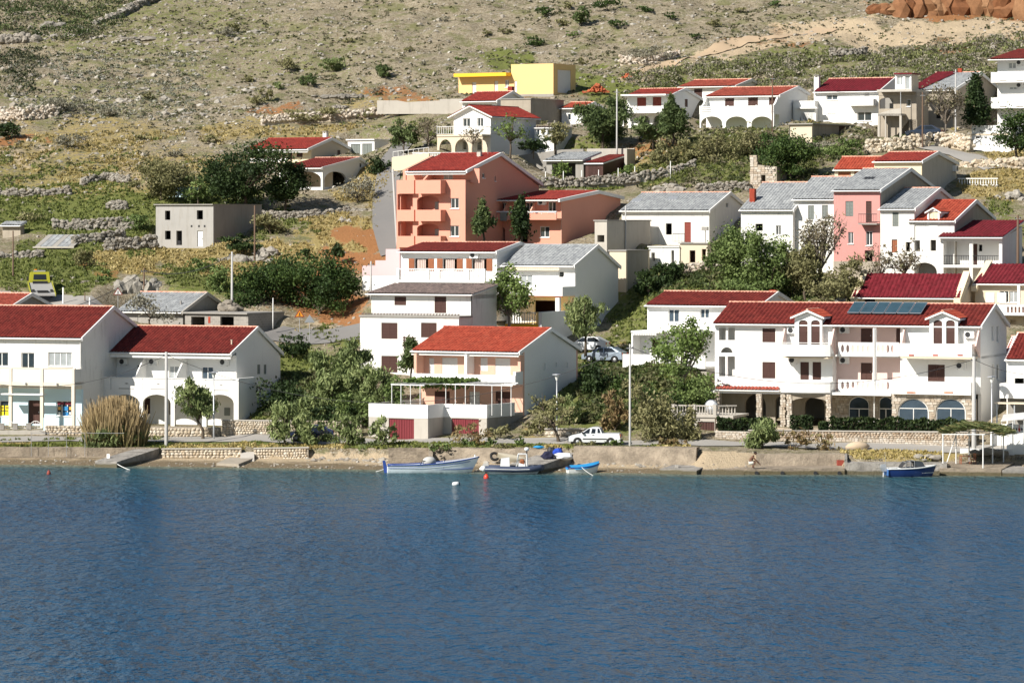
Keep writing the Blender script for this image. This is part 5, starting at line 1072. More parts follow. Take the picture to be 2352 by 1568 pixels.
# AA .. AD: white houses of the upper right
h = simple('red_shutter_house', 'white house with red shutters and red roof, left of the upper right row', (1540, 298), 419, 26, 1440, 1608, (1572, 204), 219, WHITE, ROOFR, [(1463, 224, 1484, 246, 'shr'), (1499, 223, 1519, 246, 'shr'), (1468, 266, 1492, 292, 'aho', .4), (1500, 266, 1520, 292, 'aho', .4)], [(1573, 228, 1580, 246, 'sh1')], oh=.25, base=-3)
yb = -1.3; z1, z0 = h.fz(1490, 244, yb), h.fz(1490, 260, yb); h.box('balcony_front', 0, h.W, yb, yb + .12, z0, z1, WHITE); h.box('balcony_floor', 0, h.W, yb + .12, 0, z0, z0 + .15, WHITE); h.box('balcony_side', h.W - .12, h.W, yb + .12, 0, z0 + .15, z1, WHITE); h.box('fascia', -.2, h.W, -1.3, -.3, h.zf - .05, h.zf + .12, TRIM); h.box('inner_wall', .3, h.W - .3, 1.2, 1.3, -3, z0, CONC); h.box('porch_column', 0, .2, yb, yb + .2, -2, z0, WHITE); h.box('porch_column', h.W - .2, h.W, yb, yb + .2, -2, z0, WHITE)
h = simple('rear_white_house', 'white house with red roof set behind the upper right row', (1690, 245), 429, 26, 1562, 1738, (1724, 183), 197, WHITE, ROOFBR, [(1594, 204, 1613, 224, 'sh')], oh=.4, base=-3)
h = simple('arched_house', 'white house with brown roof, three brown shutters and a row of arches', (1790, 304), 415, 26, 1622, 1855, (1831, 200), 219, WHITE, ROOFBR, [(1665, 226, 1686, 244, 'sh'), (1718, 224, 1741, 243, 'sh'), (1766, 224, 1785, 242, 'sh')], oh=.3, base=-3)
yb = -1.6; z1, z0 = h.fz(1690, 244, yb), h.fz(1690, 262, yb); xl = h.fx(1607, yb); h.box('balcony_floor', xl, h.W, yb, 0, z0 - .1, z0 + .08, WHITE)
for i in range(4): h.box('balcony_rail', xl, h.W, yb, yb + .06, z0 + .15 + i * .2, z0 + .27 + i * .2, TRIM)
for a in (1608, 1640, 1672, 1704, 1737, 1770): x = h.fx(a, yb); h.box('balcony_post', x - .08, x + .08, yb - .02, yb + .09, z0, z0 + .95, TRIM)
hs = [arch(h.fx(a, yb), h.fx(b, yb), -1.9, h.fz(a, 284, yb), h.fz(a, 268, yb)) for a, b in ((1610, 1659), (1667, 1716), (1726, 1774))]
MB().slab('y', [(xl, -2), (h.W, -2), (h.W, z0 - .1), (xl, z0 - .1)], yb, yb + .3, hs).build('arcade', WHITE, h.o)
MB().slab('x', [(0, z0), (yb, z0), (yb, z1), (-1.0, z1 + .3), (-.3, z1 + 1.0), (0, h.zf - .2)], 0, .2).build('curved_wing', WHITE, h.o); MB().slab('x', [(0, z0), (yb, z0), (yb, z1), (-1.0, z1 + .3), (-.3, z1 + 1.0), (0, h.zf - .2)], h.W - .2, h.W - .002).build('curved_wing', WHITE, h.o)
h = simple('stepped_white_house', 'stepped white house with burgundy roof and chimney in the upper right row', (2020, 297), 415, 25, 1872, 2062, (2053, 180), 208, WHITE, ROOFB, [(1898, 218, 1924, 230, 'g2b'), (1986, 207, 1996, 227, 'ho'), (1901, 260, 1921, 277, 'shw'), (1969, 257, 2002, 278, 'g2')], oh=.3, base=-3)
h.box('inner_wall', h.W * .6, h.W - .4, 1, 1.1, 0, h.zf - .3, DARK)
yb = -1.0; xl, xr = h.fx(1822, yb), h.fx(1872, yb); zt = h.fz(1840, 232, yb); h.wall('y', yb, yb + .25, [(xl, -3), (xr, -3), (xr, zt), (xl, zt)], WHITE, [(1840, 260, 1874, 281, 'g2')]); h.box('wall', xl, xl + .25, yb + .25, 4, -3, zt, WHITE); h.box('wall', xr - .25, xr, yb + .25, 0, -3, zt, WHITE); h.flat(zt - .9, xl + .25, xr - .25, yb + .25, 4, .2, WHITE); h.pbox('canopy', 1826, 246, 1876, 250, yb - .5, yb - .002, TRIM)
z1, z0 = h.fz(1976, 228, yb), h.fz(1976, 243, yb); x0, x1 = h.fx(1947, yb), h.fx(2006, yb); h.box('balcony_front', x0, x1, yb, yb + .12, z0, z1, WHITE); h.box('balcony_floor', x0, x1, yb + .12, 0, z0, z0 + .15, WHITE); h.box('balcony_side', x1 - .12, x1, yb + .12, 0, z0 + .15, z1, WHITE)
h.chimney(-.2, 1.2, 0, h.fz(1870, 178, 1.2), WHITE, .55)
# AE: unfinished concrete house, with grey roofed stone house behind
h = simple('grey_stone_house', 'old rubble house with patched grey and red roof behind the unfinished house', (2190, 318), 412, 25, 2090, 2300, (2250, 167), 206, STONEWALLM, ROOFG, [(2110, 215, 2120, 232, 'ho'), (2150, 250, 2160, 272, 'ho')], oh=.2, base=-3, sidemat=STONEWALLM)
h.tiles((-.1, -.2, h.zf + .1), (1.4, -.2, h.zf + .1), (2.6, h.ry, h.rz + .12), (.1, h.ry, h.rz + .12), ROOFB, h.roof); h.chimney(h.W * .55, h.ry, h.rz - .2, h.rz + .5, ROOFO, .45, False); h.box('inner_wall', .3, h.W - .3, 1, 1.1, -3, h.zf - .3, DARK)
h = House('unfinished_house', 'unfinished concrete house with bare balcony on columns and small white dormer', 'house', (2105, 320), 407, 25, 2018, 2140)
W = h.W; z2, z1, zf0 = h.fz(2060, 212), h.fz(2060, 262), 0
yb = -1.5; h.box('roof_slab', h.fx(2014, yb), W, yb, 4, z2, z2 + .25, CONCL); h.wall('y', 0, .25, [(0, -2), (W, -2), (W, z2), (0, z2)], STONEWALLM, [(2020, 225, 2052, 250, 'aho', .2), (2082, 228, 2092, 245, 'g1'), (2088, 275, 2106, 316, 'ho')]); h.box('wall', W - .25, W, .25, 4, -2, z2, STONEWALLM); h.box('inner_wall', .2, W - .3, 1.6, 1.7, -2, z2, CONC)
x0, x1 = h.fx(2016, yb), h.fx(2070, yb); h.box('balcony_floor', x0, x1, yb, 0, z1 - .2, z1, CONCL); h.ps('balcony_front', [(2016, 266), (2070, 266), (2070, 249), (2050, 251), (2016, 262)], yb, yb + .15, CONCL)
for a in (2018, 2068): x = h.fx(a, yb); h.box('column', x - .12, x + .12, yb + .02, yb + .25, -2, z1 - .2, CONCL)
x = h.fx(2034, yb + .1); h.box('column', x - .06, x + .06, yb + .05, yb + .2, -2, z1 - .2, CONCL); x = h.fx(2068, yb); MB().tube([(x, yb + .1, z1), (x, yb + .1, z2)], .04, 5).build('steel_prop', METAL, h.o)
h.wall('y', .6, .8, [(h.fx(2056, .6), z2 + .25), (h.fx(2093, .6), z2 + .25), (h.fx(2093, .6), h.fz(2070, 171, .6)), (h.fx(2056, .6), h.fz(2070, 171, .6))], WHITE, [(2060, 175, 2074, 196, 'g2l'), (2079, 174, 2090, 206, 'g1l')], 'dormer'); h.box('dormer', h.fx(2093, .6) - .2, h.fx(2093, .6), .8, 3, z2 + .25, h.fz(2070, 171, .6), CREAM2); h.box('dormer_roof', h.fx(2054, .4), h.fx(2095, .4), .3, 3.2, h.fz(2070, 171, .6), h.fz(2070, 168, .6), ROOFB)
# AF, AG: tower at right edge
h = House('terraced_white_block', 'tall white block with stacked balconies at the upper right edge', 'building', (2480, 352), 408, 24, 2291, D=10)
W = h.W; zt = h.fz(2300, 139); h.shell(zt, None, zt, -3, WHITE, wins=[(2316, 144, 2334, 158, 'g2l'), (2318, 200, 2336, 206, 'g2l')])
h.shed((-1.2, zt + .05), (10.2, zt + 1.6), -.7, W + .2, ROOF)
yb = -1.4
for p1, p0 in ((166, 190), (224, 249)):
    x0 = h.fx(2276, yb); z1, z0 = h.fz(2300, p1, yb), h.fz(2300, p0, yb); h.box('balcony_front', x0, W, yb, yb + .15, z0, z1, WHITE); h.box('balcony_floor', x0, W, yb + .15, 0, z0, z0 + .2, WHITE); h.box('balcony_side', x0, x0 + .15, yb + .15, 0, z0 + .2, z1, WHITE)
    for a in (2304, 2342): h.pbox('drain_slot', a - 8, p0 - 5, a + 8, p0 - 3, yb - .02, yb - .001, CONC)
h.aircon(2344, 144, 0); h.aircon(2344, 196, 0)
h = House('white_terrace_block', 'low white terrace block with scalloped slots below the tall white block', 'building', (2330, 352), 398, 24, 2232, D=6)
zt = h.fz(2300, 288); h.shell(zt, None, zt, -3, WHITE, wins=[(2241, 313, 2250, 318, 'ho')]); h.box('ledge', -.05, h.W, -.08, -.002, h.fz(2300, 310), h.fz(2300, 307), CREAM2)
for a in (2258, 2300): h.pbox('drain_slot', a - 7, 302, a + 7, 304, -.02, -.001, CONC)
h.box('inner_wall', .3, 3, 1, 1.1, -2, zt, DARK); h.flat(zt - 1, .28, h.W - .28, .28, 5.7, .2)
# AH
h = House('flat_store', 'flat-roofed grey-brown store with dark door below the stepped white house', 'store', (1865, 330), 404, 34, 1812, 1960); zt = h.fz(1865, 286); h.shell(zt, None, zt, -2.5, CREAM2, swins=[(1927, 290, 1943, 327, 'dr')], sidemat=STONEWALLM); h.flat(zt + .002, -.3, h.W + .25, -.3, h.D + .2, .12)
h = simple('red_shed', 'small shed with dark red lean-to roof and white door in the walled garden', (1385, 410), 398, 27, 1345, 1454, (1440, 356), 374, BROWN, ROOF, [(1352, 374, 1384, 407, 'drw')], base=-1, oh=.2, verge=0, rm=None, gutter=False, back=(1454, 358), cat='shed')
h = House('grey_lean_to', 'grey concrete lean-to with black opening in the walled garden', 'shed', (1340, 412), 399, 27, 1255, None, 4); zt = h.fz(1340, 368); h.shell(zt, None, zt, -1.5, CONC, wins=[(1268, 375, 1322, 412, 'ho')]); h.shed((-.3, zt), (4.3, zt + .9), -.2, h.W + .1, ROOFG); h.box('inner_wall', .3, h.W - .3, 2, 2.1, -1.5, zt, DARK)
h = House('concrete_yard_wall', 'long pale concrete wall with one stepped end behind the red shed', 'wall', (1457, 400), 404, 20, 1348, None, .3); h.box('wall', 0, h.W, 0, .3, -2, h.fz(1457, 341), CONCL); h.box('wall_end', h.W - .3, h.W, -2.5, -.002, -2, h.fz(1457, 343), CONCL)
h = House('concrete_yard_wall', 'weathered grey retaining wall between the coral building and the lean-to', 'wall', (1340, 410), 405, 20, 1170, None, .3); h.ps('wall', [(1170, 412), (1340, 412), (1340, 342), (1290, 344), (1170, 360)], 0, .3, CONC)
h = House('pale_yard_wall', 'pale concrete yard wall running left from the small red-roofed house', 'wall', (1064, 262), 428, 14, 866, None, .3); h.ps('wall', [(866, 262), (1064, 262), (1064, 227), (1010, 228), (1010, 231), (934, 235), (912, 231), (866, 231)], 0, .3, CONCL)
h = House('stepped_terrace_wall', 'cream terrace wall with railing at the top of the lane by the coral building', 'wall', (985, 372), 399, 15, 900, None, .3); h.ps('wall', [(900, 394), (985, 382), (985, 352), (900, 362)], 0, .3, CREAM); h.railing(h.f(903, 362, .1), h.f(985, 352, .1), .1, .6, TRIM, .5, bar=.03)
# small shacks on the left
h = House('stone_hut', 'tiny stone hut with tin roof at the left edge of the slope', 'hut', (47, 548), 386, 25, 6, 56); zt = h.fz(47, 517); h.shell(zt, None, zt, -1, STONEWALLM); h.shed((-.3, zt - .05), (h.D + .2, zt + .35), -.2, h.W + .2, ROOFG)
h = House('collapsed_tin_roof', 'low shelter under sloping grey tin sheets above the tow truck', 'shelter', (172, 572), 380, 12, 82, None, 3.0)
for i in range(7):
    x = h.W * i / 7; MB().add([(x, -.2, .3), (x + h.W / 7 - .04, -.2, .3), (x + h.W / 7 + .25, 3, 1.45), (x + .3, 3, 1.45), (x, -.2, .25), (x + h.W / 7 - .04, -.2, .25), (x + h.W / 7 + .25, 3, 1.4), (x + .3, 3, 1.4)], [(0,1,2,3),(7,6,5,4),(0,1,5,4),(1,2,6,5),(2,3,7,6),(3,0,4,7)]).build('tin_sheet', ROOFG if i % 3 else CONC, h.o)
h.box('back_wall', 0, h.W + .2, 2.9, 3.1, -1, 1.35, STONEWALLM); h.box('rail', -.2, h.W, -.35, -.2, .1, .25, CONCL)
for x in (.1, h.W * .5, h.W - .1): h.box('post', x - .06, x + .06, -.1, .04, -1, .26, WOODP)
h = House('blue_tarp_shed', 'pale blue shed wall half hidden by bushes under the fig tree', 'shed', (440, 452), 402, 15, 386, None, 2.5); h.shell(h.fz(440, 429), None, h.fz(440, 429), -1, BLUEW)
# ------------------------------------------------------------------ the slope itself, cut to fit the buildings
_XX, _YY = np.meshgrid(_gX, _gY)
_XX = _XX * np.clip((_YY) / 520.0, 0.78, 3.0)
_ZZ = ground_z(_XX.ravel(), _YY.ravel()).reshape(_XX.shape)
nr, nc = _XX.shape
me = bpy.data.meshes.new('ground')
idx = np.arange(nr * nc).reshape(nr, nc)
quads = np.stack([idx[:-1, :-1], idx[:-1, 1:], idx[1:, 1:], idx[1:, :-1]], -1).reshape(-1, 4)
me.from_pydata(np.stack([_XX, _YY, _ZZ], -1).reshape(-1, 3).tolist(), [], quads.tolist()); me.update()
_px = (CX + _XX / _YY * F).ravel(); _py = (HY + (CH - _ZZ) / _YY * F).ravel()
_beach = (_YY.ravel() < shore(_XX.ravel(), _YY.ravel())[1]) * 1.0
for nm, ch in (('zone_a', (zone(_px, _py, GREEN), zone(_px, _py, DRY), zone(_px, _py, EARTH))), ('zone_b', (np.maximum(zone(_px, _py, PATH), _beach), _px * 0, _px * 0))):
    at = me.color_attributes.new(nm, 'FLOAT_COLOR', 'POINT')
    at.data.foreach_set('color', np.stack([*ch, np.ones_like(_px)], -1).astype(np.float32).ravel())
me.polygons.foreach_set('use_smooth', [True] * len(me.polygons))
def groundmat():
    m, nt, bs = newmat('hillside_ground'); geo = N(nt, 'ShaderNodeNewGeometry').outputs['Position']
    def at(n):
        a = N(nt, 'ShaderNodeAttribute', attribute_name=n).outputs['Color']; s = N(nt, 'ShaderNodeSeparateColor'); nt.links.new(a, s.inputs[0]); return s.outputs
    za, zb = at('zone_a'), at('zone_b')
    n1 = noise(nt, geo, 0.35, 6, 0.65); n2 = noise(nt, geo, 1.7, 6, 0.7); n3 = noise(nt, geo, 6.0, 4, 0.7)
    c = mixc(nt, ramp(nt, n2, [(0.40, 0), (0.58, 1)]), (0.15, 0.118, 0.068), (0.33, 0.275, 0.19))
    c = mixc(nt, ramp(nt, n3, [(0.50, 0), (0.60, 0.85)]), c, (0.45, 0.405, 0.32))
    c = mixc(nt, ramp(nt, n1, [(0.5, 0), (0.62, 0.75)]), c, (0.15, 0.155, 0.06))
    def sel(f, amt, lo):
        a = N(nt, 'ShaderNodeMath', operation='MULTIPLY_ADD'); nt.links.new(n2, a.inputs[0]); a.inputs[1].default_value = 2.2; a.inputs[2].default_value = -1.1
        b = N(nt, 'ShaderNodeMath', operation='ADD'); nt.links.new(f, b.inputs[0]); nt.links.new(a.outputs[0], b.inputs[1])
        return ramp(nt, b.outputs[0], [(lo, 0), (lo + 0.25, amt)])
    gcol = mixc(nt, n3, (0.10, 0.13, 0.028), (0.20, 0.215, 0.06))
    c = mixc(nt, sel(za[0], 0.92, 0.3), c, gcol)
    dcol = mixc(nt, n3, (0.26, 0.20, 0.075), (0.44, 0.345, 0.15))
    c = mixc(nt, sel(za[1], 0.92, 0.3), c, dcol)
    ecol = mixc(nt, n3, (0.27, 0.11, 0.04), (0.40, 0.20, 0.09))
    c = mixc(nt, sel(za[2], 0.95, 0.35), c, ecol)
    pcol = mixc(nt, n3, (0.44, 0.34, 0.22), (0.56, 0.45, 0.31))
    c = mixc(nt, sel(zb[0], 0.95, 0.4), c, pcol)
    sz = N(nt, 'ShaderNodeSeparateXYZ'); nt.links.new(geo, sz.inputs[0]); wa = N(nt, 'ShaderNodeMath', operation='MULTIPLY_ADD'); nt.links.new(n1, wa.inputs[0]); wa.inputs[1].default_value = -.35; nt.links.new(sz.outputs[2], wa.inputs[2])
    c = mixc(nt, ramp(nt, wa.outputs[0], [(0.0, 0.8), (0.1, 0.0)]), c, (0.13, 0.10, 0.06))   # wet sand and weed at the waterline
    nt.links.new(c, bs.inputs['Base Color']); bs.inputs['Roughness'].default_value = 1.0; bs.inputs['Specular IOR Level'].default_value = 0.1
    ad = N(nt, 'ShaderNodeMath', operation='ADD'); nt.links.new(n2, ad.inputs[0]); nt.links.new(n3, ad.inputs[1])
    bump(nt, bs, ad.outputs[0], 0.8, 0.25); return m
me.materials.append(groundmat())
ground = tag(link('ground', me), kind='structure')

# ------------------------------------------------------------------ vegetation
def fast_mesh(name, V, k, mat):
    """mesh of len(V)/k loose k-gons"""
    me = bpy.data.meshes.new(name); n = len(V); nf = n // k
    me.vertices.add(n); me.vertices.foreach_set('co', V.astype(np.float32).ravel())
    me.loops.add(n); me.loops.foreach_set('vertex_index', np.arange(n, dtype=np.int32))
    me.polygons.add(nf); me.polygons.foreach_set('loop_start', np.arange(0, n, k, dtype=np.int32)); me.polygons.foreach_set('loop_total', np.full(nf, k, dtype=np.int32))
    me.materials.append(mat); me.update(); me.validate(); return me
def leafmesh(name, Pn, size, col, asp=1.6, up=0.0, rg=None, mat=None):
    n = len(Pn); rg = rg or np.random.default_rng(1)
    a = rg.normal(size=(n, 3)); a[:, 2] += up * 2.2 * np.sign(up + 1e-9); a /= np.linalg.norm(a, axis=1)[:, None]
    r = rg.normal(size=(n, 3)); b = np.cross(a, r); b /= np.linalg.norm(b, axis=1)[:, None] + 1e-9
    s = size[:, None] * .5
    V = np.stack([Pn - a * s * asp, Pn + b * s, Pn + a * s * asp, Pn - b * s], 1).reshape(-1, 3)
    me = fast_mesh(name, V, 4, mat or LEAF)
    at = me.color_attributes.new('col', 'FLOAT_COLOR', 'POINT')
    at.data.foreach_set('color', np.repeat(np.c_[col, np.ones(n)], 4, 0).astype(np.float32).ravel())
    return me
PAL = {  # dark, mid, light leaf colours, size, aspect, upward, leaves per square metre, clump radius
 'fig':   ((.014,.028,.007),(.034,.060,.014),(.074,.110,.026), .17, 1.3, 0, 230, .16),
 'green': ((.045,.070,.020),(.100,.140,.040),(.170,.215,.075), .15, 1.5, 0, 250, .15),
 'light': ((.060,.090,.022),(.120,.170,.045),(.190,.240,.080), .17, 1.4, 0, 120, .14),
 'tam':   ((.075,.100,.035),(.150,.185,.070),(.230,.255,.110), .13, 3.2, .7, 330, .12),
 'olive': ((.090,.090,.038),(.160,.152,.068),(.230,.210,.105), .14, 2.2, .3, 230, .14),
 'grey':  ((.110,.105,.078),(.180,.170,.125),(.250,.235,.180), .13, 1.8, .2, 230, .16),
 'pine':  ((.032,.050,.018),(.072,.100,.034),(.120,.150,.055), .14, 3.0, .25, 280, .12),
 'dark':  ((.012,.022,.008),(.024,.042,.012),(.046,.070,.020), .16, 2.0, .2, 260, .15),
 'bare':  ((.110,.090,.060),(.150,.125,.080),(.130,.135,.060), .13, 2.2, .2, 34, .13),
 'brown': ((.130,.085,.040),(.190,.135,.065),(.130,.135,.050), .13, 2.8, .5, 260, .13),
}
def foliage(c, rad, kind, seed, dens=1.0, boxy=False, hollow=.35, flat_bottom=True, cone=False):
    """leaf positions, sizes, colours in an uneven volume of clumps"""
    d, m_, l, sz, asp, up, dn, cr = PAL[kind]; rg = np.random.default_rng(seed)
    rx, ry, rz = rad; n = int(dn * dens * 4 * max(rx, ry) * rz * (1 if not boxy else 1.2)); n = max(60, min(n, 13000))
    R = (rx * ry * rz) ** (1 / 3)
    nc = max(6, int(13 * dens ** .5 * (rx * rz / max(.3, (R * .55) ** 2)) ** .5 * 1.5))
    u = rg.normal(size=(nc, 3)); u /= np.linalg.norm(u, axis=1)[:, None]
    rr = hollow + (1 - hollow) * rg.random(nc) ** .6; cs = .55 + 1.0 * rg.random(nc)
    if boxy: q = rg.uniform(-1, 1, size=(nc, 3)); cc = q
    elif cone: cc = u * rr[:, None] * (.55 + .65 * rg.random(nc))[:, None]
    else:
        nl = 4 + int(rg.integers(0, 4)); lc = rg.normal(size=(nl, 3)); lc /= np.linalg.norm(lc, axis=1)[:, None]; lc *= (.35 + .33 * rg.random(nl))[:, None]; lr = .34 + .3 * rg.random(nl); li = rg.integers(0, nl, nc)
        cc = lc[li] + u * (rr * lr[li])[:, None]; cc = (cc - (cc.max(0) + cc.min(0)) / 2) / ((cc.max(0) - cc.min(0)) / 2 + 1e-6) * np.array([.92, .92, .9])
    if flat_bottom and not boxy: cc[:, 2] = np.where(cc[:, 2] < -.55, -.55 + (cc[:, 2] + .55) * .3, cc[:, 2])
    ci = rg.integers(0, nc, n); tone = rg.random(nc)
    if cone: cc[:, :2] *= (1.0 - .42 * (cc[:, 2:3] + 1))
    off = rg.normal(size=(n, 3)) * cr * (1.05 if not boxy else .9) * cs[ci][:, None]; off[:, 2] *= .8
    if cone: off[:, :2] *= (1.1 - .35 * (cc[ci][:, 2:3] + 1))
    p = cc[ci] * .92 + off
    pos = np.array(c)[None] + p * np.array([rx, ry, rz])[None]
    t = np.clip(tone[ci] * .55 + rg.random(n) * .45, 0, 1)
    D, M_, L = map(np.array, (d, m_, l))
    col = np.where((t < .5)[:, None], D + (M_ - D) * (t * 2)[:, None], M_ + (L - M_) * ((t - .5) * 2)[:, None])
    col *= (1.15 + .4 * rg.random((n, 1)))
    return pos, sz * (0.6 + .8 * rg.random(n)), col, asp, up, rg, np.array(c)[None] + cc * np.array([rx, ry, rz])[None]
def plant(name, label, px, py, top, hw, Y, kind='green', cat='tree', trunk=.35, dens=1.0, seed=None, group=None, lean=0, depth=None, bark=BARK, limbs=7, tr=None, boxy=False, cone=False):
    """tree or shrub: foot at photo pixel (px,py) and distance Y, top row, half width in photo pixels"""
    s_ = F / Y; base = P(px, py, Y); H_ = (py - top) / s_; R = hw / s_; seed = seed or int(px * 7 + py * 3 + Y)
    e = empty(name, base, 0, label, cat, group); rg = random.Random(seed)
    z0 = H_ * trunk; cz = (z0 + H_) / 2; rz = max(.25, (H_ - z0) / 2)
    c = Vector((lean * R, 0, cz))
    pos, sz, col, asp, up, g, cc = foliage(c, (R * .88, (depth or R * .85), rz * .95), kind, seed, dens, boxy, cone=cone)
    ok = pos[:, 2] > -.1; pos, sz, col = pos[ok], sz[ok], col[ok]
    isb = cat in ('bush', 'hedge', 'shrub')
    me = leafmesh('foliage', pos, sz, col, asp, up, g); link('foliage' if isb else 'crown', me, e)
    rt = tr or max(.04, H_ * .028); mb = MB(); r1 = rt
    top_ = Vector((lean * R * .8, 0, max(z0 * 1.15, H_ * .25))); mid = Vector((lean * R * .2 + rg.uniform(-.1, .1) * H_ * .3, rg.uniform(-.1, .1), top_.z * .5))
    mb.tube([(0, 0, -.7), (0, 0, .05), mid, top_], [rt * 1.25, rt * 1.1, rt * .9, rt * .7], 6)
    idx = list(range(len(cc))); rg.shuffle(idx)
    for i in idx[:limbs]:
        q = Vector(cc[i]); m2 = top_.lerp(q, .5) + Vector((rg.uniform(-.1, .1), rg.uniform(-.1, .1), rg.uniform(-.02, .12))) * R
        mb.tube([top_ * .9 + mid * .1, m2, q], [rt * .55, rt * .36, rt * .12], 5, cap=False)
        if kind in ('bare', 'light', 'brown', 'olive'):
            for _ in range(4 if kind == 'bare' else 2):
                q2 = q + Vector((rg.uniform(-1, 1), rg.uniform(-1, 1), rg.uniform(-.2, 1))) * R * .4; mb.tube([m2.lerp(q, rg.random()), q2], [rt * .2, rt * .07], 4, cap=False)
    mb.build('stem' if isb else 'trunk', bark, e, smooth=True, fix=False)
    return e
T = 'tree'; B = 'bush'
# --- waterfront
plant('tamarisk_tree', 'small green tamarisk with leaning trunk in front of the arcade house', 466, 1013, 868, 48, 318, 'tam', T, .3, 1.0, lean=-.35, tr=.15)
plant('tamarisk_bush', 'feathery tamarisk bush at the end of the round-stone wall', 652, 1030, 922, 40, 312, 'tam', B, .05, .6)
plant('tamarisk_bush', 'low feathery tamarisk bush before the dark blue car', 725, 1032, 945, 48, 311.5, 'tam', B, .03, .6)
plant('tamarisk_bush', 'feathery tamarisk bush left of the first wine red garage', 800, 1032, 950, 42, 310.5, 'tam', B, .03, .55)
plant('tamarisk_bush', 'thin tamarisk bush in front of the left garage door', 880, 1031, 955, 36, 309, 'tam', B, .03, .35)
plant('dry_shrub', 'low brown shrub on the verge before the right garage door', 1085, 1030, 968, 50, 308, 'brown', B, .02, .25)
plant('green_shrub', 'small bright green shrub on the verge, left of three', 1078, 1032, 1008, 16, 307, 'green', B, .02, 1)
plant('green_shrub', 'small bright green shrub on the verge, middle of three', 1128, 1032, 1006, 18, 307, 'green', B, .02, 1)
plant('green_shrub', 'small bright green shrub hanging over the sea wall above the tyre', 1192, 1034, 1000, 16, 306, 'green', B, .02, 1)
plant('dry_shrub', 'low grey-brown shrub at the corner of the right garage', 1148, 1012, 975, 26, 312, 'olive', B, .02, .5)
plant('lean_tree', 'sparse tree with dark leaning trunk beside the street lamp and the pickup', 1285, 1022, 912, 58, 310, 'olive', T, .35, .45, lean=-.3, tr=.16)
plant('roadside_bush', 'green bush behind the low stone wall by the pickup', 1300, 985, 905, 36, 316, 'tam', B, .1, .8)
plant('dark_tree', 'dark evergreen tree behind the white pickup', 1365, 990, 838, 52, 323, 'dark', T, .1, 1.1)
plant('dark_tree', 'dark green tree right of the apricot house gable', 1425, 985, 860, 44, 322, 'fig', T, .1, 1)
plant('olive_bush', 'large olive-brown bush above the sea wall behind the concrete pole', 1495, 1032, 868, 70, 311, 'olive', B, .04, 1.0)
plant('olive_bush', 'olive-brown bush reaching over the pickup', 1412, 1015, 890, 34, 314, 'brown', B, .1, .7)
plant('tamarisk_bush', 'tall olive tamarisk bush by the dark garage gate', 1575, 1030, 930, 36, 310, 'olive', B, .03, .8)
plant('tamarisk_bush', 'dense green tamarisk bush on the quay above the crouching man', 1750, 1044, 962, 42, 303, 'tam', B, .02, 1.2)
plant('dry_shrub', 'thin brown shrub right of the dense tamarisk on the quay', 1825, 1044, 985, 38, 303, 'brown', B, .02, .3)
plant('dry_shrub', 'thin brown shrub, rightmost on the quay before the stone wall', 1890, 1044, 995, 40, 303, 'brown', B, .02, .28)
plant('fig_tree', 'light green fig tree with open crown beside the apartment house', 1565, 935, 722, 76, 322, 'light', T, .25, 1.35, bark=BARKG, limbs=14)
plant('fig_tree', 'bushy green tree under the open fig tree', 1590, 950, 835, 55, 319, 'green', T, .05, .9)
# --- gully between arcade house and apricot house
plant('gully_tree', 'tall feathery green tree in the gully left of the shuttered house', 785, 992, 775, 74, 323, 'tam', T, .1, 1.3)
plant('gully_tree', 'feathery green tree leaning towards the pergola', 862, 985, 838, 50, 321, 'tam', T, .2, 1.0)
plant('gully_bush', 'bright green bush low in the gully beside the arcade house', 705, 990, 905, 46, 322, 'tam', B, .05, 1)
plant('dark_hedge', 'dark shaded bushes against the side of the arcade house', 650, 975, 872, 62, 326, 'dark', 'hedge', .02, 1)
plant('pine_tree', 'dark green pine before the shuttered house', 945, 872, 762, 42, 326, 'pine', T, .1, 1.2, cone=True)
plant('gully_bush', 'small bush by the lane below the road signs', 672, 820, 770, 40, 340, 'dark', B, .02, .8)
plant('climbing_fig', 'leafy fig against the left end of the pergola', 905, 960, 860, 24, 317.5, 'green', T, .1, .8)
plant('gully_bush', 'dark bush between gully trees and the garage terrace', 815, 990, 900, 52, 319, 'green', B, .03, 1.1)
plant('gully_bush', 'low dark bush behind the round-stone gate wall', 770, 1000, 930, 60, 318, 'dark', B, .02, 1)
plant('road_bush', 'green bush left of the low stone wall by the pickup', 1235, 1010, 955, 40, 314, 'olive', B, .03, .7)
plant('dark_bush', 'dark green bush under the fig by the terrace balusters', 1510, 985, 890, 60, 317, 'fig', B, .03, 1.1)
for a, b, c, d, k_, l_ in [(1010, 1036, 1018, 30, 'green', 'green weeds trailing over the sea wall right of the steps'), (1345, 1034, 1012, 34, 'olive', 'weeds hanging over the sea wall before the pickup'), (1410, 1034, 1010, 26, 'green', 'green tuft on the sea wall behind the pickup wheel'), (1545, 1036, 1005, 38, 'brown', 'brown weeds trailing over the stained sea wall'), (1150, 1035, 1020, 26, 'olive', 'low weeds on the sea wall above the inflatable boat'), (840, 1036, 1015, 36, 'tam', 'green weeds on the earth bank before the left garage')]: plant('wall_weeds', l_, a, b, c, d, 304.5 if a > 900 else 309, k_, B, .02, .9)
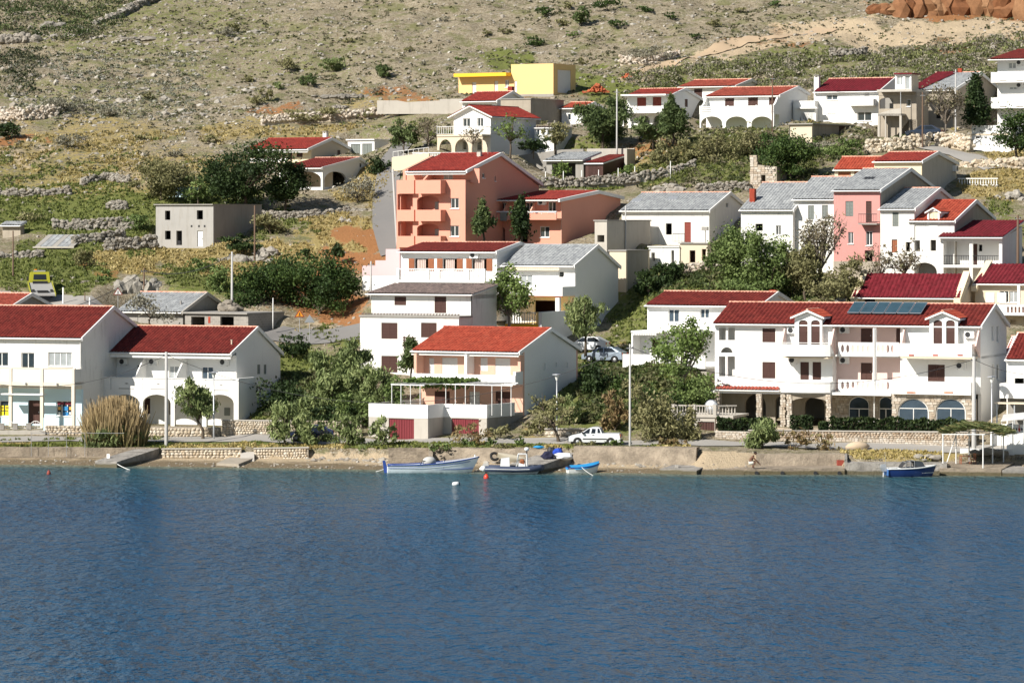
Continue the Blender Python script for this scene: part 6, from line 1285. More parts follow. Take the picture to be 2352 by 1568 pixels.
# --- around the middle houses
plant('poplar_tree', 'slender light green tree before the grey-roofed house', 1168, 762, 603, 54, 337, 'light', T, .12, 2.0, bark=BARKG, limbs=12)
plant('pine_tree', 'feathery pine at the right of the grey-roofed house terrace', 1345, 800, 678, 48, 336, 'tam', T, .15, 1.0)
plant('dark_bush', 'wide dark green bush below the red earth bank', 735, 756, 582, 100, 352, 'fig', B, .02, 1.5)
plant('dark_bush', 'rounded dark green bush behind the tall pale pole', 610, 742, 590, 92, 355, 'fig', B, .02, 1.4)
plant('dark_bush', 'low green bush left of the tall pale pole', 515, 712, 612, 42, 357, 'green', B, .02, .7)
plant('thin_bush', 'pale leafless bush before the grey gable barn', 345, 750, 668, 66, 343, 'grey', B, .05, .35)
plant('fig_tree', 'great dark fig tree above the grey block house', 560, 480, 326, 112, 393, 'dark', T, .03, 1.9, limbs=10)
plant('fig_tree', 'dark lower bough of fig beside the arched cottage', 655, 474, 372, 56, 392.5, 'dark', T, .03, 1.5)
plant('thicket_bush', 'soft green thicket left of the great fig tree', 370, 470, 362, 82, 399, 'olive', B, .02, 1.2)
plant('thicket_bush', 'green bush at the foot of the great fig tree', 455, 465, 400, 40, 397, 'green', B, .02, .8)
plant('grey_bush', 'grey leafless bush beside the arched cottage', 820, 472, 400, 44, 396, 'grey', B, .05, .5)
plant('dark_bush', 'dark bush between arched cottage and lane', 872, 440, 362, 30, 404, 'dark', B, .05, 1)
plant('pine_tree', 'dark round pine above the coral building', 928, 350, 272, 38, 408, 'pine', T, .12, 1.2)
plant('bare_tree', 'thin olive tree before the balcony house, left of two', 985, 350, 268, 40, 407, 'bare', T, .25, 1.6, bark=BARKG, limbs=14)
plant('bare_tree', 'thin bare tree before the balcony house porch', 1085, 352, 290, 32, 399, 'bare', T, .3, 1.2, bark=BARKG, limbs=14)
plant('bare_tree', 'sparse green tree against the side of the balcony house', 1172, 357, 262, 44, 400, 'light', T, .3, .5, limbs=12)
plant('dark_bush', 'dark bush below the side wall of the balcony house', 1225, 350, 310, 40, 403, 'dark', B, .02, .8)
plant('olive_bush', 'olive bush right of the rubble block', 1275, 340, 275, 36, 406, 'olive', B, .05, .7)
plant('feathery_pine', 'feathery green pine before the coral annex', 1110, 562, 452, 42, 363, 'pine', T, .1, .9, cone=True)
plant('cypress_tree', 'dark cypress before the coral annex', 1196, 562, 440, 40, 362.5, 'dark', T, .05, 1.3, cone=True)
plant('pine_tree', 'broad dark pine behind the walled garden', 1385, 342, 222, 72, 408, 'pine', T, .06, 1.3)
plant('pine_tree', 'tall green pine before the red-shutter house', 1545, 335, 208, 58, 406, 'pine', T, .1, 1.2, cone=True)
plant('pine_tree', 'small pine right of the red-shutter house', 1500, 330, 268, 50, 404, 'pine', T, .05, .9)
for i, (a, b, c, d, k_, l_) in enumerate([(1640,402,300,52,'olive','tall olive shrub below the row of arches'), (1705,400,292,56,'olive','tall olive shrub under the middle of the arches'), (1765,372,288,46,'bare','thin bare shrub by the dark electricity pole'), (1590,405,318,44,'olive','olive shrub on the bank above the long dry wall'), (1530,398,322,40,'olive','sparse olive shrub behind the red shed'), (1690,440,380,52,'green','green bush on the rocky bank left of the ruin'), (1475,425,398,46,'green','low green bush in the walled garden'), (1600,440,392,40,'tam','tall grass-green bush on the garden bank')]):
    plant('bank_shrub', l_, a, b, c, d, 397 + (i % 3), k_, B, .04, .8)
plant('fig_tree', 'dark fig tree overhanging the stone ruin', 1815, 425, 302, 74, 386, 'fig', T, .08, 1.4)
plant('green_bush', 'green bush below the flat store', 1935, 372, 318, 50, 395, 'green', B, .03, 1)
plant('grey_bush', 'pale leafless bush below the flat store', 1885, 372, 322, 36, 396, 'grey', B, .03, .7)
plant('bare_tree', 'bare fruit tree beside the unfinished house', 2172, 322, 188, 56, 398, 'bare', T, .25, 1.8, bark=BARKG, limbs=18)
plant('conifer_tree', 'dark conifer beside the tall white block', 2240, 315, 162, 48, 400, 'dark', T, .05, 1.4, cone=True)
plant('fig_tree', 'dark green fig at the upper right edge', 2335, 362, 250, 52, 388, 'fig', T, .08, 1.2)
plant('wall_creeper', 'green creeper on the stone wall below the unfinished house', 2070, 335, 310, 24, 399, 'green', B, .05, .9)
# --- right middle
plant('grove_tree', 'rounded green tree left in the grove below the old row', 1680, 690, 516, 72, 344, 'green', T, .06, 1.5)
plant('grove_tree', 'green tree in the middle of the grove below the old row', 1772, 695, 532, 70, 342, 'green', T, .06, 1.4)
plant('grove_tree', 'olive green tree at the right of the grove', 1850, 690, 560, 52, 341, 'olive', T, .08, 1.3)
plant('grove_tree', 'bare branched tree before the white row house', 1885, 660, 486, 60, 343, 'bare', T, .2, 2.2, bark=BARKG, limbs=18)
plant('grove_tree', 'olive tree before the pink house', 1942, 700, 590, 46, 339, 'olive', T, .08, 1.1)
plant('bare_tree', 'bare tree before the arch of the orange dormer house', 2078, 655, 540, 46, 340, 'bare', T, .15, 1.5, bark=BARKG, limbs=16)
plant('bare_tree', 'thin bare tree before the white row house with one shutter', 2020, 660, 560, 36, 340, 'bare', T, .15, 1.4, bark=BARKG, limbs=14)
plant('grove_bush', 'low green bush at the foot of the grove', 1720, 705, 640, 74, 338, 'green', B, .02, 1)
plant('grove_bush', 'low olive bush behind the apartment house roof', 1905, 712, 640, 50, 336, 'olive', B, .02, .9)
plant('dark_bush', 'dark bush below the ruined hut', 1540, 672, 604, 46, 352, 'dark', B, .02, 1)
plant('dark_bush', 'dark bush in the shade of the grey-roofed house', 1490, 690, 620, 34, 351, 'dark', B, .02, .9)
# --- left slope
for a, b, c, d, Y_, k_, l_ in [(320,536,492,36,387,'green','green bush left of the grey block house'), (195,618,572,28,368,'olive','sparse olive bush above the pale rock'), (60,540,488,58,392,'olive','wide olive bush at the left edge above the hut'), (140,540,505,40,390,'green','green bush right of the stone hut'), (555,578,535,50,377,'dark','dark bush at the right corner of the grey block house'), (620,545,490,44,384,'olive','olive bush beside the leaning dark pole'), (768,595,560,26,372,'dark','small dark bush on the dry slope'), (700,600,572,18,374,'dark','tiny round bush on the dry slope'), (470,640,590,40,368,'green','green bush on the slope behind the pale pole'), (815,662,640,24,362,'dark','small dark bush by the red earth bank'), (240,660,620,16,360,'green','small green bush right of the tow truck'), (1100,470,440,30,381,'olive','olive bush behind the coral building'),(1290,412,372,26,396,'light','small fruit tree before the black opening'),(1440,402,378,22,396,'green','small green shrub beside the red shed')]:
    plant('slope_bush', l_, a, b, c, d, Y_, k_, B, .03, .9)
# --- hillside shrubs that stand out
HS = [(165,338,308,40,'grey'),(150,258,225,52,'grey'),(250,268,248,28,'grey'),(720,282,248,66,'olive'),(840,272,250,20,'olive'),(705,200,168,22,'pine'),(885,182,146,18,'pine'),(660,162,132,24,'olive'),(765,165,132,36,'tam'),(515,80,62,26,'grey'),(535,75,50,16,'olive'),(1250,38,16,24,'fig'),(1335,58,14,22,'pine'),(1230,108,84,26,'fig'),(1395,22,-6,34,'fig'),(1305,22,4,14,'olive'),(1490,138,104,56,'grey'),(1480,30,14,22,'fig'),(1020,52,38,12,'grey'),(1120,80,66,14,'olive'),(1160,78,66,18,'olive'),(1540,45,28,14,'fig'),(1420,62,44,22,'fig'),(1320,84,72,22,'green'),(1290,62,46,16,'olive'),(1340,150,132,14,'olive'),(20,320,280,30,'dark'),(330,320,308,22,'olive'),(610,232,205,18,'olive'),(400,360,342,26,'grey'),(870,168,150,8,'pine'),(570,190,172,14,'olive'),(640,205,190,12,'tam'),(345,232,212,18,'olive'),(590,240,220,26,'olive'),(480,330,310,20,'olive'),(1060,140,126,16,'green'),(940,120,108,12,'olive'),(800,100,88,12,'olive'),(975,150,138,10,'grey'),(1180,170,155,14,'olive'),(860,215,200,16,'grey'),(1640,60,44,18,'olive'),(1780,15,2,20,'fig'),(1600,90,78,16,'fig'),(1700,30,18,14,'olive')]
for i, (a, b, c, d, k_) in enumerate(HS):
    g_ = ghit(a, b); plant('hill_shrub', {'fig': 'dark green rounded shrub', 'grey': 'grey leafless shrub', 'olive': 'small olive-brown shrub', 'pine': 'stunted little pine', 'dark': 'nearly black shrub', 'tam': 'feathery light green shrub', 'green': 'bright green shrub'}[k_] + ' standing out on the stony hillside', a, b, c, d, g_.y - .5, k_, B, .02, .8, group='shrubs scattered on the stony hillside')

# --- hedge of the apartment house
def hedge(label, a, b, Y0, Y1, top, bot, seed):
    p, q = P(a, bot, Y0), P(b, bot, Y1); d = q - p; L = d.length; e = empty('clipped_hedge', p, math.atan2(d.y, d.x), label, 'hedge')
    H_ = (bot - top) / (F / Y0); n = int(L * 420); rg = np.random.default_rng(seed)
    x = rg.uniform(0, L, n); t = rg.random(n); w_ = .55
    face = rg.integers(0, 3, n); y = np.where(face == 0, 0, np.where(face == 1, rg.uniform(0, w_, n), rg.uniform(0, w_, n))) + rg.normal(size=n) * .07
    bumpz = (vnoise(x / .7, x * 0 + seed, seed) - .5) * .35
    z = np.where(face == 1, H_, rg.uniform(0, H_, n)) + bumpz * np.clip(t * 2, .3, 1) + rg.normal(size=n) * .05
    D, M_, Lc = map(np.array, ((.010,.020,.007), (.024,.042,.012), (.060,.085,.022)))
    tt = np.clip(rg.random(n) * .7 + (z / H_) * .25, 0, 1)[:, None]; col = np.where(tt < .6, D + (M_ - D) * tt / .6, M_ + (Lc - M_) * (tt - .6) / .4)
    link('foliage', leafmesh('foliage', np.c_[x, y, z], .12 + .1 * rg.random(n), col, 1.4, .1, rg), e)
    MB().box(.1, L - .1, .12, w_ - .1, 0, H_ - .2).build('stem', BARK, e); return e
hedge('dark clipped hedge on the garden wall before the white arched windows', 1905, 2219, 307.6, 304.6, 962, 992, 11)
hedge('short dark clipped hedge left on the garden wall', 1646, 1772, 310.4, 309.2, 964, 990, 12)
hedge('rounded clipped hedge beside the porch steps', 1815, 1866, 308.6, 308.1, 960, 988, 13)
hedge('small clipped hedge right of the porch arch', 1880, 1902, 307.9, 307.7, 972, 990, 14)
# --- vine on the pergola
pg, hl, x1l, x2l, W, y1, y2, zpt = PERGOLA
rg = np.random.default_rng(5); n = 2600
vx = rg.uniform(x1l + 1.5, W - 3.2, n); vy = rg.uniform(y2 + .2, -1.4, n); vz = zpt + .12 + rg.normal(size=n) * .1 - (rg.random(n) < .12) * rg.random(n) * .5
tt = rg.random(n)[:, None]; me = leafmesh('vine', np.c_[vx, vy - y2, vz] - np.array([0, 0, (hl((0, 0, 0)).z) * -1])[None], .2 + .12 * rg.random(n), np.array((.05,.09,.02)) + tt * np.array((.09,.11,.03)), 1.2, 0, rg)
link('vine', me, pg)
# --- reeds
e = empty('reed_clump', P(265, 1027, 313.5), 0, 'tall clump of dry golden reeds with green foot by the sea wall', 'reeds'); n = 2600
rg = np.random.default_rng(8); bx_ = np.clip(rg.normal(size=n) * .95, -2.4, 2.4); by = np.clip(rg.normal(size=n) * .8, -1.6, 1.6); hgt = np.clip(3.5 - .26 * np.abs(bx_) ** 1.6 - .25 * by ** 2 + rg.normal(size=n) * .55, .8, 4.3)
ln = np.c_[bx_ * .1 + rg.normal(size=n) * .42, rg.normal(size=n) * .4]; wv = np.c_[rg.normal(size=n), rg.normal(size=n) * .4]; wv /= np.linalg.norm(wv, axis=1)[:, None]; wv *= .035
b0 = np.c_[bx_, by, np.full(n, -.1)]; t0 = np.c_[bx_ + ln[:, 0], by + ln[:, 1], hgt]; m0 = b0 * .45 + t0 * .55; m0[:, :2] -= ln * .15
w3 = np.c_[wv, np.zeros(n)]
V = np.stack([b0 - w3, b0 + w3, m0 + w3 * 1.5, m0 - w3 * 1.5, m0 - w3 * 1.5, m0 + w3 * 1.5, t0 + w3 * .4, t0 - w3 * .4], 1).reshape(-1, 3)
me = fast_mesh('reeds', V, 4, LEAF); at = me.color_attributes.new('col', 'FLOAT_COLOR', 'POINT')
low = np.array((.10, .10, .03)); hi = np.array((.50, .37, .20)); tt = rg.random((n, 1)); cl = low * (.6 + .8 * tt); ch = hi * (.55 + .6 * tt); cm = cl * .45 + ch * .55
cc_ = np.stack([cl, cl, cm, cm, cm, cm, ch, ch], 1).reshape(-1, 3); at.data.foreach_set('color', np.c_[cc_, np.ones(len(cc_))].astype(np.float32).ravel())
tag(link('stalks', me, e), kind='stuff')
pos, sz, col, asp, up, g, _ = foliage((.1, -.9, .75), (2.5, 1.0, .95), 'tam', 31, 1.3); link('foliage', leafmesh('foliage', pos, sz, col * .75, asp, up, g), e)

# ------------------------------------------------------------------ scattered ground cover
def inside_house(X, Y, m=.3):
    o = np.zeros(len(X), bool)
    for h in HOUSES:
        dx, dy = X - h.o.location.x, Y - h.o.location.y; c, s_ = math.cos(h.o.rotation_euler.z), math.sin(h.o.rotation_euler.z)
        lx, ly = dx * c + dy * s_, -dx * s_ + dy * c; o |= (lx > -m) & (lx < h.W + m) & (ly > -3.2) & (ly < (h.D or 1) + m)
    return o
def proj(X, Y, Z): return CX + X / Y * F, HY + (CH - Z) / Y * F
rg = np.random.default_rng(21)
def sample(n, y0, y1, dens=None):
    Y = y0 + (y1 - y0) * rg.random(n); X = (rg.random(n) * 2800 - 220 - CX) / F * Y; Z = ground_z(X, Y); k = ~inside_house(X, Y); return X[k], Y[k], Z[k]
def tufts(name, X, Y, Z, r, kn, cols, size, asp, up, label=None):
    n = len(X); ci = np.repeat(np.arange(n), kn); u = rg.normal(size=(n * kn, 3)); u /= np.linalg.norm(u, axis=1)[:, None]; u[:, 2] = np.abs(u[:, 2]) * .8
    p = np.c_[X, Y, Z][ci] + u * r[ci][:, None]
    sh = (.7 + .6 * rg.random(n * kn))[:, None]
    me = leafmesh(name, p, size * (.6 + .8 * rg.random(n * kn)), cols[ci] * sh, asp, up, rg); o = link(name, me); tag(o, label, name.replace('_', ' ') if label else None, kind='stuff'); return o
# low scrub over the stony hill
X, Y, Z = sample(30000, 408, 540); px_, py_ = proj(X, Y, Z)
gr = zone(px_, py_, GREEN); nz = vnoise(X / 5, Y / 5, 9) * .6 + vnoise(X / 1.7, Y / 1.7, 10) * .4
k = rg.random(len(X)) < np.clip((nz - .32) * 1.6 + gr * .25, .05, .95); X, Y, Z, gr = X[k], Y[k], Z[k], gr[k]
pal = np.array([(.15,.14,.085), (.10,.10,.05), (.08,.09,.03), (.20,.18,.12), (.055,.06,.025)]); cols = pal[rg.integers(0, 5, len(X))]
tufts('hillside_scrub', X, Y, Z - .05, .12 + .3 * rg.random(len(X)) ** 2, 11, cols, .17, 1.5, .1, 'low grey-green scrub dotted over the stony hillside')
# sage-grey scrub at left
X, Y, Z = sample(9000, 425, 500); px_, py_ = proj(X, Y, Z); k = (px_ > 20) & (px_ < 480) & (py_ > 120) & (py_ < 275) & (rg.random(len(X)) < .8); X, Y, Z = X[k], Y[k], Z[k]
pal = np.array([(.24,.24,.19), (.20,.21,.15), (.28,.28,.22), (.14,.15,.08)]); tufts('sage_scrub', X, Y, Z - .05, .2 + .35 * rg.random(len(X)), 16, pal[rg.integers(0, 4, len(X))], .17, 1.4, .1, 'silver-grey sage scrub on the left shoulder of the hill')
# thickets
def thicket(name, label, region, n, yr, hmax, pal, seed, dn=26):
    X, Y, Z = sample(n, *yr); px_, py_ = proj(X, Y, Z); k = region(px_, py_) & (vnoise(X / 2.2, Y / 2.2, seed) > .3); X, Y, Z = X[k], Y[k], Z[k]
    r = hmax * (.45 + .55 * rg.random(len(X))); cl = np.array(pal)[rg.integers(0, len(pal), len(X))] * (.7 + .6 * rg.random(len(X)))[:, None]
    tufts(name, X, Y, Z, r, dn, cl, .16, 2.0, .4, label)
thicket('thicket', 'grey-green thicket of leafless shrubs above the upper right houses', lambda a, b: (a > 1440) & (b > 118 + np.clip((1900 - a) / 500, 0, 1) * 60 - np.clip((a - 2100) / 250, 0, 1) * 40) & (b < 205) , 16000, (412, 462), 1.0, [(.15,.165,.06), (.19,.20,.08), (.26,.235,.17), (.12,.135,.05), (.30,.27,.21)], 3)
thicket('thicket', 'dark green thicket in the ravine at the upper left corner', lambda a, b: (a < 330 - b * .9) & (b < 95) & (b > -80) & (a > -200), 9000, (470, 570), 1.5, [(.04,.06,.02), (.06,.085,.028), (.09,.115,.04), (.10,.10,.055)], 4, 34)
thicket('thicket', 'dark bushes at the left edge below the ravine', lambda a, b: (a < 100) & (b > 118) & (b < 225), 4000, (440, 500), 1.3, [(.022,.034,.012), (.04,.055,.02), (.09,.09,.05)], 6, 34)
thicket('thicket', 'olive undergrowth on the bank below the upper right houses', lambda a, b: (a > 1470) & (a < 2010) & (b > 300) & (b < 445), 4200, (376, 416), .7, [(.10,.11,.04), (.14,.15,.055), (.18,.16,.10), (.07,.085,.03)], 7, 30)
thicket('thicket', 'green undergrowth of the grove below the old row', lambda a, b: (a > 1500) & (a < 2000) & (b > 590) & (b < 720), 6000, (333, 358), .7, [(.07,.10,.03), (.11,.14,.045), (.15,.15,.07), (.05,.065,.022)], 8, 30)
thicket('thicket', 'shaded undergrowth around the parked pickup and gully', lambda a, b: (((a > 1330) & (a < 1640)) | ((a > 590) & (a < 850))) & (b > 840) & (b < 975), 8000, (316, 336), .6, [(.06,.085,.025), (.10,.12,.04), (.13,.13,.06)], 9, 30)
# grass on green and dry patches of the lower slopes
X, Y, Z = sample(60000, 318, 430); px_, py_ = proj(X, Y, Z); g_, d_ = zone(px_, py_, GREEN), zone(px_, py_, DRY); e_ = zone(px_, py_, EARTH)
k = (np.maximum(g_, d_) + (vnoise(X / 2.5, Y / 2.5, 12) - .5) * .8 > .35) & (e_ < .5); X, Y, Z, g_, d_ = X[k], Y[k], Z[k], g_[k], d_[k]
isd = (d_ + (vnoise(X / 2, Y / 2, 13) - .5) * 1.2 > g_); cg = np.array([(.13,.155,.035), (.18,.20,.06), (.095,.12,.03)])[rg.integers(0, 3, len(X))]; cd = np.array([(.36,.28,.11), (.44,.36,.17), (.27,.22,.08)])[rg.integers(0, 3, len(X))]
tufts('meadow_grass', X, Y, Z, .10 + .14 * rg.random(len(X)), 7, np.where(isd[:, None], cd, cg), .13, 2.6, .8, 'green and straw-coloured grass on the lower slopes')
# verge grass along the shore road
X, Y, Z = sample(26000, 296, 318); px_, py_ = proj(X, Y, Z); ys, yw, zb_ = shore(X, Y); lim = np.interp(px_, [0, 600, 1200, 1700, 1960, 2352], [316, 313.5, 309.3, 303, 302.5, 302])
k = (Y > yw + .3) & (Y < lim) & ((px_ < 1590) | ((px_ > 1930) & (px_ < 2165))) & (px_ > -100) & (vnoise(X / 1.2, Y / 1.2, 14) > .25); X, Y, Z, px_ = X[k], Y[k], Z[k], px_[k]
isd = (px_ > 1900) | (vnoise(X / 3, Y / 3, 15) > .62); cg = np.array([(.15,.175,.04), (.21,.22,.06), (.11,.135,.03)])[rg.integers(0, 3, len(X))]; cd = np.array([(.42,.33,.12), (.48,.39,.18), (.34,.28,.10)])[rg.integers(0, 3, len(X))]
tufts('verge_grass', X, Y, Z, .08 + .10 * rg.random(len(X)), 7, np.where(isd[:, None], cd, cg), .10, 2.6, .8, 'grass strip between the shore road and the sea wall')
# loose stones
def stones(name, label, X, Y, Z, r, mat, seed):
    n = len(X); v0, f0 = ICO[1]; v0 = np.array(v0); rg2 = np.random.default_rng(seed); m = len(v0)
    V = v0[None] * (1 + rg2.uniform(-.28, .28, (n, m, 1))); s3 = r[:, None] * np.c_[rg2.uniform(.7, 1.4, n), rg2.uniform(.7, 1.3, n), rg2.uniform(.45, .9, n)]
    V = V * s3[:, None, :] + np.c_[X, Y, Z][:, None, :]; Fc = (np.array(f0)[None] + (np.arange(n) * m)[:, None, None]).reshape(-1, 3)
    me = bpy.data.meshes.new(name); me.from_pydata(V.reshape(-1, 3).tolist(), [], Fc.tolist()); me.materials.append(mat); me.update()
    return tag(link(name, me), label, 'stones', kind='stuff')
X, Y, Z = sample(30000, 400, 540); px_, py_ = proj(X, Y, Z); nz = vnoise(X / 6, Y / 6, 31) * .5 + vnoise(X / 1.5, Y / 1.5, 32) * .5
k = rg.random(len(X)) < np.clip((nz - .3) * 2.2, .10, .95) * (1 - .6 * (zone(px_, py_, GREEN) > .6)); X, Y, Z = X[k], Y[k], Z[k]
stones('loose_stones', 'countless pale limestone pieces strewn over the hillside', X, Y, Z, .07 + .26 * rg.random(len(X)) ** 3, STONE_GI, 3)
X, Y, Z = sample(9000, 425, 520); px_, py_ = proj(X, Y, Z); k = (px_ > 10) & (px_ < 620) & (py_ > 60) & (py_ < 275) & (vnoise(X / 4, Y / 4, 36) > .5); X, Y, Z = X[k], Y[k], Z[k]
stones('limestone_crags', 'rugged grey limestone crags on the left shoulder of the hill', X, Y, Z - .05, .12 + .5 * rg.random(len(X)) ** 3, STONE_GI, 6)
X, Y, Z = sample(5000, 335, 408); k = (vnoise(X / 2.5, Y / 2.5, 35) > .62); X, Y, Z = X[k], Y[k], Z[k]
stones('loose_stones', 'scattered pale stones on the grassy lower slope', X, Y, Z, .06 + .2 * rg.random(len(X)) ** 3, STONE_GI, 5)
# ------------------------------------------------------------------ shore works
def hexa(name, top, zb, mat, parent=None, label=None, cat=None, group=None):
    """block with a four-cornered top (world points) standing on zb"""
    t = [Vector(p) for p in top]; b = [Vector((p.x, p.y, zb)) for p in t]
    o = MB().add([*b, *t], [(3,2,1,0),(4,5,6,7),(0,1,5,4),(1,2,6,5),(2,3,7,6),(3,0,4,7)]).build(name, mat, parent); return tag(o, label, cat, group)
def at(px, Y, z): return Vector(((px - CX) / F * Y, Y, z))
def wallseg(name, label, a, b, z0, z1, t, mat, slant=0.0, cat='wall'):
    p, q = at(a[0], a[1] - .8, z1), at(b[0], b[1] - .8, z1); t += .8; n = Vector((-(q - p).y, (q - p).x, 0)).normalized()
    top = [p, q, q + n * t, p + n * t]; bot = [p - n * slant, q - n * slant, q + n * t, p + n * t]
    m = 14; vs = []; r = random.Random(int(a[0])) 
    mb = MB(); 
    for i in range(m + 1):
        f_ = i / m
        for A, B_, z in ((bot[0], bot[1], z0), (top[0], top[1], z1), (top[3], top[2], z1), (bot[3], bot[2], z0)):
            c = A.lerp(B_, f_); vs.append((c.x, c.y + r.uniform(-.03, .03), z + (r.uniform(-.035, .035) if z == z1 else 0)))
    fs = [(i*4+k, (i+1)*4+k, (i+1)*4+(k+1)%4, i*4+(k+1)%4) for i in range(m) for k in range(4)] + [(3,2,1,0), (m*4, m*4+1, m*4+2, m*4+3)]
    o = mb.add(vs, fs).build(name, mat); return tag(o, label, cat)
ribbon('shore_road', [G(-250, 319.0), G(100, 318.6), G(350, 318.2), G(600, 316.3), G(850, 312.5), G(1100, 310.6), G(1300, 310.2), G(1500, 308.8), G(1640, 307.5), G(1800, 305.2), G(2000, 304.4), G(2300, 303), G(2600, 302)], 3.4, ASPHL, .06)
ribbon('hill_lane', [G(470, 347.5), G(560, 346.8), G(650, 346), G(740, 345.4), G(850, 344.6)], 3.6, ASPH, .10)
ribbon('coral_lane', [G(905, 372), G(885, 383), G(884, 396), G(905, 410), G(930, 418)], 2.6, ASPH, .12)
ribbon('truck_road', [G(-200, 357), G(60, 355), G(180, 352), G(300, 351)], 4.0, ASPHL, .08)
def gh(a, b): g_ = ghit(a, b); return G(a, g_.y)
ribbon('dirt_track', [gh(1455, 178), gh(1540, 152), gh(1620, 128), gh(1700, 104), gh(1790, 84), gh(1900, 70)], (2.2, 3.4), plain('track_sand', (.46, .34, .22), 1, bs_=.5, sc_=1.2), .12)
ribbon('upper_lane', [G(2120, 398), G(2200, 392), G(2290, 384)], 3, ASPHL, .12)
wallseg('sea_wall', 'smooth sand-coloured sea wall along the left shore', (-200, 312.6), (364, 311.6), .0, 1.12, .5, SEAW)
hexa('sea_wall_ledge', [at(-200, 311.2, .42), at(330, 310.4, .42), at(330, 311.7, .44), at(-200, 312.7, .44)], -.3, SEAW, None, 'low concrete ledge at the foot of the left sea wall', 'ledge')
stonewall('round_stone_sea_wall', 'sea wall of round pale stones right of the sloping jetty', P(372, 1063, 310.2), P(553, 1062, 309.6), 1.12, mats=(STONE_C, STONE_CI), rows=.24, wid=(.22, .42), round_=True, seed=21, cap=CONCL)
stonewall('round_stone_sea_wall', 'sea wall of small round stones below the tamarisk bushes', P(584, 1060, 309.4), P(708, 1058, 308.8), 1.05, mats=(STONE_C, STONE_CI), rows=.2, wid=(.18, .32), round_=True, seed=22, cap=CONCL)
hexa('sea_steps_ramp', [at(552, 307.5, .3), at(584, 307.3, .3), at(584, 310.6, 1.05), at(552, 310.8, 1.05)], -.3, CONCL, None, 'pale concrete ramp between two round-stone sea walls', 'ramp')
stonewall('round_stone_wall', 'cream round-stone wall along the road before the reeds', P(104, 1004, 321.4), P(340, 1006, 320.6), 1.0, mats=(STONE_C, STONE_CI), rows=.24, wid=(.22, .42), round_=True, seed=23)
stonewall('round_stone_wall', 'cream round-stone wall before the arches of the arcade house', P(318, 1006, 320.6), P(505, 1007, 319.4), .95, mats=(STONE_C, STONE_CI), rows=.24, wid=(.22, .42), round_=True, seed=24)
stonewall('round_stone_wall', 'taller round-stone wall right of the leaning tamarisk', P(510, 1008, 319.0), P(684, 1010, 317.4), 1.55, mats=(STONE_C, STONE_CI), rows=.2, wid=(.18, .34), round_=True, seed=25, cap=CONCL)
stonewall('round_stone_wall', 'round-stone gate wall behind the dark blue car', P(690, 1010, 317), P(828, 1010, 315.5), 1.6, mats=(STONE_C, STONE_CI), rows=.2, wid=(.18, .34), round_=True, seed=26, limit=220)
stonewall('low_stone_wall', 'low wall of large cream stones behind the pickup', P(1252, 1012, 312.5), P(1345, 1012, 311.6), .95, mats=(STONE_C, STONE_CI), rows=.3, wid=(.3, .55), round_=True, seed=27, cap=CONCL)
hexa('roadside_kerb', [at(-150, 321.4, 1.95), at(104, 321.2, 1.95), at(104, 322.2, 1.95), at(-150, 322.4, 1.95)], .8, CONCL, None, 'pale concrete kerb wall before the shop fence', 'wall')
# jetties
hexa('jetty', [at(218, 304.2, .50), at(268, 303.2, .46), at(366, 310.8, 1.10), at(318, 311.6, 1.10)], -.8, SEAG, None, 'sloping concrete jetty with dark shaded side at the left shore', 'jetty')
j2 = hexa('stone_jetty', [at(497, 304.8, .28), at(548, 303.9, .26), at(584, 308.4, .48), at(528, 309, .48)], -.6, STONEWALLM, None, 'small rough stone jetty below the round-stone sea wall', 'jetty')
hexa('jetty', [at(1168, 297.6, .62), at(1243, 297.0, .60), at(1332, 303.6, 1.25), at(1255, 304.8, 1.2)], -.8, SEAG, None, 'broad stone jetty with bags on it behind the inflatable boat', 'jetty')
hexa('jetty', [at(1515, 296.6, .36), at(1600, 295.0, .32), at(1622, 298.4, .48), at(1545, 299.4, .5)], -.6, SEAG, None, 'flat concrete slab jetty left of the slipway', 'jetty')
hexa('mooring_block', [at(1550, 297.2, .62), at(1558, 297.1, .62), at(1558, 297.5, .62), at(1550, 297.6, .62)], .3, CONC, None, 'small mooring stub on the slab jetty', 'bollard')
hexa('mooring_block', [at(245, 305.6, .95), at(252, 305.5, .95), at(252, 305.8, .95), at(245, 305.9, .95)], .4, TRIM, None, 'white mooring block on the sloping jetty', 'bollard')
# stairs and middle walls
st_ = empty('sea_stairs', at(938, 304.5, .3), 0, 'sand-coloured steps down to the beach behind the white boat', 'stairs')
for i in range(5): hexa('step', [at(892, 303.2 + i * .55, .0) - at(938, 304.5, .3) + Vector((0, 0, .55 + i * .22)), at(984, 303.2 + i * .55, .0) - at(938, 304.5, .3) + Vector((0, 0, .55 + i * .22)), at(984, 303.75 + i * .55, 0) - at(938, 304.5, .3) + Vector((0, 0, .55 + i * .22)), at(892, 303.75 + i * .55, 0) - at(938, 304.5, .3) + Vector((0, 0, .55 + i * .22))], -.4, SEAW, st_)
hexa('stair_cheek', [at(984, 302.6, .75) - at(938, 304.5, .3), at(994, 302.6, .75) - at(938, 304.5, .3), at(994, 306.4, 1.75) - at(938, 304.5, .3), at(984, 306.4, 1.75) - at(938, 304.5, .3)], -.4, SEAW, st_)
wallseg('sea_wall', 'rough sloping sea wall behind the white boat and the tyre', (995, 305.6), (1262, 303.6), .1, 1.48, .6, SEAW, .7)
wallseg('sea_wall', 'stained sloping sea wall below the pickup and olive bushes', (1318, 303.2), (1600, 301), .1, 1.78, .6, SEAW, .6)
wallseg('sea_wall', 'smooth tan wall at the back of the quay', (1738, 299.4), (1940, 299.4), .2, 1.38, .4, SEAW, .35)
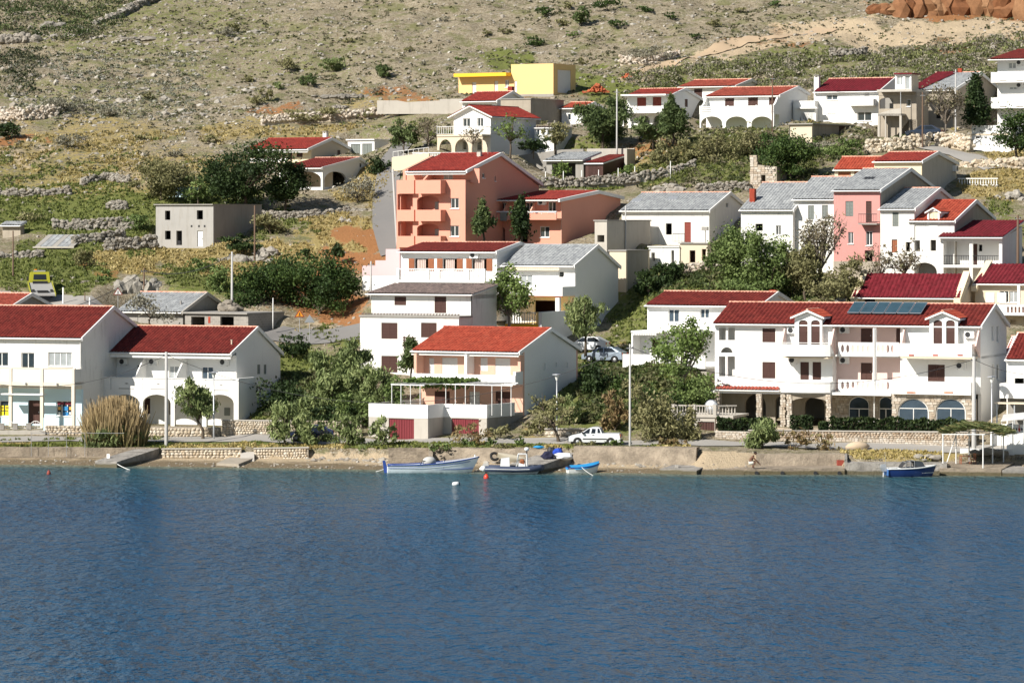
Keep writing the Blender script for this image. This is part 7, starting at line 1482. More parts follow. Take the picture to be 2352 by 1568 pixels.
hexa('quay', [at(1708, 295.2, .42), at(1940, 295.2, .5), at(1940, 299.2, .52), at(1722, 299.2, .5)], -1.2, SEAW, None, 'low concrete quay with tyre holes, where the man crouches', 'quay')
for i, a in enumerate((1738, 1797, 1873, 1928)):
    o = MB().lathe([(.16, 0), (.16, .1), (.05, .12)], (0, 0, 0), 10, 'y').build('mooring_hole', DARK); o.location = at(a, 295.1, .12); tag(o, 'round dark mooring hole in the face of the low quay', 'hole', 'mooring holes in the quay')
hexa('quay_post', [at(1940, 295.4, 1.2), at(1946, 295.4, 1.2), at(1946, 299.4, 1.4), at(1940, 299.4, 1.4)], -1, SEAG, None, 'pale end wall between the low quay and the grassy quay', 'wall')
hexa('grass_quay', [at(1946, 295.2, .92), at(2175, 294.6, .9), at(2175, 296.4, .92), at(1946, 296.8, .95)], -1.2, SEAG, None, 'grey quay wall below the dry grass, behind the blue motorboat', 'quay')
pl = hexa('stone_platform', [at(2158, 294.2, .52), at(2300, 293.6, .5), at(2330, 298.5, .75), at(2165, 298.8, .8)], -1.2, SEAW, None, 'paved platform under the palm sunshade', 'platform')
hexa('dark_quay_end', [at(2302, 293.2, .48), at(2420, 292.8, .48), at(2420, 298, .55), at(2325, 298.2, .55)], -1.2, SEAG, None, 'concrete landing at the right edge of the shore', 'quay')
hexa('slipway', [at(1612, 294.6, -.12), at(1706, 294.2, -.12), at(1734, 303, 1.55), at(1600, 303.5, 1.62)], -1.2, SEAW, None, 'sandy concrete slipway running down to the water', 'slipway')
for i, (a, Y_, r) in enumerate([(2150, 296.6, .35), (2164, 297.5, .45), (2180, 299.2, .5), (2196, 300, .4), (2136, 297.2, .3), (2240, 300.2, .35), (2270, 300.4, .45), (2300, 300.2, .4), (2110, 296.9, .28)]):
    o = MB().blob((0, 0, 0), (r * 1.5, r, r * .7), 70 + i, .22, 2).build('quay_rock', STONE_G); o.location = at(a, Y_, gz((a - CX) / F * Y_, Y_) + .15); tag(o, 'grey rock edging the paved platform', 'rock', 'rocks round the platform')
hexa('white_wall', [at(2205, 301.2, 1.65), at(2330, 300.6, 1.65), at(2330, 301, 1.65), at(2205, 301.6, 1.65)], .3, WHITE, None, 'low white wall behind the orange table', 'wall')
rg = np.random.default_rng(77); X = (rg.uniform(-60, 2352, 800) - CX) / F * 300; Y = np.array([shore(np.array([x]), np.array([302.]))[0][0] for x in X]) + rg.uniform(-.3, 2.6, len(X)); stones('beach_pebbles', 'pebbles along the narrow beach', X, Y, ground_z(X, Y), .03 + .15 * rg.random(len(X)) ** 5, STONE_GI, 8)

X = (rg.uniform(690, 1610, 380) - CX) / F * 301; Y = np.array([shore(np.array([x]), np.array([302.]))[1][0] for x in X]) - rg.uniform(.3, 2.4, len(X)) ** 1; stones('shore_rubble', 'broken stones at the foot of the middle sea walls', X, Y, ground_z(X, Y), .05 + .26 * rg.random(len(X)) ** 4, STONE_GI, 9)
# ------------------------------------------------------------------ dry stone walls, rocks, heaps on the slope
def drywall(label, pts, H_, seed, n=200, r=(.16, .32), mat=STONE_G, mass=STONE_GI, t=.7, name='dry_stone_wall', cat='wall'):
    """heaped dry wall along photo points (px, py, Y): every larger stone is a piece of its own"""
    w_ = [P(*p) for p in pts]; e = empty(name, w_[0], 0, label, cat); rr = random.Random(seed); segs = [(a, b, (b - a).length) for a, b in zip(w_[:-1], w_[1:])]; L = sum(s[2] for s in segs)
    ms = [SHM.setdefault(('dw', i, mat.name), MB().blob((0, 0, 0), (1, 1, 1), 140 + i, .26, 1).mesh('stone', mat)) for i in range(6)]
    core = MB()
    for i, (a, b, l) in enumerate(segs):
        d = (b - a).normalized(); s_ = Vector((-d.y, d.x, 0)).normalized() * t * .42; h1 = H_ * .78
        q = [a - w_[0], b - w_[0]]; core.add([q[0] - s_ - Vector((0,0,.6)), q[1] - s_ - Vector((0,0,.6)), q[1] + s_ - Vector((0,0,.6)), q[0] + s_ - Vector((0,0,.6)), q[0] - s_ * .6 + Vector((0,0,h1)), q[1] - s_ * .6 + Vector((0,0,h1)), q[1] + s_ * .6 + Vector((0,0,h1)), q[0] + s_ * .6 + Vector((0,0,h1))], [(3,2,1,0),(4,5,6,7),(0,1,5,4),(1,2,6,5),(2,3,7,6),(3,0,4,7)])
    core.build('core', mass, e)
    for i in range(n):
        x = rr.random() * L; 
        for a, b, l in segs:
            if x <= l: break
            x -= l
        c = a.lerp(b, x / l) - w_[0]; z = rr.random() * H_; wt = t * .5 * (1 - .5 * z / H_)
        s_ = r[0] + (r[1] - r[0]) * rr.random(); o = link('stone', rr.choice(ms), e); d = (b - a).normalized(); nn_ = Vector((-d.y, d.x, 0)).normalized()
        c = c + nn_ * (-wt if rr.random() < .75 else rr.uniform(-wt, wt)) ; o.location = (c.x, c.y, c.z + z); o.scale = (s_ * rr.uniform(.8, 1.3), s_, s_ * rr.uniform(.6, .9)); o.rotation_euler = (rr.uniform(-.4, .4), rr.uniform(-.4, .4), rr.uniform(0, 3))
    return e
drywall('dry stone terrace wall above the tin shelter', [(120, 532, 388), (200, 531, 388), (312, 525, 388)], 1.2, 1, 260)
drywall('tumbled dry stone bank left of the grey block house', [(165, 565, 381), (225, 556, 382), (285, 548, 384)], .9, 2, 180)
drywall('dry stone wall running up to the grey block house', [(240, 575, 378), (300, 570, 379), (358, 565, 380)], 1.1, 3, 200)
drywall('low dry stone wall at the left edge above the tow truck', [(-20, 600, 373), (40, 596, 373.5), (98, 590, 374)], .7, 4, 140)
drywall('dry stone wall right of the grey block house', [(603, 505, 391), (660, 508, 390.5), (735, 500, 391)], .9, 5, 190)
drywall('dry stone wall below the grey bush by the arched cottage', [(735, 500, 391), (800, 492, 392.5), (862, 500, 391)], .7, 6, 140)
drywall('old dry stone wall across the upper meadow', [(-40, 450, 403), (60, 452, 402), (165, 446, 402)], .8, 7, 150)
drywall('heap of field stones on the green meadow', [(246, 486, 396), (268, 484, 396), (292, 486, 396)], 1.0, 8, 90, name='stone_heap', cat='stone heap')
drywall('stony bank of rubble below the thicket', [(185, 425, 406), (245, 412, 408), (300, 420, 406)], .7, 9, 170)
drywall('long dark dry stone wall across the walled garden', [(1232, 432, 389), (1330, 430, 390), (1450, 420, 391.5), (1540, 406, 393), (1596, 388, 395)], 1.0, 10, 300, (.16, .3))
drywall('rubble heap below the pale yard wall', [(895, 268, 431), (960, 262, 431), (1060, 252, 430)], 1.0, 11, 220, mat=STONE_T, mass=STONE_TI)
drywall('stone bank on the hillside left of the pale yard wall', [(600, 285, 431), (660, 276, 432), (760, 272, 432), (880, 262, 433)], .7, 12, 220, mat=STONE_T, mass=STONE_TI)
drywall('square stone enclosure around a shrub on the hill', [(1425, 148, 452), (1500, 150, 451), (1556, 132, 455)], 1.0, 13, 230, mat=STONE_T, mass=STONE_TI)
drywall('ruined stone hut walls at the left edge of the hill', [(-20, 275, 438), (50, 276, 437), (130, 268, 439)], 1.4, 14, 240, mat=STONE_T, mass=STONE_TI)
drywall('ridge of rough rock along the ravine edge', [(215, 72, 500), (270, 50, 505), (330, 15, 512), (375, -8, 516)], 1.2, 15, 200, (.25, .55))
drywall('pale stone wall below the unfinished house', [(1990, 352, 396), (2060, 345, 396), (2135, 336, 397)], 1.3, 16, 260, mat=STONE_C, mass=STONE_CI)
drywall('stone retaining wall beside the upper lane', [(2150, 338, 398), (2200, 336, 397), (2232, 345, 395)], 1.4, 17, 160, mat=STONE_C, mass=STONE_CI)
drywall('pale rocky bank above the balustrade on the right', [(2205, 402, 386), (2270, 400, 385), (2352, 392, 385), (2420, 392, 385)], 1.3, 18, 220, (.25, .5), mat=STONE_C, mass=STONE_CI)
drywall('rubble wall left of the stone ruin', [(1600, 446, 384), (1660, 440, 384.5), (1724, 438, 385)], .9, 19, 170)
drywall('dark low wall in the thicket at the upper right', [(1905, 127, 446), (1950, 128, 446), (1990, 122, 447)], .7, 20, 90)
drywall('rubble of fallen stones beside the ruined hut', [(1575, 628, 353), (1610, 625, 353), (1645, 612, 354)], .8, 21, 120, mat=STONE_T, mass=STONE_TI)
drywall('low rubble wall by the parked cars behind the apricot house', [(1320, 880, 329), (1380, 872, 330), (1440, 862, 331)], .8, 22, 120)
def rock(label, px, py, w_, h_, Y, seed, mat=STONE_G, name='rock_outcrop'):
    if Y > 430: Y = ghit(px, py).y - .6
    h_ *= .7 if name == 'rock_outcrop' else 1.0; s_ = F / Y; e = P(px, py, Y); mb = MB(); rr = random.Random(seed); n = max(5, int(w_ / (8 if name == 'rock_outcrop' else 20)))
    for i in range(n):
        t = (i + .5) / n - .5; k = 1 - abs(t) * .9; rx = w_ / s_ / n * rr.uniform(.8, 2.2); rz_ = min(h_ / s_ * k * rr.uniform(.3, .8), rx * 1.3) if name == 'rock_outcrop' else h_ / s_ * rr.uniform(.6, .8)
        mb.blob((t * w_ / s_, rr.uniform(-.5, .7), rz_ * .3), (rx, max(.5, rz_ * .9), rz_), seed * 13 + i, .22, 2)
        mb.blob((t * w_ / s_ + rr.uniform(-.4, .4), rr.uniform(.2, 1.2), rz_ * .3 + h_ / s_ * .4 * k), (rx * .8, .6, rz_ * .7), seed * 17 + i, .22, 2)
    q = mb.build(name, mat, fix=False); q.location = e; return tag(q, label, 'rock')
for a in [('pale fluted rock outcrop above the grey gable barn, left of two', 225, 668, 78, 48, 360, 1), ('pale rock outcrop with the dark pole in it', 315, 672, 92, 62, 359, 2), ('strip of white rock on the slope above the pale pole', 560, 602, 130, 24, 374, 3), ('white rocks beside the leaning dark pole', 612, 590, 50, 34, 376, 4), ('pale rock at the foot of the tall pale pole', 528, 712, 40, 44, 350.5, 5), ('bare pink boulder above the long grey roof', 1540, 442, 60, 34, 386, 6), ('pale rock crag at the right edge above the old row', 2335, 470, 90, 66, 372, 7), ('grey rock slab at the upper left edge', 40, 95, 90, 34, 500, 8), ('pair of pale rocks above the ravine edge', 120, 62, 44, 22, 506, 9), ('white boulder lying in the dry grass left of the lane', 792, 512, 30, 20, 388, 10), ('pale rocks among the grove trees', 1900, 700, 70, 30, 337, 11), ('rocky scarp on the hillside below the small pines', 800, 225, 150, 16, 440, 12), ('grey rocks on the slope below the fig tree', 690, 268, 40, 18, 433, 13), ('pale limestone ledge high on the hill', 330, 92, 120, 14, 486, 14), ('upper limestone ledge right of the ravine', 470, 96, 100, 12, 485, 15), ('brown boulder left of the pale yard wall', 780, 250, 26, 18, 436, 16)]:
    rock(*a)
REDR = stonemat('red_quarry_rock', [(.17,.065,.03), (.24,.11,.05), (.30,.17,.09), (.20,.08,.035)], False, 1.2)
for i, (a, b, w_, h_, Y_) in enumerate([(2120, 36, 120, 46, 474), (2230, 30, 130, 52, 476), (2330, 34, 120, 60, 474), (2030, 30, 60, 22, 476), (2420, 40, 140, 60, 474)]):
    rock(['dark red quarry face, middle of the cut', 'red quarry face right of the middle', 'orange and white quarry face at the right edge', 'small red hollow at the left of the quarry', 'orange quarry face beyond the edge'][i], a, b, w_, h_, Y_, 60 + i, REDR, 'quarry_face')
BRICK = stonemat('orange_brick', [(.45,.11,.05), (.55,.17,.08), (.38,.09,.05)])
def brickheap(label, px, py, w_, h_, Y, n, seed):
    e = empty('brick_heap', P(px, py, Y), 0, label, 'brick heap'); rr = random.Random(seed); s_ = F / Y; me = SHM.setdefault('brick', MB().box(-.15, .15, -.1, .1, -.08, .08).mesh('brick', BRICK))
    for i in range(n):
        t = rr.gauss(0, .3); z = rr.random() * h_ / s_ * max(0, 1 - abs(t) * 1.6); o = link('brick', me, e); o.location = (t * w_ / s_ * .8, rr.uniform(-.5, .5), z + .02); o.rotation_euler = (rr.uniform(-.6, .6), rr.uniform(-.6, .6), rr.uniform(0, 3))
brickheap('heap of orange bricks beside the yellow building', 1372, 212, 46, 20, 434, 110, 1); brickheap('small pile of orange bricks by the dirt track', 1441, 178, 14, 8, 442, 30, 2)
# ------------------------------------------------------------------ poles, lamps, cables, signs
def pole(label, px, py, top, Y, r, mat, name='utility_pole', lean=0, fit=True):
    b = P(px, py, Y); H_ = (py - top) / (F / Y); e = empty(name, b, 0, label, 'pole'); dx = lean / (F / Y)
    MB().tube([(0, 0, -.8), (0, 0, 0), (dx, 0, H_)], [r, r, r * .7], 8).build('shaft', mat, e, smooth=True)
    if fit:
        MB().tube([(dx - .28, -.05, H_ - .35), (dx + .28, -.05, H_ - .35)], .035, 5).build('crossarm', METAL, e)
        for s_ in (-.22, .22): MB().lathe([(.03, 0), (.05, .05), (.03, .1), (.045, .13)], (dx + s_, -.05, H_ - .32), 6).build('insulator', DARK, e)
    return b + Vector((dx, -.05, H_ - .25))
c1 = pole('concrete utility pole standing before the arcade house', 382, 1030, 808, 312.8, .16, POLE); c2 = pole('concrete utility pole among the olive bushes', 1447, 1030, 790, 305.5, .10, POLE); c3 = pole('concrete utility pole at the right end of the stone garden wall', 2237, 1028, 818, 302.8, .19, POLE)
c4 = pole('tall pale pole behind the block garage', 533, 716, 578, 352, .13, POLE); pole('thin dark wooden pole right of the grey block house', 585, 622, 472, 371, .1, WOODP, fit=False); pole('dark wooden pole at the left edge', 30, 672, 530, 363, .09, WOODP, fit=False)
c5 = pole('short dark pole on the pale rock', 331, 674, 615, 358.5, .1, WOODP); pole('leaning pale pole left of the coral building', 912, 552, 388, 369, .14, POLE, lean=-10); pole('pole with curved bracket beside the balustrade house', 852, 668, 600, 348, .1, POLE)
pole('tall pole before the broad dark pine', 1417, 345, 205, 404, .1, POLE); pole('dark wooden pole before the row of arches', 1774, 330, 174, 404, .08, WOODP); pole('dark wooden pole below the unfinished house', 2119, 345, 212, 396, .1, WOODP); pole('pole behind the dark conifer', 2195, 310, 160, 407, .1, POLE); pole('wooden pole at the right edge by the veranda house', 2338, 618, 494, 341.5, .14, WOODP); pole('lamp pole between the coral annex and the long grey roof', 1437, 580, 472, 362, .08, POLE, fit=False)
pole('short white post right of the tow truck', 145, 704, 660, 352, .09, TRIM, 'post', fit=False); pole('short white post left of the warning sign', 206, 704, 683, 351, .08, TRIM, 'post', fit=False); pole('short dark post by the road', 195, 704, 672, 352, .06, WOODP, 'post', fit=False); pole('slim white pole on the block garage', 627, 735, 684, 346, .05, TRIM, 'post', fit=False)
for i, (a, b, c) in enumerate([(1253, 412, 394), (1294, 412, 393), (1336, 410, 391), (1375, 410, 390), (1420, 408, 386), (1458, 404, 382), (1540, 394, 370)]): pole('white garden fence stake along the long dark wall', a, b, c, 391.5, .05, TRIM, 'fence_stake', fit=False)
for o in bpy.data.objects:
    if o.name.startswith('fence_stake') and o.parent is None: o['group'] = 'stakes along the garden wall'
def cable(label, a, b, sag, r=.022):
    a, b = Vector(a), Vector(b); pts = [a.lerp(b, i / 24) - Vector((0, 0, sag * 4 * (i / 24) * (1 - i / 24))) for i in range(25)]
    o = MB().tube([p - a for p in pts], r, 5).build('overhead_cable', DARK, fix=False); o.location = a; tag(o, label, 'cable')
cable('black cable sagging left from the pole before the arcade house', P(-80, 866, 318), c1, 1.6); cable('long black cable between the two concrete poles over the apricot house', c1, c2, 4.2); cable('black cable sagging before the apartment house', c2, c3, 2.4); cable('black cable leaving the right pole to the edge', c3, P(2420, 858, 300), .5)
cable('thick black cable from the pale pole to the rock pole', c4, c5, .9, .035); cable('black cable from the rock pole down to the left', c5, P(150, 708, 345), .5, .03); cable('thin cable along the upper right row', P(1417, 212, 404), P(1774, 182, 404), .5, .015); cable('thin cable from the dark pole to the unfinished house', P(1774, 182, 404), P(2119, 220, 396), .6, .015)
def lamp(label, px, py, top, Y):
    b = P(px, py, Y); H_ = (py - top) / (F / Y); e = empty('street_lamp', b, 0, label, 'street lamp', 'street lamps along the shore road')
    MB().tube([(0, 0, -.4), (0, 0, .6), (0, 0, H_ - .55)], [.075, .07, .05], 8).build('post', METAL, e, smooth=True); hd = MB().lathe([(.08, H_ - .55), (.2, H_ - .1)], n=10).build('lantern', plain('lamp_glass', (.8, .8, .76), .3) if 'lamp_glass' not in bpy.data.materials else bpy.data.materials['lamp_glass'], e); MB().lathe([(.40, H_ - .09), (.36, H_ - .04), (.1, H_)], n=12).build('cap', METAL, hd)
lamp('street lamp beside the leaning tamarisk', 491, 1008, 853, 317.5); lamp('street lamp beside the gable of the apricot house', 1279, 1010, 858, 311); lamp('street lamp right of the apartment house', 2278, 1012, 863, 304.6)
ORANGE = plain('orange_sign_paint', (.85, .33, .03), .5)
def sign(label, px, py, top, Y, face, border, r=.48, mark=True):
    b = P(px, py, Y); H_ = (py - top) / (F / Y); e = empty('road_sign', b, .1, label, 'road sign'); MB().tube([(0, 0, -.3), (0, 0, H_)], .03, 6).build('post', METAL, e); tri = lambda k, z: [(-r * k, H_ - r * 1.35 + (1 - k) * r * .5), (r * k, H_ - r * 1.35 + (1 - k) * r * .5), (0, H_ + r * .15 - (1 - k) * r * .9)]
    p = MB().slab('y', tri(1, 0), -.06, -.035).build('plate', border, e); MB().slab('y', tri(.72, 0), -.07, -.061).build('panel', face, p)
    if mark: MB().box(-.04, .04, -.078, -.071, H_ - r * .95, H_ - r * .5).box(-.1, .1, -.078, -.071, H_ - r * 1.1, H_ - r * 1.0).build('symbol', DARK, p)
sign('orange triangular roadworks sign by the lane', 688, 764, 712, 343, ORANGE, REDSH); sign('grey back of a triangular sign by the lane', 711, 776, 724, 341, METAL, METAL, mark=False); sign('triangular warning sign with red border by the road on the left', 271, 706, 662, 350, TRIM, REDSH, .45)
# fence and planters before the shop
for i in range(5):
    a = -56 + i * 31; e = empty('arched_fence_panel', P(a + 14, 986, 322.2), -.2, 'white arched metal fence panel before the shop', 'fence', 'arched fence panels before the shop'); n = 7
    MB().tube([(.55 * math.cos(t), 0, .1 + .62 * math.sin(t)) for t in np.linspace(0, math.pi, 11)], .03, 5).tube([(-.55, 0, .1), (.55, 0, .1)], .025, 4).build('frame', TRIM, e)
    for k in range(5): x = -.4 + .2 * k; MB().tube([(x, 0, .1), (x, 0, .1 + .62 * math.sqrt(1 - (x / .55) ** 2))], .018, 4).build('bar', TRIM, e)
    o = MB().box(-.2, .2, -.2, .2, 0, .48).build('planter', CONC); MB().box(-.23, .23, -.23, .23, .48, .53).build('rim', CONCL, o); o.location = P(a - 2, 986, 321.9); tag(o, 'square grey concrete planter between the fence panels', 'planter', 'planters before the shop')
hexa('white_gate_post', [at(100, 322, 3.0), at(107, 321.9, 3.0), at(107, 322.2, 3.0), at(100, 322.3, 3.0)], 1, BLUEW, None, 'pale blue gate post at the end of the shop fence', 'post')
# drying frame on the beach
e = empty('drying_frame', P(150, 1050, 310.9), 0, 'thin metal frame of rods standing over the left ledge', 'frame'); o_ = P(150, 1050, 310.9)
for a in (72, 111, 153, 195): MB().tube([at(a, 310.9, .4) - o_, at(a, 310.9, 2.35) - o_], .02, 4).build('rod', METAL, e)
for a in (196, 237, 278): MB().tube([at(a, 312.4, .9) - o_, at(a, 312.4, 2.3) - o_], .025, 4).build('rod', METAL, e)
for p, q in ((at(72, 310.9, 2.35), at(195, 310.9, 2.35)), (at(196, 312.4, 2.3), at(285, 312.4, 2.3)), (at(205, 311.4, 2.3), at(285, 311.4, 2.3)), (at(196, 312.4, 2.3), at(205, 311.4, 2.3)), (at(285, 312.4, 2.3), at(285, 311.4, 2.3)), (at(72, 310.9, 2.35), at(72, 312.6, 2.2)), (at(153, 312.4, 1.2), at(175, 311, .5)), (at(195, 312.4, 1.2), at(216, 311, .5))): MB().tube([p - o_, q - o_], .02, 4).build('rod', METAL, e)
# garage gate and balustrade terrace beside the apartment house
h = House('balcony_terrace', 'beige terrace with stone balusters above the dark brown garage gate', 'terrace', (1642, 1022), 312.6, 20, 1546, None, 4.5)
zt, zt1 = h.fz(1600, 958), h.fz(1600, 930); h.wall('y', 0, .3, [(0, -1), (h.W, -1), (h.W, zt), (0, zt)], CONCL, [(1602, 968, 1641, 1021, 'gab')]); h.box('floor_slab', -.1, h.W + 1.6, -.1, 4.5, zt + .002, zt + .18, CONCL); h.box('wall', 0, .3, .3, 4.5, -1, zt, CONCL); h.balustrade((0, zt + .18), (h.W, zt + .18), .05, zt1 - zt - .18, CONCL); h.balustrade((h.W, zt + .18), (h.W + 1.5, zt + .18), .05, zt1 - zt - .18, CONCL, y1=1.2)
for x in (0, h.W * .5, h.W): h.box('balustrade_post', x - .14, x + .14, -.09, .19, zt + .18, zt1 + .05, CONCL)
MB().lathe([(.0, 0), (.5, .1), (.62, .2)], (h.W * .8, 1.2, zt1 - .2), 14, 'y').build('satellite_dish', METAL, h.o, smooth=True)
h = House('hill_balustrade', 'white balustrade on a grey retaining wall right of the cream hill house', 'balustrade', (2292, 440), 377, 18, 2200, None, .4); zt = h.fz(2250, 426); h.box('wall', 0, h.W, 0, .4, -2, zt, CONC); h.balustrade((0, zt), (h.W, zt), .1, h.fz(2250, 409) - zt, TRIM, .26)
# ------------------------------------------------------------------ boats
def hull_rings(L, b, sheer, keel, n=14, m=11, flare=.5, transom=.75):
    """b, sheer, keel: functions of t (0 stern, 1 bow); x runs from -L/2 to L/2"""
    R = []
    for i in range(n + 1):
        t = i / n; hb, zs, zk = b(t), sheer(t), keel(t); ring = []
        for j in range(m):
            u = j / (m - 1) * 2 - 1; a = abs(u); y = hb * (a ** flare) * (1 if u >= 0 else -1); z = zk + (zs - zk) * a ** 2.2
            rake = (L * .09 * (zs - z) / max(.01, zs - zk)) * max(0, (t - .75) / .25) if t > .75 else 0
            ring.append((-L / 2 + L * t - rake, y, z))
        R.append(ring)
    return R
def boat(name, label, px, Y, rz, L, B_, z_st, z_bow, hullm, railm, inm, cat='boat', mid=.0):
    e = empty(name, at(px, Y, 0), rz, label, cat)
    bf = lambda t: B_ / 2 * (max(.02, (1 - max(0, (t - .45) / .55) ** 2.2)) * (.78 + .22 * min(1, t / .3)))
    sf = lambda t: z_st + (z_bow - z_st) * t ** 2.4 - mid * math.sin(math.pi * t)
    kf = lambda t: -.22 + .18 * max(0, (t - .85) / .15)
    R = hull_rings(L, bf, sf, kf); h_ = MB().loft(R, closed=False, cap=False); m = len(R[0]); h_.add(R[0], [tuple(range(m))]); hu = h_.build('hull', hullm, e, smooth=True, fix=False)
    fl = MB()
    pts = [(-L / 2 + L * t + .02, bf(t) * .86) for t in np.linspace(0.02, .93, 12)]; zfl = z_st * .45
    fl.slab('z', [(x, -y) for x, y in pts] + [(x, y) for x, y in reversed(pts)], zfl, zfl + .04).build('floor', inm, e)
    for s_ in (-1, 1):
        MB().tube([(-L / 2 + L * t, s_ * (bf(t) + .01), sf(t)) for t in np.linspace(0, 1, 16)], .05, 5).build('gunwale', railm, e, smooth=True)
    MB().box(-L / 2 - .04, -L / 2 + .03, -bf(0), bf(0), sf(0) - .09, sf(0) + .03).build('transom_cap', railm, e)
    return e, bf, sf
HULLW = plain('pale_blue_white_hull', (.78, .86, .90), .35, coat=.3); BLUEP = plain('blue_boat_paint', (.03, .07, .28), .35, coat=.3); BLUED = plain('navy_hull', (.012, .035, .15), .3, coat=.5); CYAN = plain('bright_blue_cover', (.03, .30, .62), .5); GEL = plain('white_gelcoat', (.78, .79, .78), .3, coat=.3); TARP = plain('grey_white_tarp', (.50, .49, .46), .8)
# white rowing launch
e, bf, sf = boat('wooden_launch', 'long white and pale blue wooden launch with blue rudder moored left of the jetty', 996, 297.6, math.radians(4), 7.2, 1.9, .62, 1.22, HULLW, BLUEP, BLUEP)
L = 7.2; pts = [(-L / 2 + L * t, bf(t) * .97, sf(t) + .02) for t in np.linspace(.62, .985, 8)]
MB().add([(x, -y, z) for x, y, z in pts] + [(x, 0, z + .06) for x, y, z in pts] + [(x, y, z) for x, y, z in pts], [(i, i + 1, i + 9, i + 8) for i in range(7)] + [(i + 8, i + 9, i + 17, i + 16) for i in range(7)]).build('foredeck', GEL, e)
MB().add([(-L/2 + L*t, -bf(t) * (.99 + .02), sf(t) - .17) for t in np.linspace(0, .9, 14)] + [(-L/2 + L*t, -bf(t) * 1.012, sf(t) - .21) for t in np.linspace(0, .9, 14)], [(i, i + 1, i + 15, i + 14) for i in range(13)]).build('hull_stripe', BLUEP, e)
MB().slab('y', [(-L/2 - .02, -.2), (-L/2 - .28, -.15), (-L/2 - .42, .95), (-L/2 - .22, .98), (-L/2 - .02, .3)], -.03, .03).build('rudder', BLUEP, e); MB().box(-L/2 - .06, -L/2 - .01, -.04, .04, -.2, .65).build('sternpost', GEL, e)
for x in (-2.4, -1.2, .5): MB().box(x, x + .28, -bf(.35) * .85, bf(.35) * .85, .42, .47).build('thwart', BLUEP, e)
MB().blob((-.35, 0, .85), (.55, .45, .42), 4, .08, 2).build('engine_tarp', TARP, e, smooth=True); MB().box(-.7, 0, -.35, .35, .42, .72).build('engine_box', DARK, e); MB().tube([(-1.1, -.3, .55), (-.9, -.3, .95), (-.6, -.35, .9)], .04, 5).build('tiller', DARK, e); MB().box(1.05, 1.45, -.3, .3, .6, .82).build('hatch', BLUEP, e); MB().tube([(.75, -.6, .6), (.75, -.6, .95)], .03, 5).build('thole_pin', GEL, e); MB().lathe([(.05, 0), (.05, .2)], (3.25, 0, 1.2), 6).build('bow_bitt', GEL, e)
# inflatable
e = empty('inflatable_boat', at(1182, 296.2, 0), math.radians(-3), 'navy and white inflatable boat with white console moored at the jetty', 'boat'); NAVY = plain('navy_rubber', (.05, .065, .11), .6)
def rib_side(s_): return [(-2.25, s_ * .72, .42), (-1.2, s_ * .78, .40), (.2, s_ * .80, .38), (1.2, s_ * .70, .40), (1.9, s_ * .38, .46), (2.15, 0, .5)]
for s_ in (-1, 1):
    MB().tube(rib_side(s_), .24, 10).build('side_tube', NAVY, e, smooth=True); MB().lathe([(.24, 0), (.22, -.2), (.1, -.42), (.02, -.48)], (-2.25, s_ * .72, .42), 10, 'x').build('tube_cone', GEL, e, smooth=True); MB().tube([(x, y + s_ * .22, z) for x, y, z in rib_side(s_)[:-1]], .03, 5).build('rub_strake', GEL, e)
MB().slab('z', [(-2.2, -.7), (1.2, -.6), (1.9, 0), (1.2, .6), (-2.2, .7)], .2, .28).build('deck', GEL, e); R = hull_rings(4.0, lambda t: .66 * (1 - max(0, (t - .5) / .5) ** 2) + .02, lambda t: .3, lambda t: -.25 + .4 * max(0, t - .7), 8); MB().loft(R, closed=False, cap=False).build('hull', HULLW, e, smooth=True, fix=False)
MB().loft([[(-1.15, -.35, .28), (-.35, -.35, .28), (-.35, .35, .28), (-1.15, .35, .28)], [(-1.05, -.32, 1.2), (-.4, -.32, 1.28), (-.4, .32, 1.28), (-1.05, .32, 1.2)]]).build('covered_seat', TARP if False else GEL, e)
c = MB().loft([[(.25, -.38, .28), (.95, -.38, .28), (.95, .38, .28), (.25, .38, .28)], [(.35, -.34, .85), (.8, -.34, .85), (.8, .34, .85), (.35, .34, .85)]]).build('console', GEL, e)
for y in (-.4, .4): MB().tube([(.1, y, .3), (.3, y, 1.55), (.95, y, 1.55), (1.0, y, .3)], .06, 6).build('console_frame', GEL, e)
MB().tube([(.62, -.4, 1.55), (.62, .4, 1.55)], .045, 6).build('frame_bar', GEL, e); MB().blob((.95, 0, 1.92), (.2, .2, .16), 3, .05, 2).build('radar_dome', GEL, e, smooth=True); MB().tube([(.95, 0, 1.5), (.95, 0, 1.82)], .05, 5).build('mast', DARK, e); MB().blob((.6, -.3, .95), (.2, .1, .22), 8, .3, 2).build('rope_coil', BROWN2, e); MB().box(-1.55, -1.25, -.3, .2, .3, .52).build('fuel_tank', ORANGE, e)
MB().loft([[(-2.35, -.16, .3), (-2.0, -.16, .3), (-2.0, .16, .3), (-2.35, .16, .3)], [(-2.5, -.17, .75), (-2.05, -.17, .85), (-2.05, .17, .85), (-2.5, .17, .75)]]).build('outboard', TARP, e); MB().tube([(-2.25, 0, .3), (-2.3, 0, -.3)], .07, 6).build('outboard_leg', DARK, e)
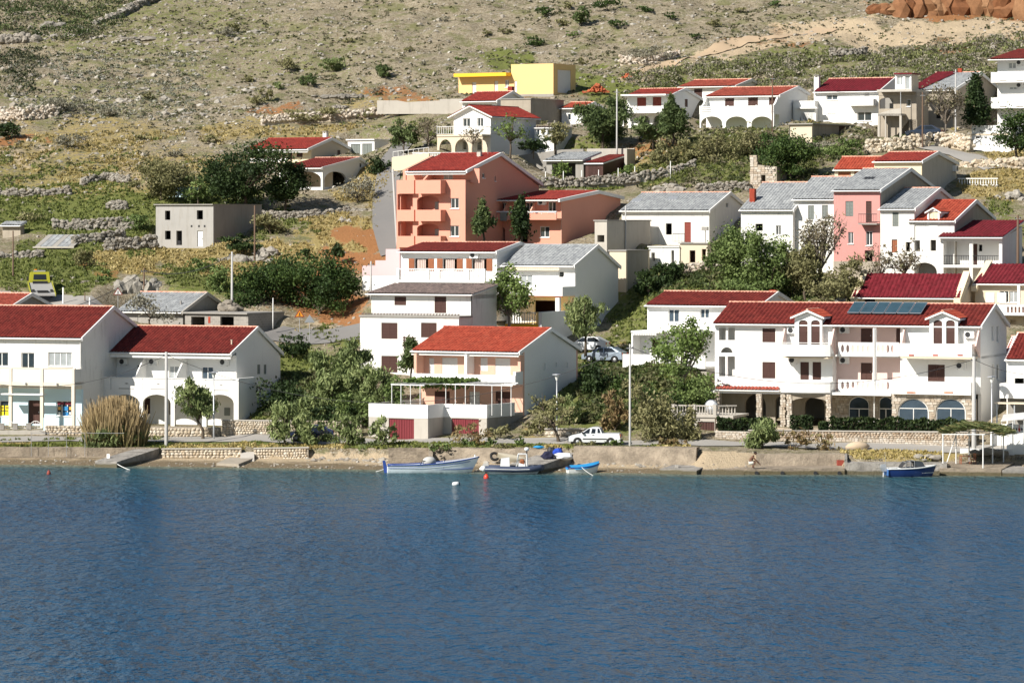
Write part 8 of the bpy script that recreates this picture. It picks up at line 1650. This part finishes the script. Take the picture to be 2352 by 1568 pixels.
# covered dinghy
e, bf, sf = boat('covered_dinghy', 'small white dinghy under a bright blue cover right of the stone jetty', 1340, 297.4, math.radians(14), 2.6, 1.25, .42, .72, GEL, BLUEP, GEL)
pts = [(-1.3 + 2.6 * t, bf(t) * 1.03, sf(t) + .03) for t in np.linspace(.06, .99, 10)]; MB().add([(x, -y, z) for x, y, z in pts] + [(x, 0, z + .17) for x, y, z in pts] + [(x, y, z) for x, y, z in pts], [(i, i + 1, i + 11, i + 10) for i in range(9)] + [(i + 10, i + 11, i + 21, i + 20) for i in range(9)]).build('cover', CYAN, e, smooth=True)
MB().add([(x, -y - .012, z - .16) for x, y, z in pts[1:]] + [(x, -y - .012, z - .0) for x, y, z in pts[1:]], [(i, i + 1, i + 10, i + 9) for i in range(8)]).build('hull_band', CYAN, e); MB().box(-1.36, -1.31, -.35, .3, .28, .42).build('transom_band', CYAN, e)
# blue motorboat
e, bf, sf = boat('blue_motorboat', 'dark blue motorboat with windscreen canopy and grey outboard at the right quay', 2094, 293.2, math.radians(7), 3.9, 1.6, .62, .85, BLUED, GEL, GEL)
MB().slab('x', [(-.62, .1), (.62, .1), (.68, .58), (-.68, .58)], -2.0, -1.955).build('transom', plain('mid_blue_transom', (.05, .16, .42), .35), e)
WS = glassmat('windscreen', (.08, .09, .10), .08); MB().add([(.3, -.62, .72), (.95, -.45, .78), (.75, -.4, 1.15), (.05, -.55, 1.2), (.3, .62, .72), (.95, .45, .78), (.75, .4, 1.15), (.05, .55, 1.2)], [(0,1,2,3),(4,5,6,7),(1,5,6,2)]).build('windscreen', WS, e)
MB().add([(-.95, -.66, .68), (-.6, -.62, 1.12), (.1, -.56, 1.22), (.3, -.62, .72), (-.95, .66, .68), (-.6, .62, 1.12), (.1, .56, 1.22), (.3, .62, .72)], [(1,2,6,5),(0,1,5,4)]).build('canopy', DARK, e)
for x, z in ((-.6, 1.13), (-.25, 1.19), (.1, 1.23)): MB().tube([(x, -.6, .7), (x, -.58, z), (x, .58, z), (x, .6, .7)], .025, 5).build('canopy_hoop', METAL, e)
pts = [(-1.95 + 3.9 * t, bf(t) * .95, sf(t) + .01) for t in np.linspace(.66, .98, 7)]; MB().add([(x, -y, z) for x, y, z in pts] + [(x, 0, z + .05) for x, y, z in pts] + [(x, y, z) for x, y, z in pts], [(i, i + 1, i + 8, i + 7) for i in range(6)] + [(i + 7, i + 8, i + 15, i + 14) for i in range(6)]).build('foredeck', GEL, e)
MB().box(-1.0, -.3, -.45, .45, .35, .66).build('seat', GEL, e); ob = MB().loft([[(-2.35, -.17, .42), (-2.0, -.17, .42), (-2.0, .17, .42), (-2.35, .17, .42)], [(-2.5, -.18, .7), (-2.02, -.18, .7), (-2.02, .18, .7), (-2.5, .18, .7)], [(-2.42, -.14, .95), (-2.08, -.14, .98), (-2.08, .14, .98), (-2.42, .14, .95)]]).build('outboard', METAL, e); MB().tube([(-2.2, 0, .45), (-2.25, 0, -.35)], .08, 6).build('leg', METAL, ob); MB().lathe([(.04, 0), (.2, .02), (.2, .05), (.04, .08)], (-2.42, 0, -.22), 8, 'x').build('propeller', DARK, ob)
MB().tube([(-1.9, .5, .6), (-2.0, .5, 1.9)], .012, 4).build('aerial', METAL, e)
for o_, l_, m_, r, px, py in (('buoy', 'dark red buoy floating off the left shore', REDSH, .16, 112, 1089), ('buoy', 'bright red buoy beside the inflatable boat', plain('red_buoy', (.75, .06, .03), .4), .2, 1117, 1098)):
    Y_ = 174000 / (py - 500); o = MB().lathe([(.02, -.2), (r, -.05), (r * 1.02, .1), (r * .7, .25), (.04, .34)], n=10).build(o_, m_, smooth=True); o.location = at(px, Y_, 0); tag(o, l_, 'buoy'); q = MB().lathe([(.03, .33), (.045, .36), (.03, .42)], n=6).build('ring', DARK, o)
o = MB().lathe([(.03, -.28), (.17, -.22), (.19, .0), (.17, .2), (.05, .26)], (0, 0, .06), 10, 'x').build('float', GEL, smooth=True); o.location = at(1047, 283.8, 0); o.rotation_euler = (0, -.15, .2); tag(o, 'white barrel-shaped float drifting before the launch', 'buoy'); MB().lathe([(.06, .22), (.12, .25), (.1, .31)], (0, 0, .06), 8, 'x').build('end_cap', DARK, o)
def rope(label, a, b, sag, r=.02, mat=TRIM):
    a, b = Vector(a), Vector(b); o = MB().tube([a.lerp(b, i / 10) - a - Vector((0, 0, sag * 4 * (i / 10) * (1 - i / 10))) for i in range(11)], r, 5).build('mooring_rope', mat, fix=False); o.location = a; tag(o, label, 'rope')
rope('white mooring rope from the sloping jetty into the water', at(258, 304.2, .5), at(305, 300.5, -.05), .1, .03); rope('pale rope from the launch stern to the left', at(890, 297.9, .4), at(862, 299, -.02), .05); rope('pale rope from the dinghy into the water', at(1335, 296.8, .5), at(1368, 294, -.05), .1); rope('rope from the inflatable to the jetty', at(1224, 296.4, .6), at(1245, 297.6, .62), .08)
# shore clutter
o = MB(); 
for i in range(20):
    pass
tm = MB(); n = 16; tm.loft([[( (0.3 + .11 * math.cos(t)) * math.cos(u), .11 * math.sin(t), (0.3 + .11 * math.cos(t)) * math.sin(u)) for t in np.linspace(0, 2 * math.pi, 8, endpoint=False)] for u in np.linspace(0, 2 * math.pi, n + 1)], cap=False)
o = tm.build('tyre', RUBBER, smooth=True); o.location = at(1136, 302.6, .95); o.rotation_euler = (-.5, .1, .2); tag(o, 'black car tyre leaning on the sloping sea wall', 'tyre')
R = hull_rings(2.6, lambda t: .38 * math.sin(math.pi * min(.97, max(.06, t))) ** .6, lambda t: .36, lambda t: 0, 10); o = MB().loft(R, closed=False, cap=False).build('upturned_canoe', plain('cream_canoe', (.68, .60, .45), .5), smooth=True, fix=False); o.location = at(1178, 301.2, 1.1); o.rotation_euler = (math.pi + .5, .2, .35); tag(o, 'cream upturned canoe lying on the stone jetty', 'canoe')
for i, (nm, l_, a, Y_, r, m_) in enumerate([('bag', 'black bag on the stone jetty', 1258, 300.2, (.55, .4, .38), plain('dark_navy_cloth', (.02, .02, .05), .9)), ('bag', 'bright blue bag on the stone jetty', 1280, 301.6, (.45, .4, .42), plain('blue_cloth', (.02, .07, .45), .8)), ('tarpaulin', 'crumpled white tarpaulin on the stone jetty', 1295, 300.4, (.8, .5, .28), plain('white_cloth', (.75, .75, .74), .8)), ('bag', 'dark sack behind the blue bag', 1268, 302.0, (.4, .4, .45), DARK), ('tarpaulin', 'scrap of blue tarpaulin on the sea wall', 1238, 303.6, (.45, .2, .12), CYAN)]):
    o = MB().blob((0, 0, r[2] * .6), r, 200 + i, .2, 2).build(nm, m_, smooth=False); t = max(0, min(1, (Y_ - 297) / 7)); o.location = at(a, Y_, .62 + .62 * t + (.35 if i == 4 else 0)); tag(o, l_, nm)
CR = plain('red_crate', (.30, .06, .04), .7); e = empty('crate', at(1930, 298.2, .52), .1, 'red-brown plastic crate at the end of the low quay', 'crate')
for a in ((-.25, .25, -.2, -.17), (-.25, .25, .17, .2), (-.25, -.22, -.17, .17), (.22, .25, -.17, .17)): MB().box(*a, 0, .42).build('side', CR, e)
MB().box(-.22, .22, -.17, .17, .01, .04).build('bottom', CR, e)
o = MB().blob((0, 0, .25), (1.0, .6, .42), 9, .14, 2).build('sand_pile', plain('sand', (.55, .43, .30), 1, bs_=.4), smooth=True); o.location = G(1970, 303.6); tag(o, 'small pile of sand on the shore road', 'sand pile')
# palm sunshade
e = empty('palm_sunshade', at(2215, 297, .6), 0, 'palm-thatched sunshade on white posts over the platform', 'sunshade'); o_ = at(2215, 297, .6); zt = 3.15
for a, Y_ in ((2166, 294.9), (2258, 294.6), (2196, 297.4), (2226, 299), (2280, 297.8), (2305, 299)): MB().tube([at(a, Y_, .4) - o_, at(a, Y_, zt) - o_], .055, 6).build('post', TRIM, e)
for p, q in ((at(2163, 294.9, zt), at(2262, 294.6, zt)), (at(2190, 299.2, zt), at(2308, 298.8, zt)), (at(2166, 294.9, zt), at(2192, 299.2, zt)), (at(2258, 294.6, zt), at(2306, 298.9, zt)), (at(2196, 297.4, zt - .2), at(2175, 296, .9))): MB().tube([p - o_, q - o_], .045, 6).build('beam', TRIM, e)
rg = np.random.default_rng(91); n = 3600; u = rg.random(n); v = rg.random(n); px_ = 2160 + 140 * u + 25 * v; Y_ = 294.8 + 4.6 * v; z = zt + .15 + .55 * np.sin(math.pi * np.clip(u, 0, 1)) * (1 - .5 * np.abs(v - .5)) + rg.normal(size=n) * .07 - .25 * (u > .93) * rg.random(n)
pp = np.c_[(px_ - CX) / F * Y_, Y_, z] - np.array(o_)[None]; ang = rg.normal(size=n) * .5; dirv = np.c_[np.cos(ang), np.sin(ang) * .6, rg.normal(size=n) * .18 - .12]; ln = (.25 + .35 * rg.random(n))[:, None]; wd = np.c_[-np.sin(ang), np.cos(ang), rg.normal(size=n) * .5]; wd = wd / np.linalg.norm(wd, axis=1)[:, None] * .028
V = np.stack([pp - dirv * ln - wd, pp - dirv * ln + wd, pp + dirv * ln + wd, pp + dirv * ln - wd], 1).reshape(-1, 3); me = fast_mesh('thatch', V, 4, LEAF); a_ = me.color_attributes.new('col', 'FLOAT_COLOR', 'POINT'); cl = np.array([(.16,.20,.07), (.24,.27,.11), (.30,.25,.11), (.10,.13,.045)])[rg.integers(0, 4, n)]; a_.data.foreach_set('color', np.repeat(np.c_[cl, np.ones(n)], 4, 0).astype(np.float32).ravel()); link('thatch', me, e)
OW = plain('orange_red_wood', (.42, .12, .05), .5)
def table(label, loc, rz, w_, d_, h_):
    e = empty('garden_table', loc, rz, label, 'table'); MB().box(-w_/2, w_/2, -d_/2, d_/2, h_ - .04, h_).build('tabletop', OW, e)
    for a in (-1, 1):
        for b in (-1, 1): MB().box(a * (w_/2 - .07) - .025, a * (w_/2 - .07) + .025, b * (d_/2 - .07) - .025, b * (d_/2 - .07) + .025, 0, h_ - .04).build('leg', OW, e)
table('orange-red wooden table under the sunshade', at(2216, 297.4, .62), .1, .82, .6, .72)
e = empty('garden_chair', at(2234, 297.6, .62), .3, 'orange-red wooden chair right of the table under the sunshade', 'chair'); MB().box(-.2, .2, -.2, .2, .42, .46).build('seat', OW, e); MB().box(.16, .2, -.2, .2, .78, .88).box(.165, .195, -.2, .2, .6, .68).build('backrest', OW, e)
for a in (-.18, .18):
    for b in (-.18, .18): MB().box(a - .02, a + .02, b - .02, b + .02, 0, .42 if a < 0 else .78).build('leg', OW, e)
# white booth at the right edge
h = House('white_booth', 'white beach booth wall with small dark slots and open white frame at the right edge', 'booth', (2420, 1030), 300, 15, 2312, None, 3); zt = h.fz(2340, 975)
hs = [oval(h.fx(2322 + i * 6.2), h.fz(2330, 985), .06, .12) for i in range(12)]; MB().slab('y', [(0, -.5), (h.W, -.5), (h.W, zt), (0, zt)], 0, .12, hs).build('wall', WHITE, h.o); h.box('wall', 0, .12, .12, 3, -.5, zt, WHITE); h.box('back_panel', .2, h.W, .5, .52, -.5, zt, DARK); z2 = h.fz(2310, 966)
for a in (2301, 2326, 2352): x = h.fx(a, -1); MB().tube([(x, -1, -.3), (x, -1, z2 + .15)], .03, 5).build('post', TRIM, h.o)
MB().add([(h.fx(2299, -1), -1.1, z2), (h.W, -1.1, z2 + .5), (h.W, 2, z2 + .9), (h.fx(2305, 2), 2, z2 + .4)], [(0, 1, 2, 3)]).build('awning', GEL, h.o)
RED_ = plain('red_ornament', (.5, .05, .03), .5); MB().lathe([(.02, -.25), (.09, -.05), (.03, .1), (.03, .3)], (h.fx(2341, -.1), -.1, h.fz(2341, 984)), 8).build('hanging_lantern', RED_, h.o)
# ------------------------------------------------------------------ vehicles
CARW = plain('white_car_paint', (.76, .78, .80), .3, coat=.6); CARG = glassmat('car_glass', (.02, .025, .03), .04)
def wheel(e, x, y, r=.3, w_=.2):
    t = MB().lathe([(r * .62, -w_/2), (r * .92, -w_/2), (r, -w_/3), (r, w_/3), (r * .92, w_/2), (r * .62, w_/2)], (x, y, r), 18, 'y').build('wheel', RUBBER, e, smooth=False); MB().lathe([(r * .15, -w_/2 - .02), (r * .6, -w_/2 + .01), (r * .6, w_/2 - .01), (r * .15, w_/2 + .02)], (x, y, r), 14, 'y').build('rim', METAL, t)
def arch_cut(poly, wx, r, z0):
    return poly
def car(name, label, cat, loc, rz, paint, body, glass, L, wb, wid=1.6, strip=None, r=.3):
    """body: side outline (x forward is -x, z up) with wheel arches; glass: list of side-window outlines"""
    e = empty(name, loc, rz, label, cat); x0, x1 = wb; out = []
    def arcs(cx_): return [(cx_ + (r + .06) * math.cos(t), .3 + (r + .05) * math.sin(t)) for t in np.linspace(math.pi, 0, 9)]
    bottom = [(body[0][0], .28)] + arcs(x0) + [(x0 + .5, .24), (x1 - .5, .24)] + arcs(x1) + [(body[-1][0], .3)]
    poly = bottom + list(reversed(body))
    n = len(poly); hw = wid / 2; mb = MB()
    def yw(z): return hw - max(0, z - .85) * .22 - max(0, .4 - z) * .12
    tri = tessellate_polygon([[Vector((p[0], p[1], 0)) for p in poly]])
    vs = [(p[0], -yw(p[1]), p[1]) for p in poly] + [(p[0], yw(p[1]), p[1]) for p in poly]
    mb.add(vs, [tuple(t) for t in tri] + [tuple(i + n for i in reversed(t)) for t in tri] + [(i, (i + 1) % n, (i + 1) % n + n, i + n) for i in range(n)]); b_ = mb.build('body', paint, e)
    for g in glass:
        for s_ in (-1, 1):
            MB().add([(p[0], s_ * (yw(p[1]) + .012), p[1]) for p in g], [tuple(range(len(g)))]).build('side_window', CARG, b_)
    for x in wb:
        for s_ in (-1, 1): wheel(e, x, s_ * (hw - .1), r)
    if strip:
        for s_ in (-1, 1): MB().box(strip[0], strip[1], s_ * (hw + .004), s_ * (hw + .022), .48, .56).build('trim_strip', RUBBER, b_)
    return e, b_, yw
bodyP = [(-2.12, .40), (-2.1, .62), (-1.95, .78), (-1.15, .95), (-.5, 1.38), (-.2, 1.46), (.28, 1.47), (.42, 1.40), (.62, .98), (2.02, .98), (2.08, .7), (2.1, .45)]
e, b_, yw = car('pickup_truck', 'small white pickup with black side strips parked on the shore road', 'pickup', P(1368, 1021, 308.6), math.radians(-8), CARW, bodyP, [[(-.98, .98), (-.42, .96), (-.36, 1.36), (-.5, 1.33)], [(-.28, .97), (.06, .97), (.1, 1.33), (-.2, 1.36)], [(.24, 1.0), (.5, 1.0), (.38, 1.36), (.24, 1.36)]], 4.2, (-1.38, 1.32), 1.62, (-.95, 1.0))
MB().add([(-1.13, -.62, .97), (-1.13, .62, .97), (-.52, .54, 1.37), (-.52, -.54, 1.37)], [(0, 1, 2, 3)]).build('windscreen', CARG, b_).location = (-.02, 0, .012)
for s_ in (-1, 1): MB().box(-2.13, -2.02, s_ * .48 - .14, s_ * .48 + .14, .58, .70).build('headlight', GEL, b_); MB().box(2.07, 2.12, s_ * .68 - .08, s_ * .68 + .08, .6, .9).build('tail_light', RED_, b_); MB().box(-1.0, -.85, s_ * .82, s_ * 1.0, .93, 1.06).build('mirror', DARK, b_); MB().box(-.18, -.02, s_ * .815, s_ * .835, .82, .86).build('door_handle', DARK, b_)
MB().box(-2.2, -2.05, -.76, .76, .26, .48).build('bumper', DARK, b_); MB().box(2.05, 2.16, -.74, .74, .3, .46).build('bumper', DARK, b_)
bodyC = [(-1.95, .4), (-1.95, .68), (-1.7, .8), (-1.0, .9), (-.35, 1.36), (.9, 1.40), (1.6, 1.02), (1.85, .92), (1.9, .42)]; glC = [[(-.82, .93), (.1, .93), (.1, 1.3), (-.3, 1.3)], [(.18, .93), (1.35, .95), (.88, 1.32), (.18, 1.3)]]
def hatch(label, px, py, Y, rz, paint):
    e, b_, yw = car('parked_car', label, 'car', P(px, py, Y), rz, paint, bodyC, glC, 3.8, (-1.2, 1.2), 1.6)
    MB().add([(-.98, -.62, .92), (-.98, .62, .92), (-.37, .54, 1.35), (-.37, -.54, 1.35)], [(0, 1, 2, 3)]).build('windscreen', CARG, b_).location = (-.02, 0, .012)
    for s_ in (-1, 1): MB().box(-1.97, -1.88, s_ * .5 - .14, s_ * .5 + .14, .6, .72).build('headlight', GEL, b_); MB().box(1.87, 1.92, s_ * .6 - .1, s_ * .6 + .1, .7, .88).build('tail_light', RED_, b_)
hatch('dark blue car parked behind the tamarisk bushes', 715, 1012, 314.6, .0, plain('navy_car_paint', (.02, .03, .08), .25, coat=.6)); hatch('pale silver-blue car parked beside the grey-roofed house', 1390, 832, 337, -.4, plain('silver_blue_paint', (.35, .42, .50), .3, .3, coat=.5)); hatch('white car parked behind the pine beside the grey-roofed house', 1350, 808, 340, -.3, CARW); hatch('dark blue car parked under the unfinished house', 2124, 318, 402, -.3, plain('blue_black_paint', (.015, .025, .05), .25, coat=.6))
# tow truck, seen from behind
YEL = plain('lime_yellow_paint', (.46, .44, .03), .4, coat=.4); e = empty('tow_truck', P(96, 683, 354.5), math.radians(11), 'lime yellow flatbed tow truck with sloping grey bed, seen from behind', 'tow truck')
cb = MB().loft([[(-.95, 2.6, .7), (.95, 2.6, .7), (.95, 4.2, .7), (-.95, 4.2, .7)], [(-.95, 2.6, 1.5), (.95, 2.6, 1.5), (.95, 4.2, 1.5), (-.95, 4.2, 1.5)], [(-.86, 2.65, 2.35), (.86, 2.65, 2.35), (.86, 3.9, 2.3), (-.86, 3.9, 2.3)]]).build('cab', YEL, e)
MB().add([(-.62, 2.59, 1.62), (.62, 2.59, 1.62), (.58, 2.625, 2.12), (-.58, 2.625, 2.12)], [(0, 1, 2, 3)]).build('rear_window', CARG, cb); MB().box(-.55, .55, 3.0, 3.25, 2.36, 2.5).build('light_bar', METAL, cb); MB().box(-.5, -.25, 3.02, 3.23, 2.505, 2.6).build('beacon', ORANGE, cb)
for s_ in (-1, 1): MB().box(s_ * 1.0, s_ * 1.18, 3.5, 3.6, 1.5, 1.9).build('mirror', DARK, cb)
MB().add([(-1.05, 2.5, 1.35), (1.05, 2.5, 1.35), (1.1, -2.2, .3), (-1.1, -2.2, .3), (-1.05, 2.5, 1.23), (1.05, 2.5, 1.23), (1.1, -2.2, .18), (-1.1, -2.2, .18)], [(0,1,2,3),(7,6,5,4),(0,1,5,4),(1,2,6,5),(2,3,7,6),(3,0,4,7)]).build('flatbed', plain('worn_steel_bed', (.42, .41, .39), .6, .2), e)
for s_ in (-1, 1): MB().add([(s_ * 1.1, 2.5, 1.2), (s_ * 1.1, -2.2, .15), (s_ * 1.1, -2.2, .42), (s_ * 1.1, 2.5, 1.5), (s_ * 1.16, 2.5, 1.2), (s_ * 1.16, -2.2, .15), (s_ * 1.16, -2.2, .42), (s_ * 1.16, 2.5, 1.5)], [(0,1,2,3),(7,6,5,4),(0,1,5,4),(1,2,6,5),(2,3,7,6),(3,0,4,7)]).build('bed_side', YEL, e)
MB().box(-.7, .7, 2.0, 2.45, 1.15, 1.5).build('winch', DARK, e); MB().box(-.5, .5, -1.6, 2.4, .5, .68).build('chassis', DARK, e)
for y in (-.9, 3.4):
    for s_ in (-1, 1): t = MB().lathe([(.2, -.12), (.38, -.12), (.4, 0), (.38, .12), (.2, .12)], (s_ * .85, y, .4), 14, 'x').build('wheel', RUBBER, e); MB().lathe([(.05, -.13), (.2, -.1), (.2, .1), (.05, .13)], (s_ * .85, y, .4), 10, 'x').build('rim', METAL, t)
# ------------------------------------------------------------------ crouching man
SKIN = plain('tanned_skin', (.16, .075, .045), .6); SHORTS = plain('pale_shorts', (.62, .60, .52), .9); HAIR = plain('dark_hair', (.02, .014, .01), .8)
man = empty('person', at(1724, 295.6, .48), math.radians(0), 'crouching bare-backed person in pale shorts at the edge of the low quay', 'person')
J = {'pelvis': (-.05, 0, .34), 'spine': (.02, 0, .52), 'chest': (.12, 0, .72), 'neck': (.24, 0, .88), 'hip_l': (-.04, .12, .32), 'knee_l': (.34, .2, .46), 'ankle_l': (.12, .2, .08), 'toe_l': (.28, .2, .04), 'hip_r': (-.04, -.12, .32), 'knee_r': (.34, -.18, .42), 'ankle_r': (.10, -.18, .08), 'toe_r': (.26, -.18, .04),
     'sh_l': (.14, .2, .78), 'el_l': (.34, .24, .56), 'wr_l': (.52, .22, .40), 'sh_r': (.14, -.2, .78), 'el_r': (.36, -.22, .52), 'wr_r': (.58, -.18, .30)}
E = [('pelvis','spine'),('spine','chest'),('chest','neck'),('pelvis','hip_l'),('hip_l','knee_l'),('knee_l','ankle_l'),('ankle_l','toe_l'),('pelvis','hip_r'),('hip_r','knee_r'),('knee_r','ankle_r'),('ankle_r','toe_r'),('chest','sh_l'),('sh_l','el_l'),('el_l','wr_l'),('chest','sh_r'),('sh_r','el_r'),('el_r','wr_r')]
RD = {'pelvis': .15, 'spine': .135, 'chest': .15, 'neck': .06, 'hip_l': .1, 'hip_r': .1, 'knee_l': .065, 'knee_r': .065, 'ankle_l': .042, 'ankle_r': .042, 'toe_l': .035, 'toe_r': .035, 'sh_l': .062, 'sh_r': .062, 'el_l': .045, 'el_r': .045, 'wr_l': .03, 'wr_r': .03}
def skinned(name, J, E, RD, root, mat, parent, sub=2):
    ks = list(J); me = bpy.data.meshes.new(name); me.from_pydata([J[k] for k in ks], [(ks.index(a), ks.index(b)) for a, b in E], []); o = link(name, me, parent); me.materials.append(mat)
    m = o.modifiers.new('skin', 'SKIN'); m.use_smooth_shade = True
    sv = me.skin_vertices[0].data if me.skin_vertices else None
    if sv is None:
        import bmesh
        bm = bmesh.new(); bm.from_mesh(me); bm.verts.layers.skin.verify(); bm.to_mesh(me); bm.free(); sv = me.skin_vertices[0].data
    for i, k in enumerate(ks): sv[i].radius = (RD[k], RD[k]); sv[i].use_root = (k == root)
    s = o.modifiers.new('sub', 'SUBSURF'); s.levels = sub; s.render_levels = sub; return o
# hands: palm and five bent fingers rooted in each wrist
for s_, w_ in (('l', 'wr_l'), ('r', 'wr_r')):
    wv = Vector(J[w_]); el = Vector(J['el_' + s_]); d = (wv - el).normalized(); side = Vector((0, 1, 0)); J['palm_' + s_] = tuple(wv + d * .06); RD['palm_' + s_] = .036; E.append((w_, 'palm_' + s_))
    for i in range(5):
        off = side * (.028 * (i - 1.5)) if i < 4 else side * (-.05); ln = (.06, .07, .066, .05, .045)[i]; a = wv + d * (.10 if i < 4 else .05) + off; b = a + d * ln * .6 + Vector((0, 0, -.03)); J[f'f{i}a{s_}'] = tuple(a); J[f'f{i}b{s_}'] = tuple(b); RD[f'f{i}a{s_}'] = .011; RD[f'f{i}b{s_}'] = .009; E += [('palm_' + s_, f'f{i}a{s_}'), (f'f{i}a{s_}', f'f{i}b{s_}')]
skinned('body', J, E, RD, 'pelvis', SKIN, man)
hd = MB(); hd.blob((.33, 0, 1.02), (.098, .078, .118), 1, .0, 3); hd.blob((.425, 0, 1.0), (.022, .014, .02), 2, 0, 2)
for y in (-.078, .078): hd.blob((.325, y, 1.01), (.018, .012, .03), 3, 0, 2)
ho = hd.build('head', SKIN, man, smooth=True); MB().blob((.31, 0, 1.055), (.105, .086, .098), 4, .03, 3).build('hair', HAIR, ho, smooth=True)
for y in (-.03, .03): MB().blob((.42, y, 1.03), (.008, .01, .007), 5, 0, 1).build('eye', DARK, ho)
MB().box(.412, .424, -.022, .022, .962, .968).build('mouth', RED_, ho)
JS = {k: J[k] for k in ('pelvis', 'hip_l', 'hip_r')}; JS['ml'] = tuple(Vector(J['hip_l']).lerp(Vector(J['knee_l']), .72)); JS['mr'] = tuple(Vector(J['hip_r']).lerp(Vector(J['knee_r']), .72)); JS['sp'] = tuple(Vector(J['pelvis']).lerp(Vector(J['spine']), .5))
skinned('shorts', JS, [('pelvis','hip_l'),('pelvis','hip_r'),('hip_l','ml'),('hip_r','mr'),('pelvis','sp')], {'pelvis': .185, 'hip_l': .13, 'hip_r': .13, 'ml': .105, 'mr': .105, 'sp': .165}, 'pelvis', SHORTS, man)
man.scale = (1.15, 1.15, 1.15)
